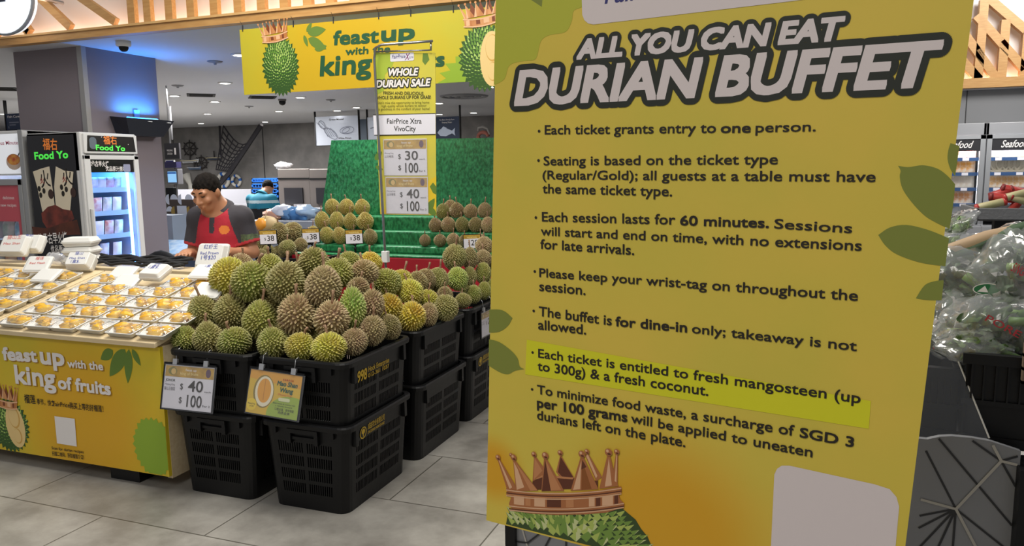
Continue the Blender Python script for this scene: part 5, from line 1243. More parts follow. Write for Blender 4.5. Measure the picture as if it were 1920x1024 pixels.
def sp1(c):
    x, y, z = c; ax = abs(x)
    for s in 'LR':
        sh, el = Vector(J1['sh'+s]), Vector(J1['el'+s]); d = el-sh; t = (Vector(c)-sh).dot(d)/d.dot(d)
        if t > .665 and ax > .13 and (Vector(c)-(sh+d*t)).length < .12: return 3
    if ax > .085+(1.37-z)*.27 and z > 1.0 and not (ax < .165 and z < 1.11):
        if x > .17 and 1.14 < z < 1.19 and y < -.0: return 4
        return 1
    if y < 0 and abs(x+.005) < .017 and z > 1.205: return 1
    if y < 0 and (x-.075)**2+(z-1.225)**2 < .03**2: return 2
    return 0
person((mp.x, MY+.02, 0), .30, J1, sp1, [RS, CS, EMB, REDB, GRE], 'person in a red polo with charcoal sleeves looking down behind the flesh counter', h=.0085)
BS = [mat('teal_cloth', '#1f7f9a', .8), mat('black_cloth', '#17171a', .8), mat('pale_stripe_cloth', '#b9cfd6', .8)]
PY2 = 8.82; p2 = at(488, 400, PY2)
J2 = dict(head=(-.03, -.21, 1.49), head_yaw=.5, head_pitch=.7, neck=(0, -.10, 1.39), chest=(0, -.03, 1.22), belly=(0, .0, 1.05), pelvis=(0, .05, .90),
          shL=(.17, -.06, 1.33), shR=(-.17, -.06, 1.33), elL=(.24, -.19, 1.1), elR=(-.24, -.16, 1.1), wrL=(.15, -.4, 1.02), wrR=(-.12, -.4, 1.03), collar=BS[0])
def sp2(c): return 2 if 1.27 < c.z < 1.315 else (0 if c.z > 1.19 else 1)
person((p2.x, PY2, 0), PI+.15, J2, sp2, BS, 'person in a teal and black striped shirt bending away over the fish counter', h=.013, face=False, hair='full', scale=.93)

# ================================================================== FISH HALL BEHIND
def pbox(name, x0, y0, x1, y1, Y, dp, m, label=None, cat=None, group=None, bv=0, parent=None, zb=None):
    a = at(x0, y1, Y); b = at(x1, y0, Y); z0 = a.z if zb is None else zb
    o = box(name, (a.x, Y, z0), (b.x, Y+dp, b.z), m, parent, bv)
    if label: tag(o, label, cat, group)
    return o
# column-foot counter with blue light
GREYC = mat('grey_blue_counter', '#8d97a6', .5)
pbox('base_cabinet', 268, 404, 322, 447, 7.3, .3, GREYC, 'grey cabinet at the foot of the column beside the blue-lit cooler', 'cabinet', zb=0)
t = empty('fish_counter', (at(276, 447, 7.0).x, 6.93, 0)); a = at(268, 447, 7.28); b = at(352, 478, 6.9); w = at(352, 450, 7.0).x-t.location.x
s = MB(); s.add([(-.1, 0, b.z), (w, 0, b.z), (w, .28, a.z), (-.1, .28, a.z), (-.1, 0, b.z-.05), (w, 0, b.z-.05), (w, .28, b.z-.05), (-.1, .28, b.z-.05)], [(0, 1, 2, 3), (0, 4, 5, 1), (1, 5, 6, 2), (2, 6, 7, 3), (3, 7, 4, 0)])
s.build('ice_bed', mat('blue_white_ice', '#9cc6ee', .3, c2='#cfe4fa', scale=14), t); box('counter_body', (-.1, 0, 0), (w, .28, b.z-.051), mat('navy_counter', '#2a3346', .5), t); tag(t, 'low fish counter with pale blue ice bed beside the cooler', 'counter')
l = area('fish_counter_light', (-6.0, 6.9, 1.75), .3, 5, (.4, .65, 1))
MB().tube([at(283+10*j, 483-8*math.sin(j*.8), 6.2) for j in range(7)], .035, 7).tube([at(300, 480, 6.2), (at(300, 480, 6.2).x, 6.2, 0)], .03, 7).build('rubber_bumper', mat('black_rubber', '#222326', .7), None, True); tag(bpy.data.objects['rubber_bumper'], 'curved black hose-like bumper in front of the pale blue ice bed', 'bumper')
bpy.data.objects['rubber_bumper'].location.z = 0
# weighing station sign, monitor, patterned panel
t = empty('weighing_sign', at(323, 298, 9.0)); o = t.location.copy(); k = depth(o)/FPX
box('sign_panel', (-17*k, 0, 0), (18*k, .03, 29*k), mat('dark_sign_panel', '#29272b', .5), t); MB().tube([(-4*k, .015, 29*k), (-4*k, .015, 2.9-o.z)], .012, 6).build('hanging_rod', STEEL, t)
box('sub_panel', (-16*k, -.005, -12*k), (4*k, .02, -2*k), WHITE, t); P = Print(None, .0006); P.text('WEIGHING', (-11*k, 14*k), 14*k, 3.5*k, WHITEINK); P.text('STATION', (-10*k, 8*k), 12*k, 3.5*k, WHITEINK); P.text('1', (7*k, 8*k), 4*k, 12*k, WHITEINK, bold=.03); P.poly([(-15*k, -7*k), (3*k, -7*k), (3*k, -3*k), (-15*k, -3*k)], NAVYINK)
P.build('lettering', t).matrix_local = Matrix.Translation((0, -.006, 0)) @ Matrix.Rotation(PI/2, 4, 'X'); tag(t, 'dark hanging weighing station sign with a white 1', 'sign')
t = empty('weighing_monitor', at(324, 346, 8.4)); k = depth(t.location)/FPX
box('casing', (-12*k, 0, 0), (13*k, .1, 29*k), mat('grey_monitor', '#7c7b80', .5), t, .006); box('screen', (-10*k, -.006, 4*k), (10*k, .0, 24*k), mat('blue_white_screen', '#8ec5f2', .4, emit=.8), t); box('screen_bar', (-10*k, -.008, 20*k), (10*k, -.005, 23*k), mat('blue_bar', '#2c64b4', .4, emit=.4), t); box('purple_header', (-15*k, -.01, 31*k), (13*k, .08, 42*k), mat('purple_header', '#3b3766', .5), t)
MB().tube([(0, .05, -1.0), (0, .05, 0)], .025, 8).build('stand', DSTEEL, t); box('stand_foot', (-.15, -.1, -t.location.z), (.15, .2, -.98), DSTEEL, t); tag(t, 'grey weighing monitor with pale blue screen under the weighing sign', 'monitor')
pbox('card_terminal', 312, 352, 325, 376, 8.0, .05, BLACK, 'black upright device below the blue-screened monitor', 'device', bv=.004, zb=0)
a = at(318, 447, 7.7); b = at(362, 374, 7.7); t = empty('patterned_board', (a.x, 7.7, a.z)); w, h = b.x-a.x, b.z-a.z
box('board', (0, 0, -a.z+.02), (w, .05, h), mat('brown_board', '#4a3f38', .6), t); P = Print(None, .0006); CRM = mat('pale_blue_white', '#cfd6e2', .5); MUST = mat('mustard', '#a5893f', .5)
q = w/3.2
for i in range(4):
    for j in range(4):
        m = (CRM, MUST)[(i+j*2+(i*j)) % 2]; cx, cy = i*q*.9, j*q*1.15+q*.3
        P.ell((min(max(cx, q*.3), w-q*.3), cy), q*.45, q*.5, m, 16, a0=(i+j) % 2*PI/2, a1=(i+j) % 2*PI/2+PI)
P.poly([(w*.38, h*.36), (w*.74, h*.36), (w*.74, h*.84), (w*.38, h*.84)], CRM); P.build('pattern', t).matrix_local = Matrix.Translation((0, -.001, 0)) @ Matrix.Rotation(PI/2, 4, 'X'); tag(t, 'board patterned with white and mustard half discs beside the person in red', 'board')
# long counter and equipment
TILE = mat('grey_wall_tile', '#8e8e96', .5)
pbox('counter_wall', 326, 355, 470, 410, 13.5, .15, TILE, 'low pale grey tiled wall behind the person in red', 'partition', zb=0)
pbox('service_counter', 440, 392, 606, 402, 9.4, .45, mat('counter_grey', '#8a8c93', .4), 'long grey fish counter behind the bending person', 'counter', zb=0)
bl = mat('blue_crate', '#1f5fb4', .5); bl2 = mat('blue_crate_dark', '#17488c', .5)
for k in range(6):
    a = at(472, 384-10*k+9, 10.6); b = at(521, 384-10*k, 10.6)
    if k == 0: zbase = a.z
    t = empty('blue_crate', (a.x, 10.6, a.z)); w, h = b.x-a.x, b.z-a.z
    s = MB(); s.box((0, 0, 0), (w, .4, .01)).box((0, 0, h*.75), (w, .02, h)).box((0, 0, 0), (w, .02, h*.3)).box((0, .38, 0), (w, .4, h)).box((0, 0, 0), (.02, .4, h)).box((w-.02, 0, 0), (w, .4, h)); s.build('crate_body', bl, t)
    s = MB()
    for j in range(9): s.box((w*j/9+.01, .004, h*.3), (w*j/9+.03, .016, h*.75))
    s.build('crate_slats', bl2, t); tag(t, 'blue plastic crate, %s from the bottom of the stack by the steel ovens' % ORD[k], 'crate', 'blue crates stacked by the ovens')
box('crate_stand', (at(472, 384, 10.6).x, 10.55, 0), (at(521, 384, 10.6).x, 11.0, zbase-.002), mat('stand_grey', '#6f7075', .5)); tag(bpy.data.objects['crate_stand'], 'grey stand under the stack of blue crates', 'stand')
for x0, x1, lb in ((520, 576, 'brown-grey steel oven cabinet beside the blue crates'), (579, 640, 'brown-grey steel oven cabinet half behind the turf display')):
    a = at(x0, 388, 9.9); b = at(x1, 316, 9.9); t = empty('steel_oven', (a.x, 9.95, 0)); w = b.x-a.x
    bevel(box('oven_body', (0, 0, .1), (w, .7, b.z), mat('brown_steel', '#6e6763', .4, .3), t), .01); box('dark_door', (w*.2, -.02, a.z+.05), (w*.78, 0, a.z+(b.z-a.z)*.5), mat('dark_glass', '#2b2a2d', .2), t); box('door_top_trim', (.01, -.012, b.z-.16), (w-.01, 0, b.z-.14), BLACK, t)
    tag(t, lb, 'oven')
p = at(531, 313, 10.1); s = MB(); s.blob((0, 0, .02), (.14, .1, .06), 10, lump=.5, seed=4); o = s.build('plastic_bag', mat('white_bag', '#dfdfe2', .4), None, True); o.location = (p.x, 10.1, at(531, 316, 9.9).z+.02); tag(o, 'white bag lying on top of the steel oven', 'plastic bag')
for i, (x, y, c, lb) in enumerate(((545, 401, '#6f9ac8', 'blue wrap'), (560, 405, '#4d7fb5', 'deep blue wrap'), (575, 398, '#9fb7d0', 'pale wrap'), (515, 405, '#cf9a80', 'salmon pink fish pack'), (530, 396, '#d8dbe6', 'white film roll'))):
    p = at(x, y+8, 8.3); s = MB(); s.blob((0, 0, .06), (.16, .1, .08), 9, lump=.6, seed=i+20); o = s.build('wrapped_fish', mat('fish_wrap'+str(i), c, .25), None, True); o.location = p; tag(o, 'crumpled %s on the ice counter behind the black durian tray' % lb, 'fish pack', 'packs on the ice counter')
a = at(478, 412, 8.2); b = at(612, 412, 8.2); box('ice_counter', (a.x, 8.0, 0), (b.x, 8.5, a.z+.0), mat('grey_counter_side', '#8a8d95', .5)); tag(bpy.data.objects['ice_counter'], 'grey ice counter between the black durian tray and the ovens', 'counter')
for x, lb in ((452, 'white label strip by the bending person, nearer the life rings'), (567, 'white label strip in front of the ovens')):
    pbox('counter_label', x-16, 383, x+14, 392, 9.35, .02, PAPER, lb, 'label', 'label strips on the fish counter')
# boards hanging over the counters
def hboard(x0, y0, x1, y1, Y, m, lb, draw):
    a = at(x0, y1, Y); b = at(x1, y0, Y); w, h = b.x-a.x, b.z-a.z; t = empty('hanging_board', (a.x, Y, a.z)); box('board', (0, 0, 0), (w, .03, h), m, t)
    s = MB(); s.box((-.02, -.01, 0), (0, .04, 2.9-a.z)).box((w, -.01, 0), (w+.02, .04, 2.9-a.z)).box((-.02, -.01, -.02), (w+.02, .04, 0)); s.build('hanger_frame', BLACK, t)
    P = Print(None, .001); draw(P, w, h); P.build('printing', t).matrix_local = Matrix.Translation((0, -.002, 0)) @ Matrix.Rotation(PI/2, 4, 'X'); tag(t, lb, 'hanging board')
SK = mat('sketch_ink', '#6f7486', .6)
def lob(P, w, h):
    P.text('Green Mussel', (w*.5, h*.86), w*.34, h*.06, INK, bold=.02, align='C'); P.text('White Prawn', (w*.68, h*.2), w*.3, h*.06, INK, bold=.02, align='C')
    for c, rx, ry, ro in (((w*.16, h*.72), .06, .16, .7), ((w*.36, h*.4), .17, .13, -.6), ((w*.74, h*.5), .16, .12, .1), ((w*.72, h*.5), .09, .07, .4)):
        n = 30; pts = [(c[0]+w*rx*math.cos(2*PI*k/n)*math.cos(ro)-h*ry*math.sin(2*PI*k/n)*math.sin(ro), c[1]+w*rx*math.cos(2*PI*k/n)*math.sin(ro)+h*ry*math.sin(2*PI*k/n)*math.cos(ro)) for k in range(n)]
        for k in range(n): P.line(pts[k], pts[(k+1) % n], .012, SK)
    for k in range(5): P.line((w*(.2+.04*k), h*.6), (w*(.3+.05*k), h*.28), .01, SK)
    P.line((w*.1, h*.85), (w*.3, h*.55), .012, SK); P.line((w*.04, h*.8), (w*.24, h*.5), .012, SK)
hboard(593, 216, 671, 273, 14.2, mat('lit_white_board', '#bcc3d2', .4, emit=.03), 'white hanging board with shellfish drawings above the ovens', lob)
hboard(690, 218, 742, 262, 14.2, mat('lit_white_board'), 'white hanging board mostly hidden behind the sale sign', lambda P, w, h: P.line((w*.1, h*.5), (w*.4, h*.6), .02, SK))
def fish(P, w, h):
    P.text('Sea Bass directly from', (w*.5, h*.84), w*.6, h*.07, WHITEINK, align='C'); P.text('Kampong Waters', (w*.5, h*.72), w*.4, h*.07, WHITEINK, align='C'); FB = mat('pale_fish_print', '#c8d4ea', .5)
    P.shape([(w*.1, h*.3), (w*.2, h*.45), (w*.45, h*.5), (w*.7, h*.38), (w*.82, h*.5), (w*.8, h*.3), (w*.83, h*.15), (w*.7, h*.26), (w*.45, h*.14), (w*.22, h*.16)], FB); P.shape([(w*.25, h*.46), (w*.35, h*.58), (w*.5, h*.5)], FB)
hboard(816, 218, 861, 262, 14.2, mat('navy_board', '#20304f', .5), 'navy hanging board with a pale fish near the large poster', fish)
hboard(13, 212, 40, 244, 9.5, mat('navy_board'), 'small navy fish care board behind the column', lambda P, w, h: (P.text('Fish Care', (w*.5, h*.74), w*.75, h*.14, WHITEINK, align='C', bold=.02), P.line((w*.2, h*.45), (w*.8, h*.45), .02, SK), P.line((w*.2, h*.3), (w*.6, h*.3), .02, SK), P.text('1', (w*.15, h*.1), None, h*.12, WHITEINK)))
pbox('wall_frame', 674, 219, 688, 272, 16.8, .05, mat('dull_blue_panel', '#5f6d80', .5), 'narrow dull blue panel between two hanging boards', 'panel')
MB().tube([at(897, 246+0, 16.9), at(897, 240, 16.9), at(905, 238, 16.9), at(914, 241, 16.9), at(918, 252, 16.9)], .03, 6).build('wall_rope', mat('rope_grey', '#a9a6a4', .7), None, True); tag(bpy.data.objects['wall_rope'], 'pale rope loop on the back wall beside the large poster', 'rope')
s = MB(); c = at(906, 256, 16.9); s.tube([c+Vector((.13*math.cos(k*.55), 0, .1*math.sin(k*.55))) for k in range(8)], .045, 7); s.build('wall_buoy', mat('salmon_buoy', '#b06a5c', .6), None, True); tag(bpy.data.objects['wall_buoy'], 'curved salmon ornament on the back wall beside the large poster', 'ornament')
# nautical wall ornaments
DWOOD = mat('dark_ornament', '#2a2626', .7); RINGW = mat('life_ring_white', '#d6d3cb', .6)
def ship_wheel(x, y, Y, rpx, m, lb):
    p = at(x, y, Y); r = rpx*depth(p)/FPX; t = empty('ship_wheel', p, .2)
    MB().tube([(r*.72*math.cos(2*PI*k/24), 0, r*.72*math.sin(2*PI*k/24)) for k in range(24)], r*.09, 8, closed=True).build('wheel_rim', m, t, True); MB().blob((0, 0, 0), (r*.18, r*.12, r*.18), 8).build('hub', m, t, True)
    for k in range(8):
        a = 2*PI*k/8; MB().tube([(0, 0, 0), (r*.72*math.cos(a), 0, r*.72*math.sin(a)), (r*.85*math.cos(a), 0, r*.85*math.sin(a)), (r*1.05*math.cos(a), 0, r*1.05*math.sin(a))], [r*.04, r*.05, r*.08, r*.04], 6).build('spoke', m, t, True)
    tag(t, lb, 'ship wheel')
ship_wheel(356, 279, 17.12, 16, DWOOD, 'dark ship wheel on the back wall next to the weighing sign')
ship_wheel(378, 305, 17.12, 14, DWOOD, 'second dark ship wheel lower on the wall above the person in red')
def life_ring(x, y, Y, rpx, lb):
    p = at(x, y, Y); r = rpx*depth(p)/FPX; t = empty('life_ring', p, .1)
    MB().tube([(r*.78*math.cos(2*PI*k/24), 0, r*.85*math.sin(2*PI*k/24)) for k in range(24)], r*.24, 8, closed=True).build('ring', RINGW, t, True)
    for a in (.2, 1.77, 3.34, 4.9):
        MB().tube([(r*.78*math.cos(a+d), 0, r*.85*math.sin(a+d)) for d in (-.22, -.07, .07, .22)], r*.265, 8).build('blue_band', bl, t, True)
    tag(t, lb, 'life ring', 'life rings on the back wall')
life_ring(419, 338, 17.12, 14, 'white life ring with blue bands right beside the head of the person in red'); life_ring(443, 339, 17.12, 11, 'smaller white life ring next to the bending person')
def boat(x, y, Y, wpx, m1, m2, lb):
    p = at(x, y, Y); w = wpx*depth(p)/FPX; t = empty('model_boat', p, .1); s = MB(); n = 8; v = []
    for i in range(n+1):
        a = i/n*2-1; b = (1-a*a)**.6*.16*w+.005; v += [(a*w*.5, -b, .14*w+abs(a)**3*.06*w), (a*w*.5, b, .14*w+abs(a)**3*.06*w), (a*w*.42, 0, 0)]
    f = []
    for i in range(n): q = i*3; f += [(q, q+3, q+5, q+2), (q+1, q+2, q+5, q+4), (q, q+1, q+4, q+3)]
    s.add(v, f); s.build('hull', m1, t); box('deck_stripe', (-w*.44, -.17*w, .10*w), (w*.44, -.165*w*.2, .13*w), m2, t); MB().tube([(0, 0, .1*w), (0, 0, .5*w)], .02, 5).build('mast', DWOOD, t); tag(t, lb, 'model boat', 'model boats on the back wall')
boat(402, 300, 17.08, 34, mat('boat_navy', '#3a4256', .6), mat('boat_cream', '#c9bd9a', .6), 'navy and cream model boat under the fishing net'); boat(357, 306, 17.08, 40, mat('boat_white', '#c9ccd2', .6), mat('boat_cream'), 'white model boat below the first ship wheel'); boat(365, 318, 17.08, 30, mat('boat_blue', '#5b6f8c', .6), mat('boat_white'), 'blue model boat above the head of the person in red')
s = MB(); NETM = mat('net_cord', '#26242a', .8)
A, B, Cc, Dd = (at(419, 236, 16.7), at(490, 234, 16.2), at(405, 318, 16.5), at(432, 322, 16.3))
for k in range(9):
    t_ = k/8; p = A.lerp(Cc, t_); q = B.lerp(Dd, t_); s.tube([p.lerp(q, j/8)-Vector((0, 0, .5*math.sin(PI*j/8)*(1-t_))) for j in range(9)], .018, 4)
    p = A.lerp(B, t_)-Vector((0, 0, .5*math.sin(PI*t_))); q = Cc.lerp(Dd, t_); s.tube([p.lerp(q, j/6) for j in range(7)], .012, 4)
s.tube([B, B.lerp(Dd, .5)+Vector((0, 0, .0)), Dd, at(412, 345, 16.2)], .06, 6)
s.tube([at(412, 236, 16.8), at(414, 290, 16.8)], .03, 5)
o = s.build('fishing_net', NETM, None); tag(o, 'dark fishing net draped from the ceiling over the back wall', 'net')
p = at(352, 340, 14.0); s = MB(); s.tube([at(348, 328, 17.1), at(356, 345, 17.1), at(362, 360, 17.1)], [.14, .06, .12], 7); s.build('starfish_ornament', RINGW, None, True); tag(bpy.data.objects['starfish_ornament'], 'white nautical ornament on the wall beside the head of the person in red', 'ornament')
MB().tube([at(318, 199, 9.3), at(322, 262, 9.3)], .02, 6).build('ceiling_pole', mat('dull_grey_pole', '#6a6a6c', .7), None, True); tag(bpy.data.objects['ceiling_pole'], 'thin grey pole coming down from the ceiling past the column', 'pole')
bpy.data.objects['ceiling_pole'].location.z = 0

# ================================================================== FAR AISLE: SEAFOOD FREEZERS
FY = 14.3
fz = at(1860, 230, FY).z; fx0 = at(1690, 260, FY).x; FM = mat('freezer_grey', '#8f9093', .4, .2)
dz1, dz0 = at(1860, 253, FY).z, at(1860, 408, FY).z
edges = [at(x, 300, FY).x for x in (1745, 1846, 1950)]
zb2 = at(1860, 420, FY).z
SFD = mat('dark_header_glass', '#2b2b2e', .3); LEDW = mat('freezer_led', '#f2f6ff', .4, emit=3)
shelf_y = (297, 325, 354, 384, 406)
shz = [at(1880, y, FY).z for y in shelf_y]
for i in range(2):
    x0, x1 = edges[i], edges[i+1]; w = x1-x0; t = empty('display_freezer', (x0, FY, 0))
    s = MB(); s.box((0, 0, dz1), (w, .8, fz)).box((0, .75, 0), (w, .8, fz)).box((0, 0, 0), (.04, .8, fz)).box((w-.04, 0, 0), (w, .8, fz)).box((0, -.12, .08), (w, .8, .6)).box((0, -.04, .6), (w, .8, dz0-.12)); bevel(s.build('cabinet', FM, t), .006)
    d = empty('door'); d.parent = t
    s = MB(); s.box((.01, -.05, dz0), (.08, -.005, dz1)).box((w-.08, -.05, dz0), (w-.01, -.005, dz1)).box((.01, -.05, dz0), (w-.01, -.005, dz0+.07)).box((.01, -.05, dz1-.06), (w-.01, -.005, dz1)); s.build('door_frame', mat('freezer_frame', '#a9abae', .35, .6), d)
    box('door_glass', (.08, -.03, dz0+.07), (w-.08, -.025, dz1-.06), GLASS, d); box('door_header', (.08, -.034, dz1-.25), (w-.08, -.031, dz1-.05), SFD, d)
    P = Print(None, .001); P.text('Seafood', (w*.5, dz1-.2), w*.46, .11, WHITEINK, align='C', shear=.3, bold=.015); P.build('lettering', d).matrix_local = Matrix.Translation((0, -.035, 0)) @ Matrix.Rotation(PI/2, 4, 'X')
    for z in shz:
        sh = box('shelf', (.06, .05, z-.03), (w-.06, .7, z), WHITE, t); box('price_rail', (.06, .02, z-.035), (w-.06, .05, z+.02), mat('navy_price_rail', '#274a78', .4), sh)
        P = Print(None, .001)
        for k in range(2): P.poly([(w*(.2+.4*k), -.03), (w*(.32+.4*k), -.03), (w*(.32+.4*k), .015), (w*(.2+.4*k), .015)], PAPER)
        P.build('price_labels', sh).matrix_local = Matrix.Translation((0, .018, z)) @ Matrix.Rotation(PI/2, 4, 'X')
    box('led_strip', (.05, .02, dz0+.1), (.08, .04, dz1-.4), LEDW, t); box('led_strip', (w-.08, .02, dz0+.1), (w-.05, .04, dz1-.4), LEDW, t)
    P = Print(None, .001); P.poly([(w*.15, fz-.32), (w*.27, fz-.32), (w*.27, fz-.25), (w*.15, fz-.25)], BLACK); P.poly([(w*.3, fz-.32), (w*.45, fz-.32), (w*.45, fz-.26), (w*.3, fz-.26)], mat('yellow_sticker', '#b9b03a', .5)); P.build('control_panel', t).matrix_local = Matrix.Translation((0, -.001, 0)) @ Matrix.Rotation(PI/2, 4, 'X')
    l = area('freezer_light', (0, 0, 0), w*.8, 24, (1, 1, 1)); l.parent = t; l.location = (w/2, .12, dz1-.12); l.data.shape = 'RECTANGLE'; l.data.size_y = .15
    tag(t, ('tall grey seafood freezer half hidden by the large poster', 'tall grey seafood freezer with the whole Seafood header in view')[i], 'freezer', 'seafood freezers')
    cols = [['#c0392b', '#e6a13a', '#d9c9b4', '#d08a4a', '#cfd3da'], ['#8d7f9c', '#d8d2c4', '#d4a05a', '#2f55b0', '#a83246']][i]
    for si, z in enumerate(shz):
        n = 6
        for k in range(n):
            xx = x0+.18+k*(w-.36)/(n-1); c = cols[si]; m = mat('freezer_pack'+c, c, .35, c2='#e9e4da', scale=9); lb = 'frozen pack, %s shelf of the freezer %s, %s from the poster' % (('top', 'second', 'middle', 'fourth', 'bottom')[si], ('half behind the poster', 'in full view')[i], ORD[k])
            if i == 1 and si == 1:
                s = MB(); s.tube([(.13*math.cos(2*PI*q/18), 0, .15+.13*math.sin(2*PI*q/18)) for q in range(18)], .022, 6, closed=True); s.blob((0, .02, .15), (.11, .03, .11), 8); o = s.build('frozen_tub', mat('tub_cream', '#a59c88', .4), None, True); o.location = (xx, FY+.2, z+.01); tag(o, lb, 'frozen tub', 'packs in the seafood freezers')
            else: pack('frozen_pack', (.2, .12, .235), m, lb, 'packs in the seafood freezers', (xx, FY+.22, z+.005), 0, -.08, 'frozen pack')

# ================================================================== VEGETABLE STAND BEHIND THE POSTER
VY = 1.6
vx0, vx1 = at(960, 990, VY).x, at(1910, 900, VY).x; vz = at(1739, 826, VY).z
t = empty('vegetable_stand', (vx0, VY, 0)); w = vx1-vx0; SLATE = mat('slate_grey_panel', '#7a7b7e', .5, c2='#838487', scale=4)
top = [(0, vz-.04), (w*.55, vz-.0)]+[(at(x, y, VY).x-vx0, at(x, y, VY).z) for x, y in ((1739, 824), (1762, 819), (1785, 818), (1820, 821), (1855, 827), (1895, 840))]+[(w, at(1910, 846, VY).z)]
pl = [(0, .06), (w, .06)]+top[::-1]
s = MB(); n = len(pl); s.add([(x, 0, z) for x, z in pl]+[(x, .012, z) for x, z in pl], [tuple(range(n)), tuple(range(n, 2*n))[::-1]]+[(i, n+i, n+(i+1) % n, (i+1) % n) for i in range(n)]); s.build('front_panel', SLATE, t)
zt = vz-.06; box('black_edge_post', (-.012, -.015, 0), (.012, .03, vz-.04), BLACK, t); box('black_edge_post', (w-.005, -.03, 0), (w+.03, .06, vz-.03), BLACK, t)
s = MB(); s.box((0, .03, .06), (.03, .9, zt)).box((w-.03, .03, .06), (w, .9, zt)).box((0, .87, .06), (w, .9, zt)).box((0, .03, zt-.12), (w, .9, zt-.1)); s.build('stand_body', mat('dark_stand_body', '#2a2a2b', .6), t)
P = Print(Frame((vx0, VY, 0), (1, 0, 0), (0, 0, 1)), .0008); DK = mat('dark_line_print', '#242426', .5); LT = mat('pale_line_print', '#a8a49b', .5)
hub = (1792, 954); hub2 = (1877, 864)
def pline(a, b, m, wd=.004): P.line(P.uv(*a), P.uv(*b), wd, m)
for q in ((1736, 845), (1724, 967), (1722, 990), (1722, 1028), (1757, 1030), (1786, 1030), (1885, 1028)): pline(hub, q, DK)
pline((1760, 822), (1897, 985), DK); pline((1823, 826), hub2, DK); pline(hub2, (1908, 855), DK); pline(hub2, (1904, 912), DK)
pline(hub, (1726, 936), LT, .005); pline(hub, hub2, LT, .005); pline(hub, (1832, 1030), LT, .005); pline(hub2, (1861, 834), LT, .005); pline(hub2, (1907, 871), LT, .005)
pline((980, 992), (990, 1026), LT); pline((966, 1014), (990, 1017), DK); pline((990, 1017), (1012, 1000), DK); pline((1033, 1005), (1020, 1030), DK); pline((1062, 1010), (1062, 1030), DK)
P.build('line_pattern', t).matrix_local = Matrix.Translation((-vx0, -VY, 0)) @ Matrix.Translation((vx0, VY, 0)) @ Matrix.Rotation(PI/2, 4, 'X')
tag(t, 'slate grey vegetable stand with radiating line pattern behind the large poster', 'display stand')
# acrylic divider
a, b, c, d = at(1700, 830, VY+.02), at(1855, 822, VY+.02), at(1797, 678, VY+.08), at(1700, 640, VY+.1)
s = MB(); q = [a, b, c, d]; s.add([tuple(p) for p in q]+[tuple(p+Vector((0, .004, 0))) for p in q], [(0, 1, 2, 3), (7, 6, 5, 4), (0, 4, 5, 1), (1, 5, 6, 2), (2, 6, 7, 3), (3, 7, 4, 0)])
o = s.build('acrylic_divider', film('smoky_acrylic', '#8a8c8c', .95, .1, 0), None); MB().tube([b, c], .0016, 5).build('polished_edge', mat('acrylic_edge', '#c6c4be', .3), o); tag(o, 'clear slanted acrylic divider on the vegetable stand beside the poster', 'divider')
# black crates on the stand
def veg_crate(pts, Y0, Y1, lb):
    (x0, y0), (x1, y1) = pts; a = at(x0, y1, Y0); b = at(x1, y0, Y0); w_, h_ = b.x-a.x, b.z-a.z; t = empty('vegetable_crate', (a.x, Y0, a.z), -.1); d_ = Y1-Y0
    s = MB(); s.box((0, 0, 0), (w_, .012, h_)).box((0, d_-.012, 0), (w_, d_, h_)).box((0, 0, 0), (.012, d_, h_)).box((w_-.012, 0, 0), (w_, d_, h_)).box((0, 0, 0), (w_, d_, .01)); bevel(s.build('crate_body', BLACK, t), .003)
    s = MB(); s.box((-.008, -.01, h_-.02), (w_+.008, .0, h_)).box((-.006, -.006, h_*.45), (w_+.006, 0, h_*.5)).box((-.006, -.006, .0), (w_+.006, 0, .02)); s.build('rim', BLACK, t); s = MB()
    for k in range(7): s.box((w_*(.05+.13*k), -.008, h_*.5), (w_*(.07+.13*k), .0, h_-.02))
    s.build('ribs', BLACK, t); return tag(t, lb, 'crate')
veg_crate(((1700, 690), (1800, 815)), VY+.12, VY+.5, 'black crate behind the acrylic divider under the bagged greens')
veg_crate(((1803, 672), (1990, 830)), VY+.06, VY+.42, 'long black crate full of bagged greens at the edge of the stand')
s = MB(); a = at(1895, 700, VY+.1)
for i in range(5):
    for j in range(4): s.box((a.x+.03*i, VY+.02, a.z+.026*j), (a.x+.03*i+.022, VY+.03, a.z+.026*j+.006)); s.box((a.x+.03*i, VY+.02, a.z+.026*j), (a.x+.03*i+.005, VY+.03, a.z+.026*j+.026))
o = s.build('plastic_lattice', mat('brown_lattice', '#6d5c4c', .6), None); tag(o, 'brown lattice basket piece at the picture edge of the vegetable stand', 'basket')
# bagged greens
GRN = [mat('leaf_green', '#56753c', .5, c2='#2f4a22', scale=14), mat('leaf_dark', '#3d5a35', .5, c2='#24371e', scale=14), mat('leaf_light', '#7f9a52', .5, c2='#4e7232', scale=14)]
ROOT = mat('pale_root', '#b09478', .5, c2='#a08a66', scale=10); BAGF = film('vegetable_bag_film', '#eef2ee', .87, .14, .8, 12)
def leaf_blob(s, c, L, wd, dirv, seed):
    rnd = random.Random(seed); d = Vector(dirv).normalized(); u = d.orthogonal().normalized(); v = d.cross(u); n = 7; vs = []
    for i in range(n+1):
        t_ = i/n; w_ = wd*math.sin(PI*min(1, t_*.9+.06))**.7
        for j in range(5):
            b = (j/4*2-1); vs.append(Vector(c)+d*(t_-.5)*L+u*b*w_*.5+v*(.25*w_*b*b+.012*noise.noise(Vector((t_*5, b*3, seed)))*2))
    s.add(vs, [(i*5+j, (i+1)*5+j, (i+1)*5+j+1, i*5+j+1) for i in range(n) for j in range(4)])
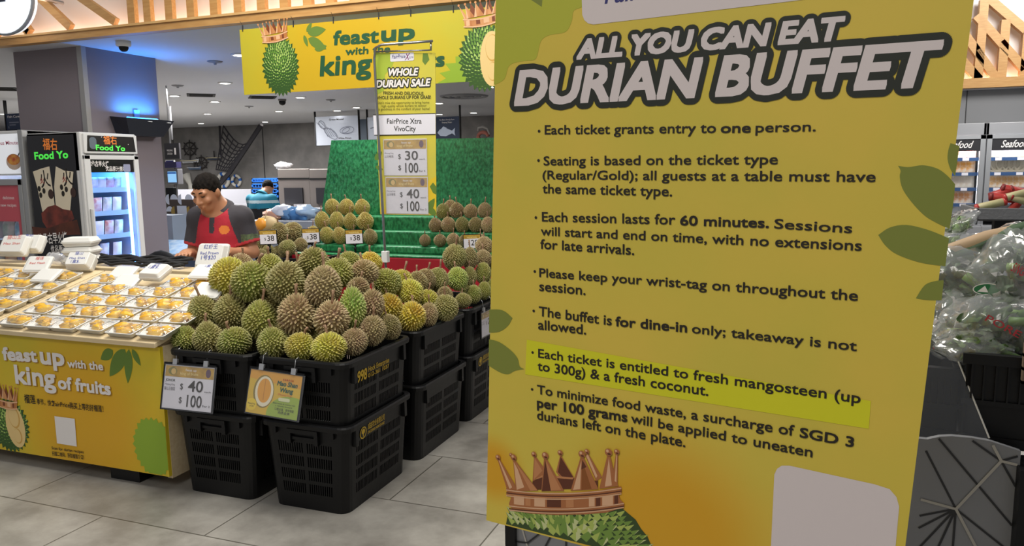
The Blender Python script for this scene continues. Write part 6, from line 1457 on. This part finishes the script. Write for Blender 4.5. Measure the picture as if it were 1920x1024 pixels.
def veg_bag(px, py, Y, wpx, hpx, rot, g, lb, letters=None, seed=0, badge=False):
    p = at(px, py, Y); k = depth(p)/FPX; w_, h_ = wpx*k/2, hpx*k/2; t = empty('bagged_greens', p); rnd = random.Random(seed)
    R2 = Matrix.Rotation(rot, 3, 'Y'); s = MB()
    for i in range(16):
        c = R2 @ Vector((rnd.uniform(-.62, .62)*w_, rnd.uniform(-.05, .07), rnd.uniform(-.6, .6)*h_)); leaf_blob(s, c, rnd.uniform(.5, .9)*w_, rnd.uniform(.35, .6)*h_, R2 @ Vector((1, rnd.uniform(-.6, .6), rnd.uniform(-.7, .7))), seed*20+i)
    s.build('leaves', GRN[g], t, True)
    s = MB()
    for i in range(5):
        c = R2 @ Vector((rnd.uniform(.0, .7)*w_, rnd.uniform(-.04, .04), rnd.uniform(-.4, .3)*h_)); s.tube([c, c+R2 @ Vector((.25*w_, -.01, -.1*h_+rnd.uniform(-.1, .1)*h_)), c+R2 @ Vector((.5*w_, 0, -.1*h_))], [.011, .009, .006], 6)
    s.build('stalks', GRN[2], t, True)
    s = MB(); n = 16; m = 26; vs = []
    for i in range(n+1):
        for j in range(m):
            th = PI*i/n; ph = 2*PI*j/m; d = Vector((math.cos(th), math.sin(th)*math.cos(ph), math.sin(th)*math.sin(ph))); q = 1+.30*noise.noise(d*2.6+Vector((seed, 0, 0)))+.14*noise.noise(d*7+Vector((0, seed, 0))); e = (1.12 if abs(d.x) > .9 else 1)
            vs.append(R2 @ Vector((d.x*w_*e, d.y*.085, d.z*h_))*q)
    s.add(vs, [(i*m+j, (i+1)*m+j, (i+1)*m+(j+1) % m, i*m+(j+1) % m) for i in range(n) for j in range(m)]); f = s.build('plastic_film', BAGF, t, True)
    P = Print(None, .001)
    if letters: P.text(letters, (-w_*.4, 0), w_*.8, h_*.26, mat('red_bag_ink', '#b5343a', .5), bold=.03)
    if badge: P.ell((0, 0), .026, .012, WHITEINK); P.ell((0, 0), .024, .0105, mat('green_badge_ink', '#1d6b3a', .5)); P.shape([(-.018, -.005), (-.004, .007), (.002, -.007)], WHITEINK)
    if letters or badge:
        o = P.build('bag_print', t); o.matrix_local = Matrix.Translation((.03, -.112, -.008) if badge else (0, -.118, .005)) @ Matrix.Rotation(rot*-1+.15, 4, 'Y') @ Matrix.Rotation(PI/2, 4, 'X')
    tag(t, lb, 'vegetables', 'bagged greens on the vegetable stand'); return t
veg_bag(1800, 520, VY+.30, 130, 110, .2, 1, 'bag of dark greens with a green and white badge beside the poster edge', None, 1, True)
veg_bag(1890, 510, VY+.24, 120, 120, -.35, 1, 'bag of dark greens with red lettering at the picture edge', 'SINGAPORE', 2)
veg_bag(1850, 600, VY+.16, 150, 90, -.35, 0, 'bag of stalks with red PO lettering in the middle of the greens', 'PORE', 3)
veg_bag(1785, 610, VY+.24, 110, 130, .3, 1, 'misted bag of dark greens against the poster below the badge', None, 4)
veg_bag(1830, 655, VY+.14, 120, 70, .1, 2, 'bag of light green sprouts resting on the crate rim', None, 5)
veg_bag(1900, 620, VY+.2, 90, 110, -.6, 0, 'bag of greens at the picture edge above the lattice basket', None, 6)
veg_bag(1800, 465, VY+.42, 130, 60, .1, 2, 'nearly empty clear bag on top of the greens by the freezer', None, 7)
veg_bag(1905, 460, VY+.36, 90, 80, -.3, 2, 'clear bag with blue print behind the lettered bags', None, 8)
veg_bag(1797, 418, VY+.5, 30, 70, .9, 2, 'upright clear bag sticking up beside the poster edge', None, 9)
for k, (x, y, l, lb) in enumerate(((1850, 452, 1, 'pale brown and green marrow lying across the clear bags'), (1905, 440, -1, 'dark green marrow at the picture edge over the clear bags'))):
    p = at(x, y, VY+.34); t = empty('marrow', p); s = MB(); d = Vector((.13, .02, .035 if k == 0 else .05)); s.tube([-d, -d*.5, Vector((0, 0, .004)), d*.5, d], [.006, .014, .019, .021, .01], 10); s.build('marrow_skin', ROOT if k == 0 else GRN[1], t, True); MB().tube([d*.55, d*1.1], [.021, .024], 10).build('marrow_tip', GRN[0], t, True); tag(t, lb, 'vegetable')
# grey perforated tray with red and cream rolls
TYY = 3.2
a = at(1830, 414, TYY); b = at(1985, 391, TYY); t = empty('steel_tray', (a.x, TYY, a.z)); w_, h_ = b.x-a.x, b.z-a.z
s = MB(); s.box((0, 0, 0), (w_, .01, h_)).box((0, .29, 0), (w_, .3, h_)).box((0, 0, 0), (.01, .3, h_)).box((w_-.01, 0, 0), (w_, .3, h_)).box((0, 0, 0), (w_, .3, .008)); bevel(s.build('tray_body', mat('grey_tray', '#77787a', .45, .2, bump=.2, bscale=90), t), .003)
MB().box((w_*.3, .08, -.1), (w_, .12, -.002)).build('black_bracket', BLACK, t); MB().box((w_*.55, .12, -a.z), (w_*.55+.06, .18, -.1)).build('post', BLACK, t); MB().box((-.1, -.1, -a.z), (w_+.1, .4, -a.z+.02)).build('foot', BLACK, t); tag(t, 'grey perforated tray of red and cream rolls above the greens', 'tray')
rr = random.Random(5); RROLL = mat('red_roll_wrap', '#a92a26', .4, c2='#c2423a', scale=20); DROLL = mat('dark_red_cap', '#7d1f1e', .5); CROLL = mat('cream_roll_wrap', '#c3b58c', .4, c2='#aaa878', scale=16)
for k, (x, y, dx, dy, m, lb) in enumerate(((1858, 384, 26, -6, 0, 'long cream roll with red ends lying at the front of the grey tray'), (1880, 371, 22, 2, 1, 'red roll beneath the cream roll'), (1878, 362, 20, -7, 1, 'dark red roll on top of the heap, towards the poster'), (1905, 366, 20, -5, 0, 'cream roll with red cap at the picture edge'), (1905, 384, 10, -12, 1, 'red roll standing slanted between the cream rolls'), (1900, 357, 20, 4, 1, 'red roll topmost at the picture edge'), (1915, 375, 18, 6, 0, 'cream roll pointing out of the picture'))):
    Yk = TYY+.06+.05*(k % 3); c = at(x, y, Yk); e = at(x+dx, y+dy, Yk)-c; t = empty('wrapped_roll', c); r0 = .0145 if m == 0 else .016
    MB().tube([-e, -e*.9, e*.9, e], [r0*.8, r0, r0, r0*.8], 10).build('roll', (CROLL, RROLL)[m], t, True); MB().tube([-e*1.2, -e*1.12, -e*.9], [.006, r0*1.03, r0*1.06], 10).build('end_cap', (RROLL, DROLL)[m], t, True); MB().tube([e*.88, e*1.1, e*1.18], [r0*1.06, r0*1.03, .006], 10).build('end_cap', (RROLL, DROLL)[m], t, True); tag(t, lb, 'wrapped roll', 'rolls in the grey tray')

# ================================================================== THE LARGE BUFFET POSTER
PF = Frame(CAM+ray(912, 975.8)*1.24, (0.9846, -0.1718, -0.0327), (0.029, -0.0239, 0.9993))
t = empty('buffet_poster', mtx=PF.m)
TOPV = 1.06
def edge(x0, y0, x1, y1, v):
    a = Vector(PF.uv(x0, y0)); b = Vector(PF.uv(x1, y1)); k = (v-a.y)/(b.y-a.y); return (a.x+(b.x-a.x)*k, v)
bl_ = PF.uv(912, 975.8); b2 = Vector(PF.uv(1085.8, 1018)); dirb = (b2-Vector(bl_)); rx = edge(1826, 0, 1698, 1024, 0.0)[0]
br2 = (rx, bl_[1]+dirb.y/dirb.x*(rx-bl_[0])*.6); tl_ = edge(931, 0, 912, 975, TOPV); tr_ = edge(1826, 0, 1698, 1024, TOPV)
c4 = [bl_, br2, tr_, tl_]
s = MB(); s.add([(x, y, -.005) for x, y in c4]+[(x, y, 0) for x, y in c4], [(3, 2, 1, 0), (4, 5, 6, 7), (0, 1, 5, 4), (1, 2, 6, 5), (2, 3, 7, 6), (3, 0, 4, 7)])
PY = mat('poster_yellow', '#d9bd48', .5, c2='#cfbc45', scale=5)
s.build('board', [PY], t)
def Z4(ox, oy, sc): return lambda pts: [(ox+x/sc, oy+y/sc) for x, y in pts]
P = Print(PF, .0002, .00003)
POL = mat('poster_leaf_ink', '#7d8434', .55); PLG = mat('poster_light_green', '#b3b435', .55); PAM = mat('poster_amber', '#dba91c', .55)
P.psmooth([(932, -60), (930, 0), (926, 160), (946, 148), (956, 122), (985, 114), (1005, 110), (1014, 78), (1030, 66), (1060, 60), (1072, 40), (1076, 20), (1095, 6), (1100, -60)], PLG, (0, 1, 2, 13))
P.ppoly([(1000, -30), (996, 0), (1016, 13), (1020, -30)], POL)
blobs(PY, [((*P.uv(1240, 1010), 0), .2, '#d69f1d'), ((*P.uv(925, 880), 0), .07, '#d69f1d')])
z6, z7, z3 = Z4(1640, 200, 3.657), Z4(1600, 400, 3.2), Z4(900, 550, 4.095)
P.psmooth(z6([(160, 405), (230, 415), (330, 402), (430, 425), (500, 475), (552, 532), (540, 660), (513, 838), (430, 800), (340, 745), (250, 650), (190, 560), (172, 480), (178, 440)]), POL, (0, 5, 7))
P.psmooth(z6([(520, 250), (582, 270), (552, 478), (520, 430), (500, 360), (505, 300)]), POL, (0, 1, 2))
P.psmooth(z7([(150, 130), (220, 85), (320, 70), (450, 100), (574, 150), (552, 318), (400, 295), (260, 245), (190, 190)]), POL, (0, 4, 5))
P.psmooth(z7([(375, 510), (430, 430), (500, 405), (543, 402), (530, 522), (440, 520)]), POL, (0, 3, 4))
P.psmooth(z3([(72, 125), (150, 125), (200, 145), (250, 190), (215, 250), (150, 295), (70, 303)]), POL, (0, 3, 6))
P.psmooth(z3([(70, 352), (150, 375), (240, 440), (290, 500), (305, 560), (340, 582), (270, 595), (215, 622), (150, 605), (67, 555)]), POL, (0, 5, 9))
P.ppoly([(1089, -60), (1092, 28), (1096, 38), (1103, 44), (1113, 46), (1200, 36), (1470, 4), (1900, -50)], mat('poster_white', '#d9cdca', .55)); P.build('background_print', t)
P = Print(PF, .0006, .00004)
P.ptext('FairPrice', 1134, 7, 1290, -12, 36, NAVYINK, bold=.03, shear=.2)
PW = mat('poster_white')
for fat, m in ((.31, OUTL), (.07, PW)):
    P.ptext('ALL YOU CAN EAT', 1083, 110, 1571, 74, 37, m, bold=.02, fat=fat, shear=.22)
    P.ptext('DURIAN BUFFET', 967, 196, 1740, 160, 70, m, bold=.022, fat=fat*.74, shear=.22)
P.build('headline', t)
P = Print(PF, .0004, .00004); P.ppoly([(988, 637), (1633, 752), (1629, 804), (985, 702)], mat('highlighter_yellow', '#d6d21c', .55)); P.build('highlight_band', t)
P = Print(PF, .0006, .00002); N = .012; Bd = .03
def seg(tx, x0, y0, x1, y1, h=15, b=False): P.ptext(tx, x0, y0, x1, y1, h*1.12, INK, bold=.014, fat=.038 if b else .022)
for (x, y) in ((1011, 246), (1010, 301), (1005, 408), (1003, 509), (1001, 583), (999, 661), (998, 730)): P.ell(P.uv(x, y), .0021, .0021, INK, 14)
seg('Each ticket grants entry to', 1022, 252, 1342, 249, 16); seg('one', 1352, 249, 1407, 248.5, 16, True); seg('person.', 1417, 248, 1529, 246, 16)
seg('Seating is based on the ticket type', 1020, 310, 1458, 308, 16); seg('(Regular/Gold); all guests at a table must have', 1018, 336, 1641, 341, 16); seg('the same ticket type.', 1018, 362, 1260, 368, 16)
seg('Each session lasts for', 1017, 415, 1266, 421, 16); seg('60 minutes.', 1276, 422, 1441, 427, 16, True); seg('Sessions', 1452, 428, 1597, 437, 16); seg('will start and end on time, with no extensions', 1015, 441, 1615, 470, 16); seg('for late arrivals.', 1014, 466, 1189, 478, 16)
seg('Please keep your wrist-tag on throughout the', 1012, 519, 1608, 564, 16); seg('session.', 1012, 545, 1098, 553, 16)
seg('The buffet is', 1011, 592, 1147, 610, 16); seg('for dine-in', 1155, 611, 1288, 623, 16, True); seg('only; takeaway is not', 1298, 624, 1606, 658, 16); seg('allowed.', 1010, 617, 1099, 627, 16)
seg('Each ticket is entitled to fresh mangosteen (up', 1010, 670, 1613, 756, 16); seg('to 300g) & a fresh coconut.', 1009, 694, 1328, 742, 16)
seg('To minimize food waste, a surcharge of', 1008, 738, 1489, 817, 16); seg('SGD 3', 1500, 819, 1600, 838, 16, True); seg('per 100 grams', 1008, 763, 1176, 791, 16, True); seg('will be applied to uneaten', 1184, 792, 1523, 857, 16); seg('durians left on the plate.', 1008, 786, 1285, 838, 16)
P.build('rules_lettering', t)
P = Print(PF, .0004, .00004); P.ppoly([(1452, 890), (1457, 879), (1466, 873), (1480, 873), (1640, 908), (1668, 917), (1681, 932), (1686, 950), (1676, 1060), (1444, 1060)], PW); P.build('blank_code_panel', t)
# crown and husk picture
zc = Z4(900, 780, 4.1975); P = Print(PF, .0004, .00002); rp = random.Random(12)
HK = [mat('poster_husk_dark', '#35491f', .55), mat('poster_husk', '#72903c', .55), mat('poster_husk_light', '#a9b85a', .55), mat('poster_husk_pale', '#c3c88c', .55)]
dp = [(240, 735), (1125, 730), (1165, 765), (1225, 815), (1270, 890), (1320, 950), (1345, 1010), (1390, 1080), (1100, 1080), (780, 998), (480, 922), (206, 851), (215, 800)]
P.ppoly(zc(dp), HK[0])
def inside(x, y, poly):
    r = False
    for i in range(len(poly)):
        (xa, ya), (xb, yb) = poly[i], poly[i-1]
        if (ya > y) != (yb > y) and x < (xb-xa)*(y-ya)/(yb-ya)+xa: r = not r
    return r
P.up()
for row in range(11):
    y = 752+row*36; k = 0; x = 215+(row % 2)*30
    while x < 1400:
        big = .55+.9*math.exp(-((x-880)/330)**2)*(.5+row*.07); w_ = 62*big+8; hh = 52*big+14
        if inside(x, y, dp) and inside(x-w_*.5, y, dp) and inside(x+w_*.5, y, dp) and inside(x, y+hh*.75, dp):
            lx = (x-760)/600; tip = (x+lx*w_*1.2, y-hh*.75-5 if x < 700 else y+hh*.4*lx-hh*.3)
            jit = lambda: rp.uniform(-5, 5)
            A_, B_, C_, D_ = (x-w_*.55+jit(), y+hh*.2), (x+jit(), y+hh*.75), (x+w_*.55+jit(), y+hh*.15), (tip[0]+jit(), tip[1]+jit())
            for tri, m in (((A_, B_, D_), HK[rp.choice((1, 1, 2))]), ((B_, C_, D_), HK[rp.choice((2, 3, 1))])):
                P.w += 3e-7; P.mb.add([(*P.uv(*q), P.w) for q in zc(list(tri))], [(0, 1, 2)], P.mi(m))
        x += w_*.95
P.w += .0002
cg, cdk, cl, cm = mat('poster_crown', '#a9693c', .5), mat('poster_crown_dark', '#5f2f18', .5), mat('poster_crown_light', '#d9ab84', .5), mat('poster_crown_mid', '#bf8152', .5)
def pc_(pts, m): P.ppoly(zc(pts), m)
for q in ([(428, 300), (415, 515), (470, 480), (505, 470), (500, 400)], [(635, 300), (600, 440), (650, 505), (745, 490), (690, 400)], [(848, 285), (830, 312), (915, 515), (962, 480)]): pc_(q, cg)
pc_([(432, 330), (425, 500), (492, 430)], cm); pc_([(636, 320), (615, 440), (660, 490), (735, 480)], cdk); pc_([(850, 300), (838, 315), (915, 490), (925, 470)], cl)
pc_([(415, 515), (500, 470), (740, 490), (930, 510), (930, 570), (415, 580)], cdk); pc_([(420, 505), (500, 462), (740, 484), (730, 498), (500, 480)], cm)
for q, a_, b_ in (([(138, 335), (155, 335), (275, 535), (290, 580), (225, 588), (210, 562)], [(146, 340), (152, 340), (255, 560), (235, 575)], cl), ([(262, 345), (278, 345), (460, 588), (285, 590)], [(268, 360), (300, 420), (350, 560), (292, 580)], cl), ([(505, 335), (528, 335), (665, 590), (485, 592)], [(520, 350), (640, 580), (560, 585)], cm), ([(793, 325), (818, 325), (935, 575), (715, 588)], [(800, 350), (790, 575), (735, 580)], cl), ([(1005, 305), (1026, 305), (1065, 480), (1092, 550), (940, 572)], [(1016, 330), (1040, 545), (985, 555)], cl), ([(1072, 292), (1088, 292), (1085, 550), (1040, 505)], [(1076, 300), (1082, 300), (1075, 520), (1062, 510)], cl)):
    pc_(q, cg); pc_(a_, b_)
pc_([(515, 345), (560, 588), (490, 590)], cdk); pc_([(806, 345), (880, 572), (800, 580)], mat('poster_crown_bronze', '#8a4f1f', .5)); pc_([(808, 345), (840, 400), (800, 420)], cdk); pc_([(278, 360), (455, 585), (400, 588)], cm)
pc_([(208, 565), (300, 590), (480, 602), (720, 602), (930, 586), (1112, 552), (1118, 590), (1095, 610), (1102, 652), (1138, 688), (1132, 716), (1000, 758), (820, 773), (600, 777), (400, 766), (262, 741), (230, 692), (247, 640), (215, 600)], cg)
for x0, x1, m in ((270, 350, cl), (360, 400, cm), (430, 515, cl), (530, 640, cdk), (680, 740, cm), (860, 905, cl), (915, 950, cdk), (965, 1050, cl), (1060, 1090, cdk)):
    sag = lambda x: 30*(1-((x-670)/440)**2); pc_([(x0, 612+sag(x0)), (x1, 612+sag(x1)), (x1, 688+sag(x1)), (x0, 688+sag(x0))], m)
for y0, m in ((568, cl), (590, cdk), (600, cm), (612, cl), (690, cl), (712, cdk), (722, cl)):
    n = 14; xs = [210+(1116-210)*k/n for k in range(n+1)] if y0 < 650 else [232+(1136-232)*k/n for k in range(n+1)]
    sg = lambda x: 36*(1-((x-670)/460)**2)-(x-670)*.018; pc_([(x, y0+sg(x)) for x in xs]+[(x, y0+9+sg(x)) for x in xs[::-1]], m)
for x, y, r in ((145, 325, 22), (247, 305, 15), (268, 325, 25), (428, 300, 21), (517, 310, 27), (635, 288, 21), (845, 278, 19), (805, 298, 26), (1015, 283, 27), (1080, 280, 20)):
    q = P.uv(*zc([(x, y)])[0]); r_ = r/4.1975*.00089; P.ell(q, r_, r_, cg, 16); P.ell((q[0]-r_*.3, q[1]+r_*.3), r_*.4, r_*.4, cl, 10); P.ell((q[0]+r_*.2, q[1]-r_*.45), r_*.5, r_*.3, cdk, 10)
P.build('crown_picture', t)
# stand of the poster (board clamped to a floor post)
cx = (bl_[0]+rx)/2
pm = PF.m.inverted(); fl = pm @ Vector(((PF.m @ Vector((cx, 0, -.02)))[:2]+(0.0,)))
MB().tube([(fl.x, fl.y+.01, -.03), (cx, .3, -.02)], .012, 8).build('floor_post', STEEL, t, True)
s = MB(); s.box((fl.x-.2, fl.y-.0, -.2), (fl.x+.2, fl.y+.015, .12)); s.build('floor_plate', BLACK, t); MB().box((cx-.06, .25, -.022), (cx+.06, .33, -.005)).build('clamp', BLACK, t)
tag(t, 'huge yellow all you can eat durian buffet rules poster with a crown picture', 'poster')
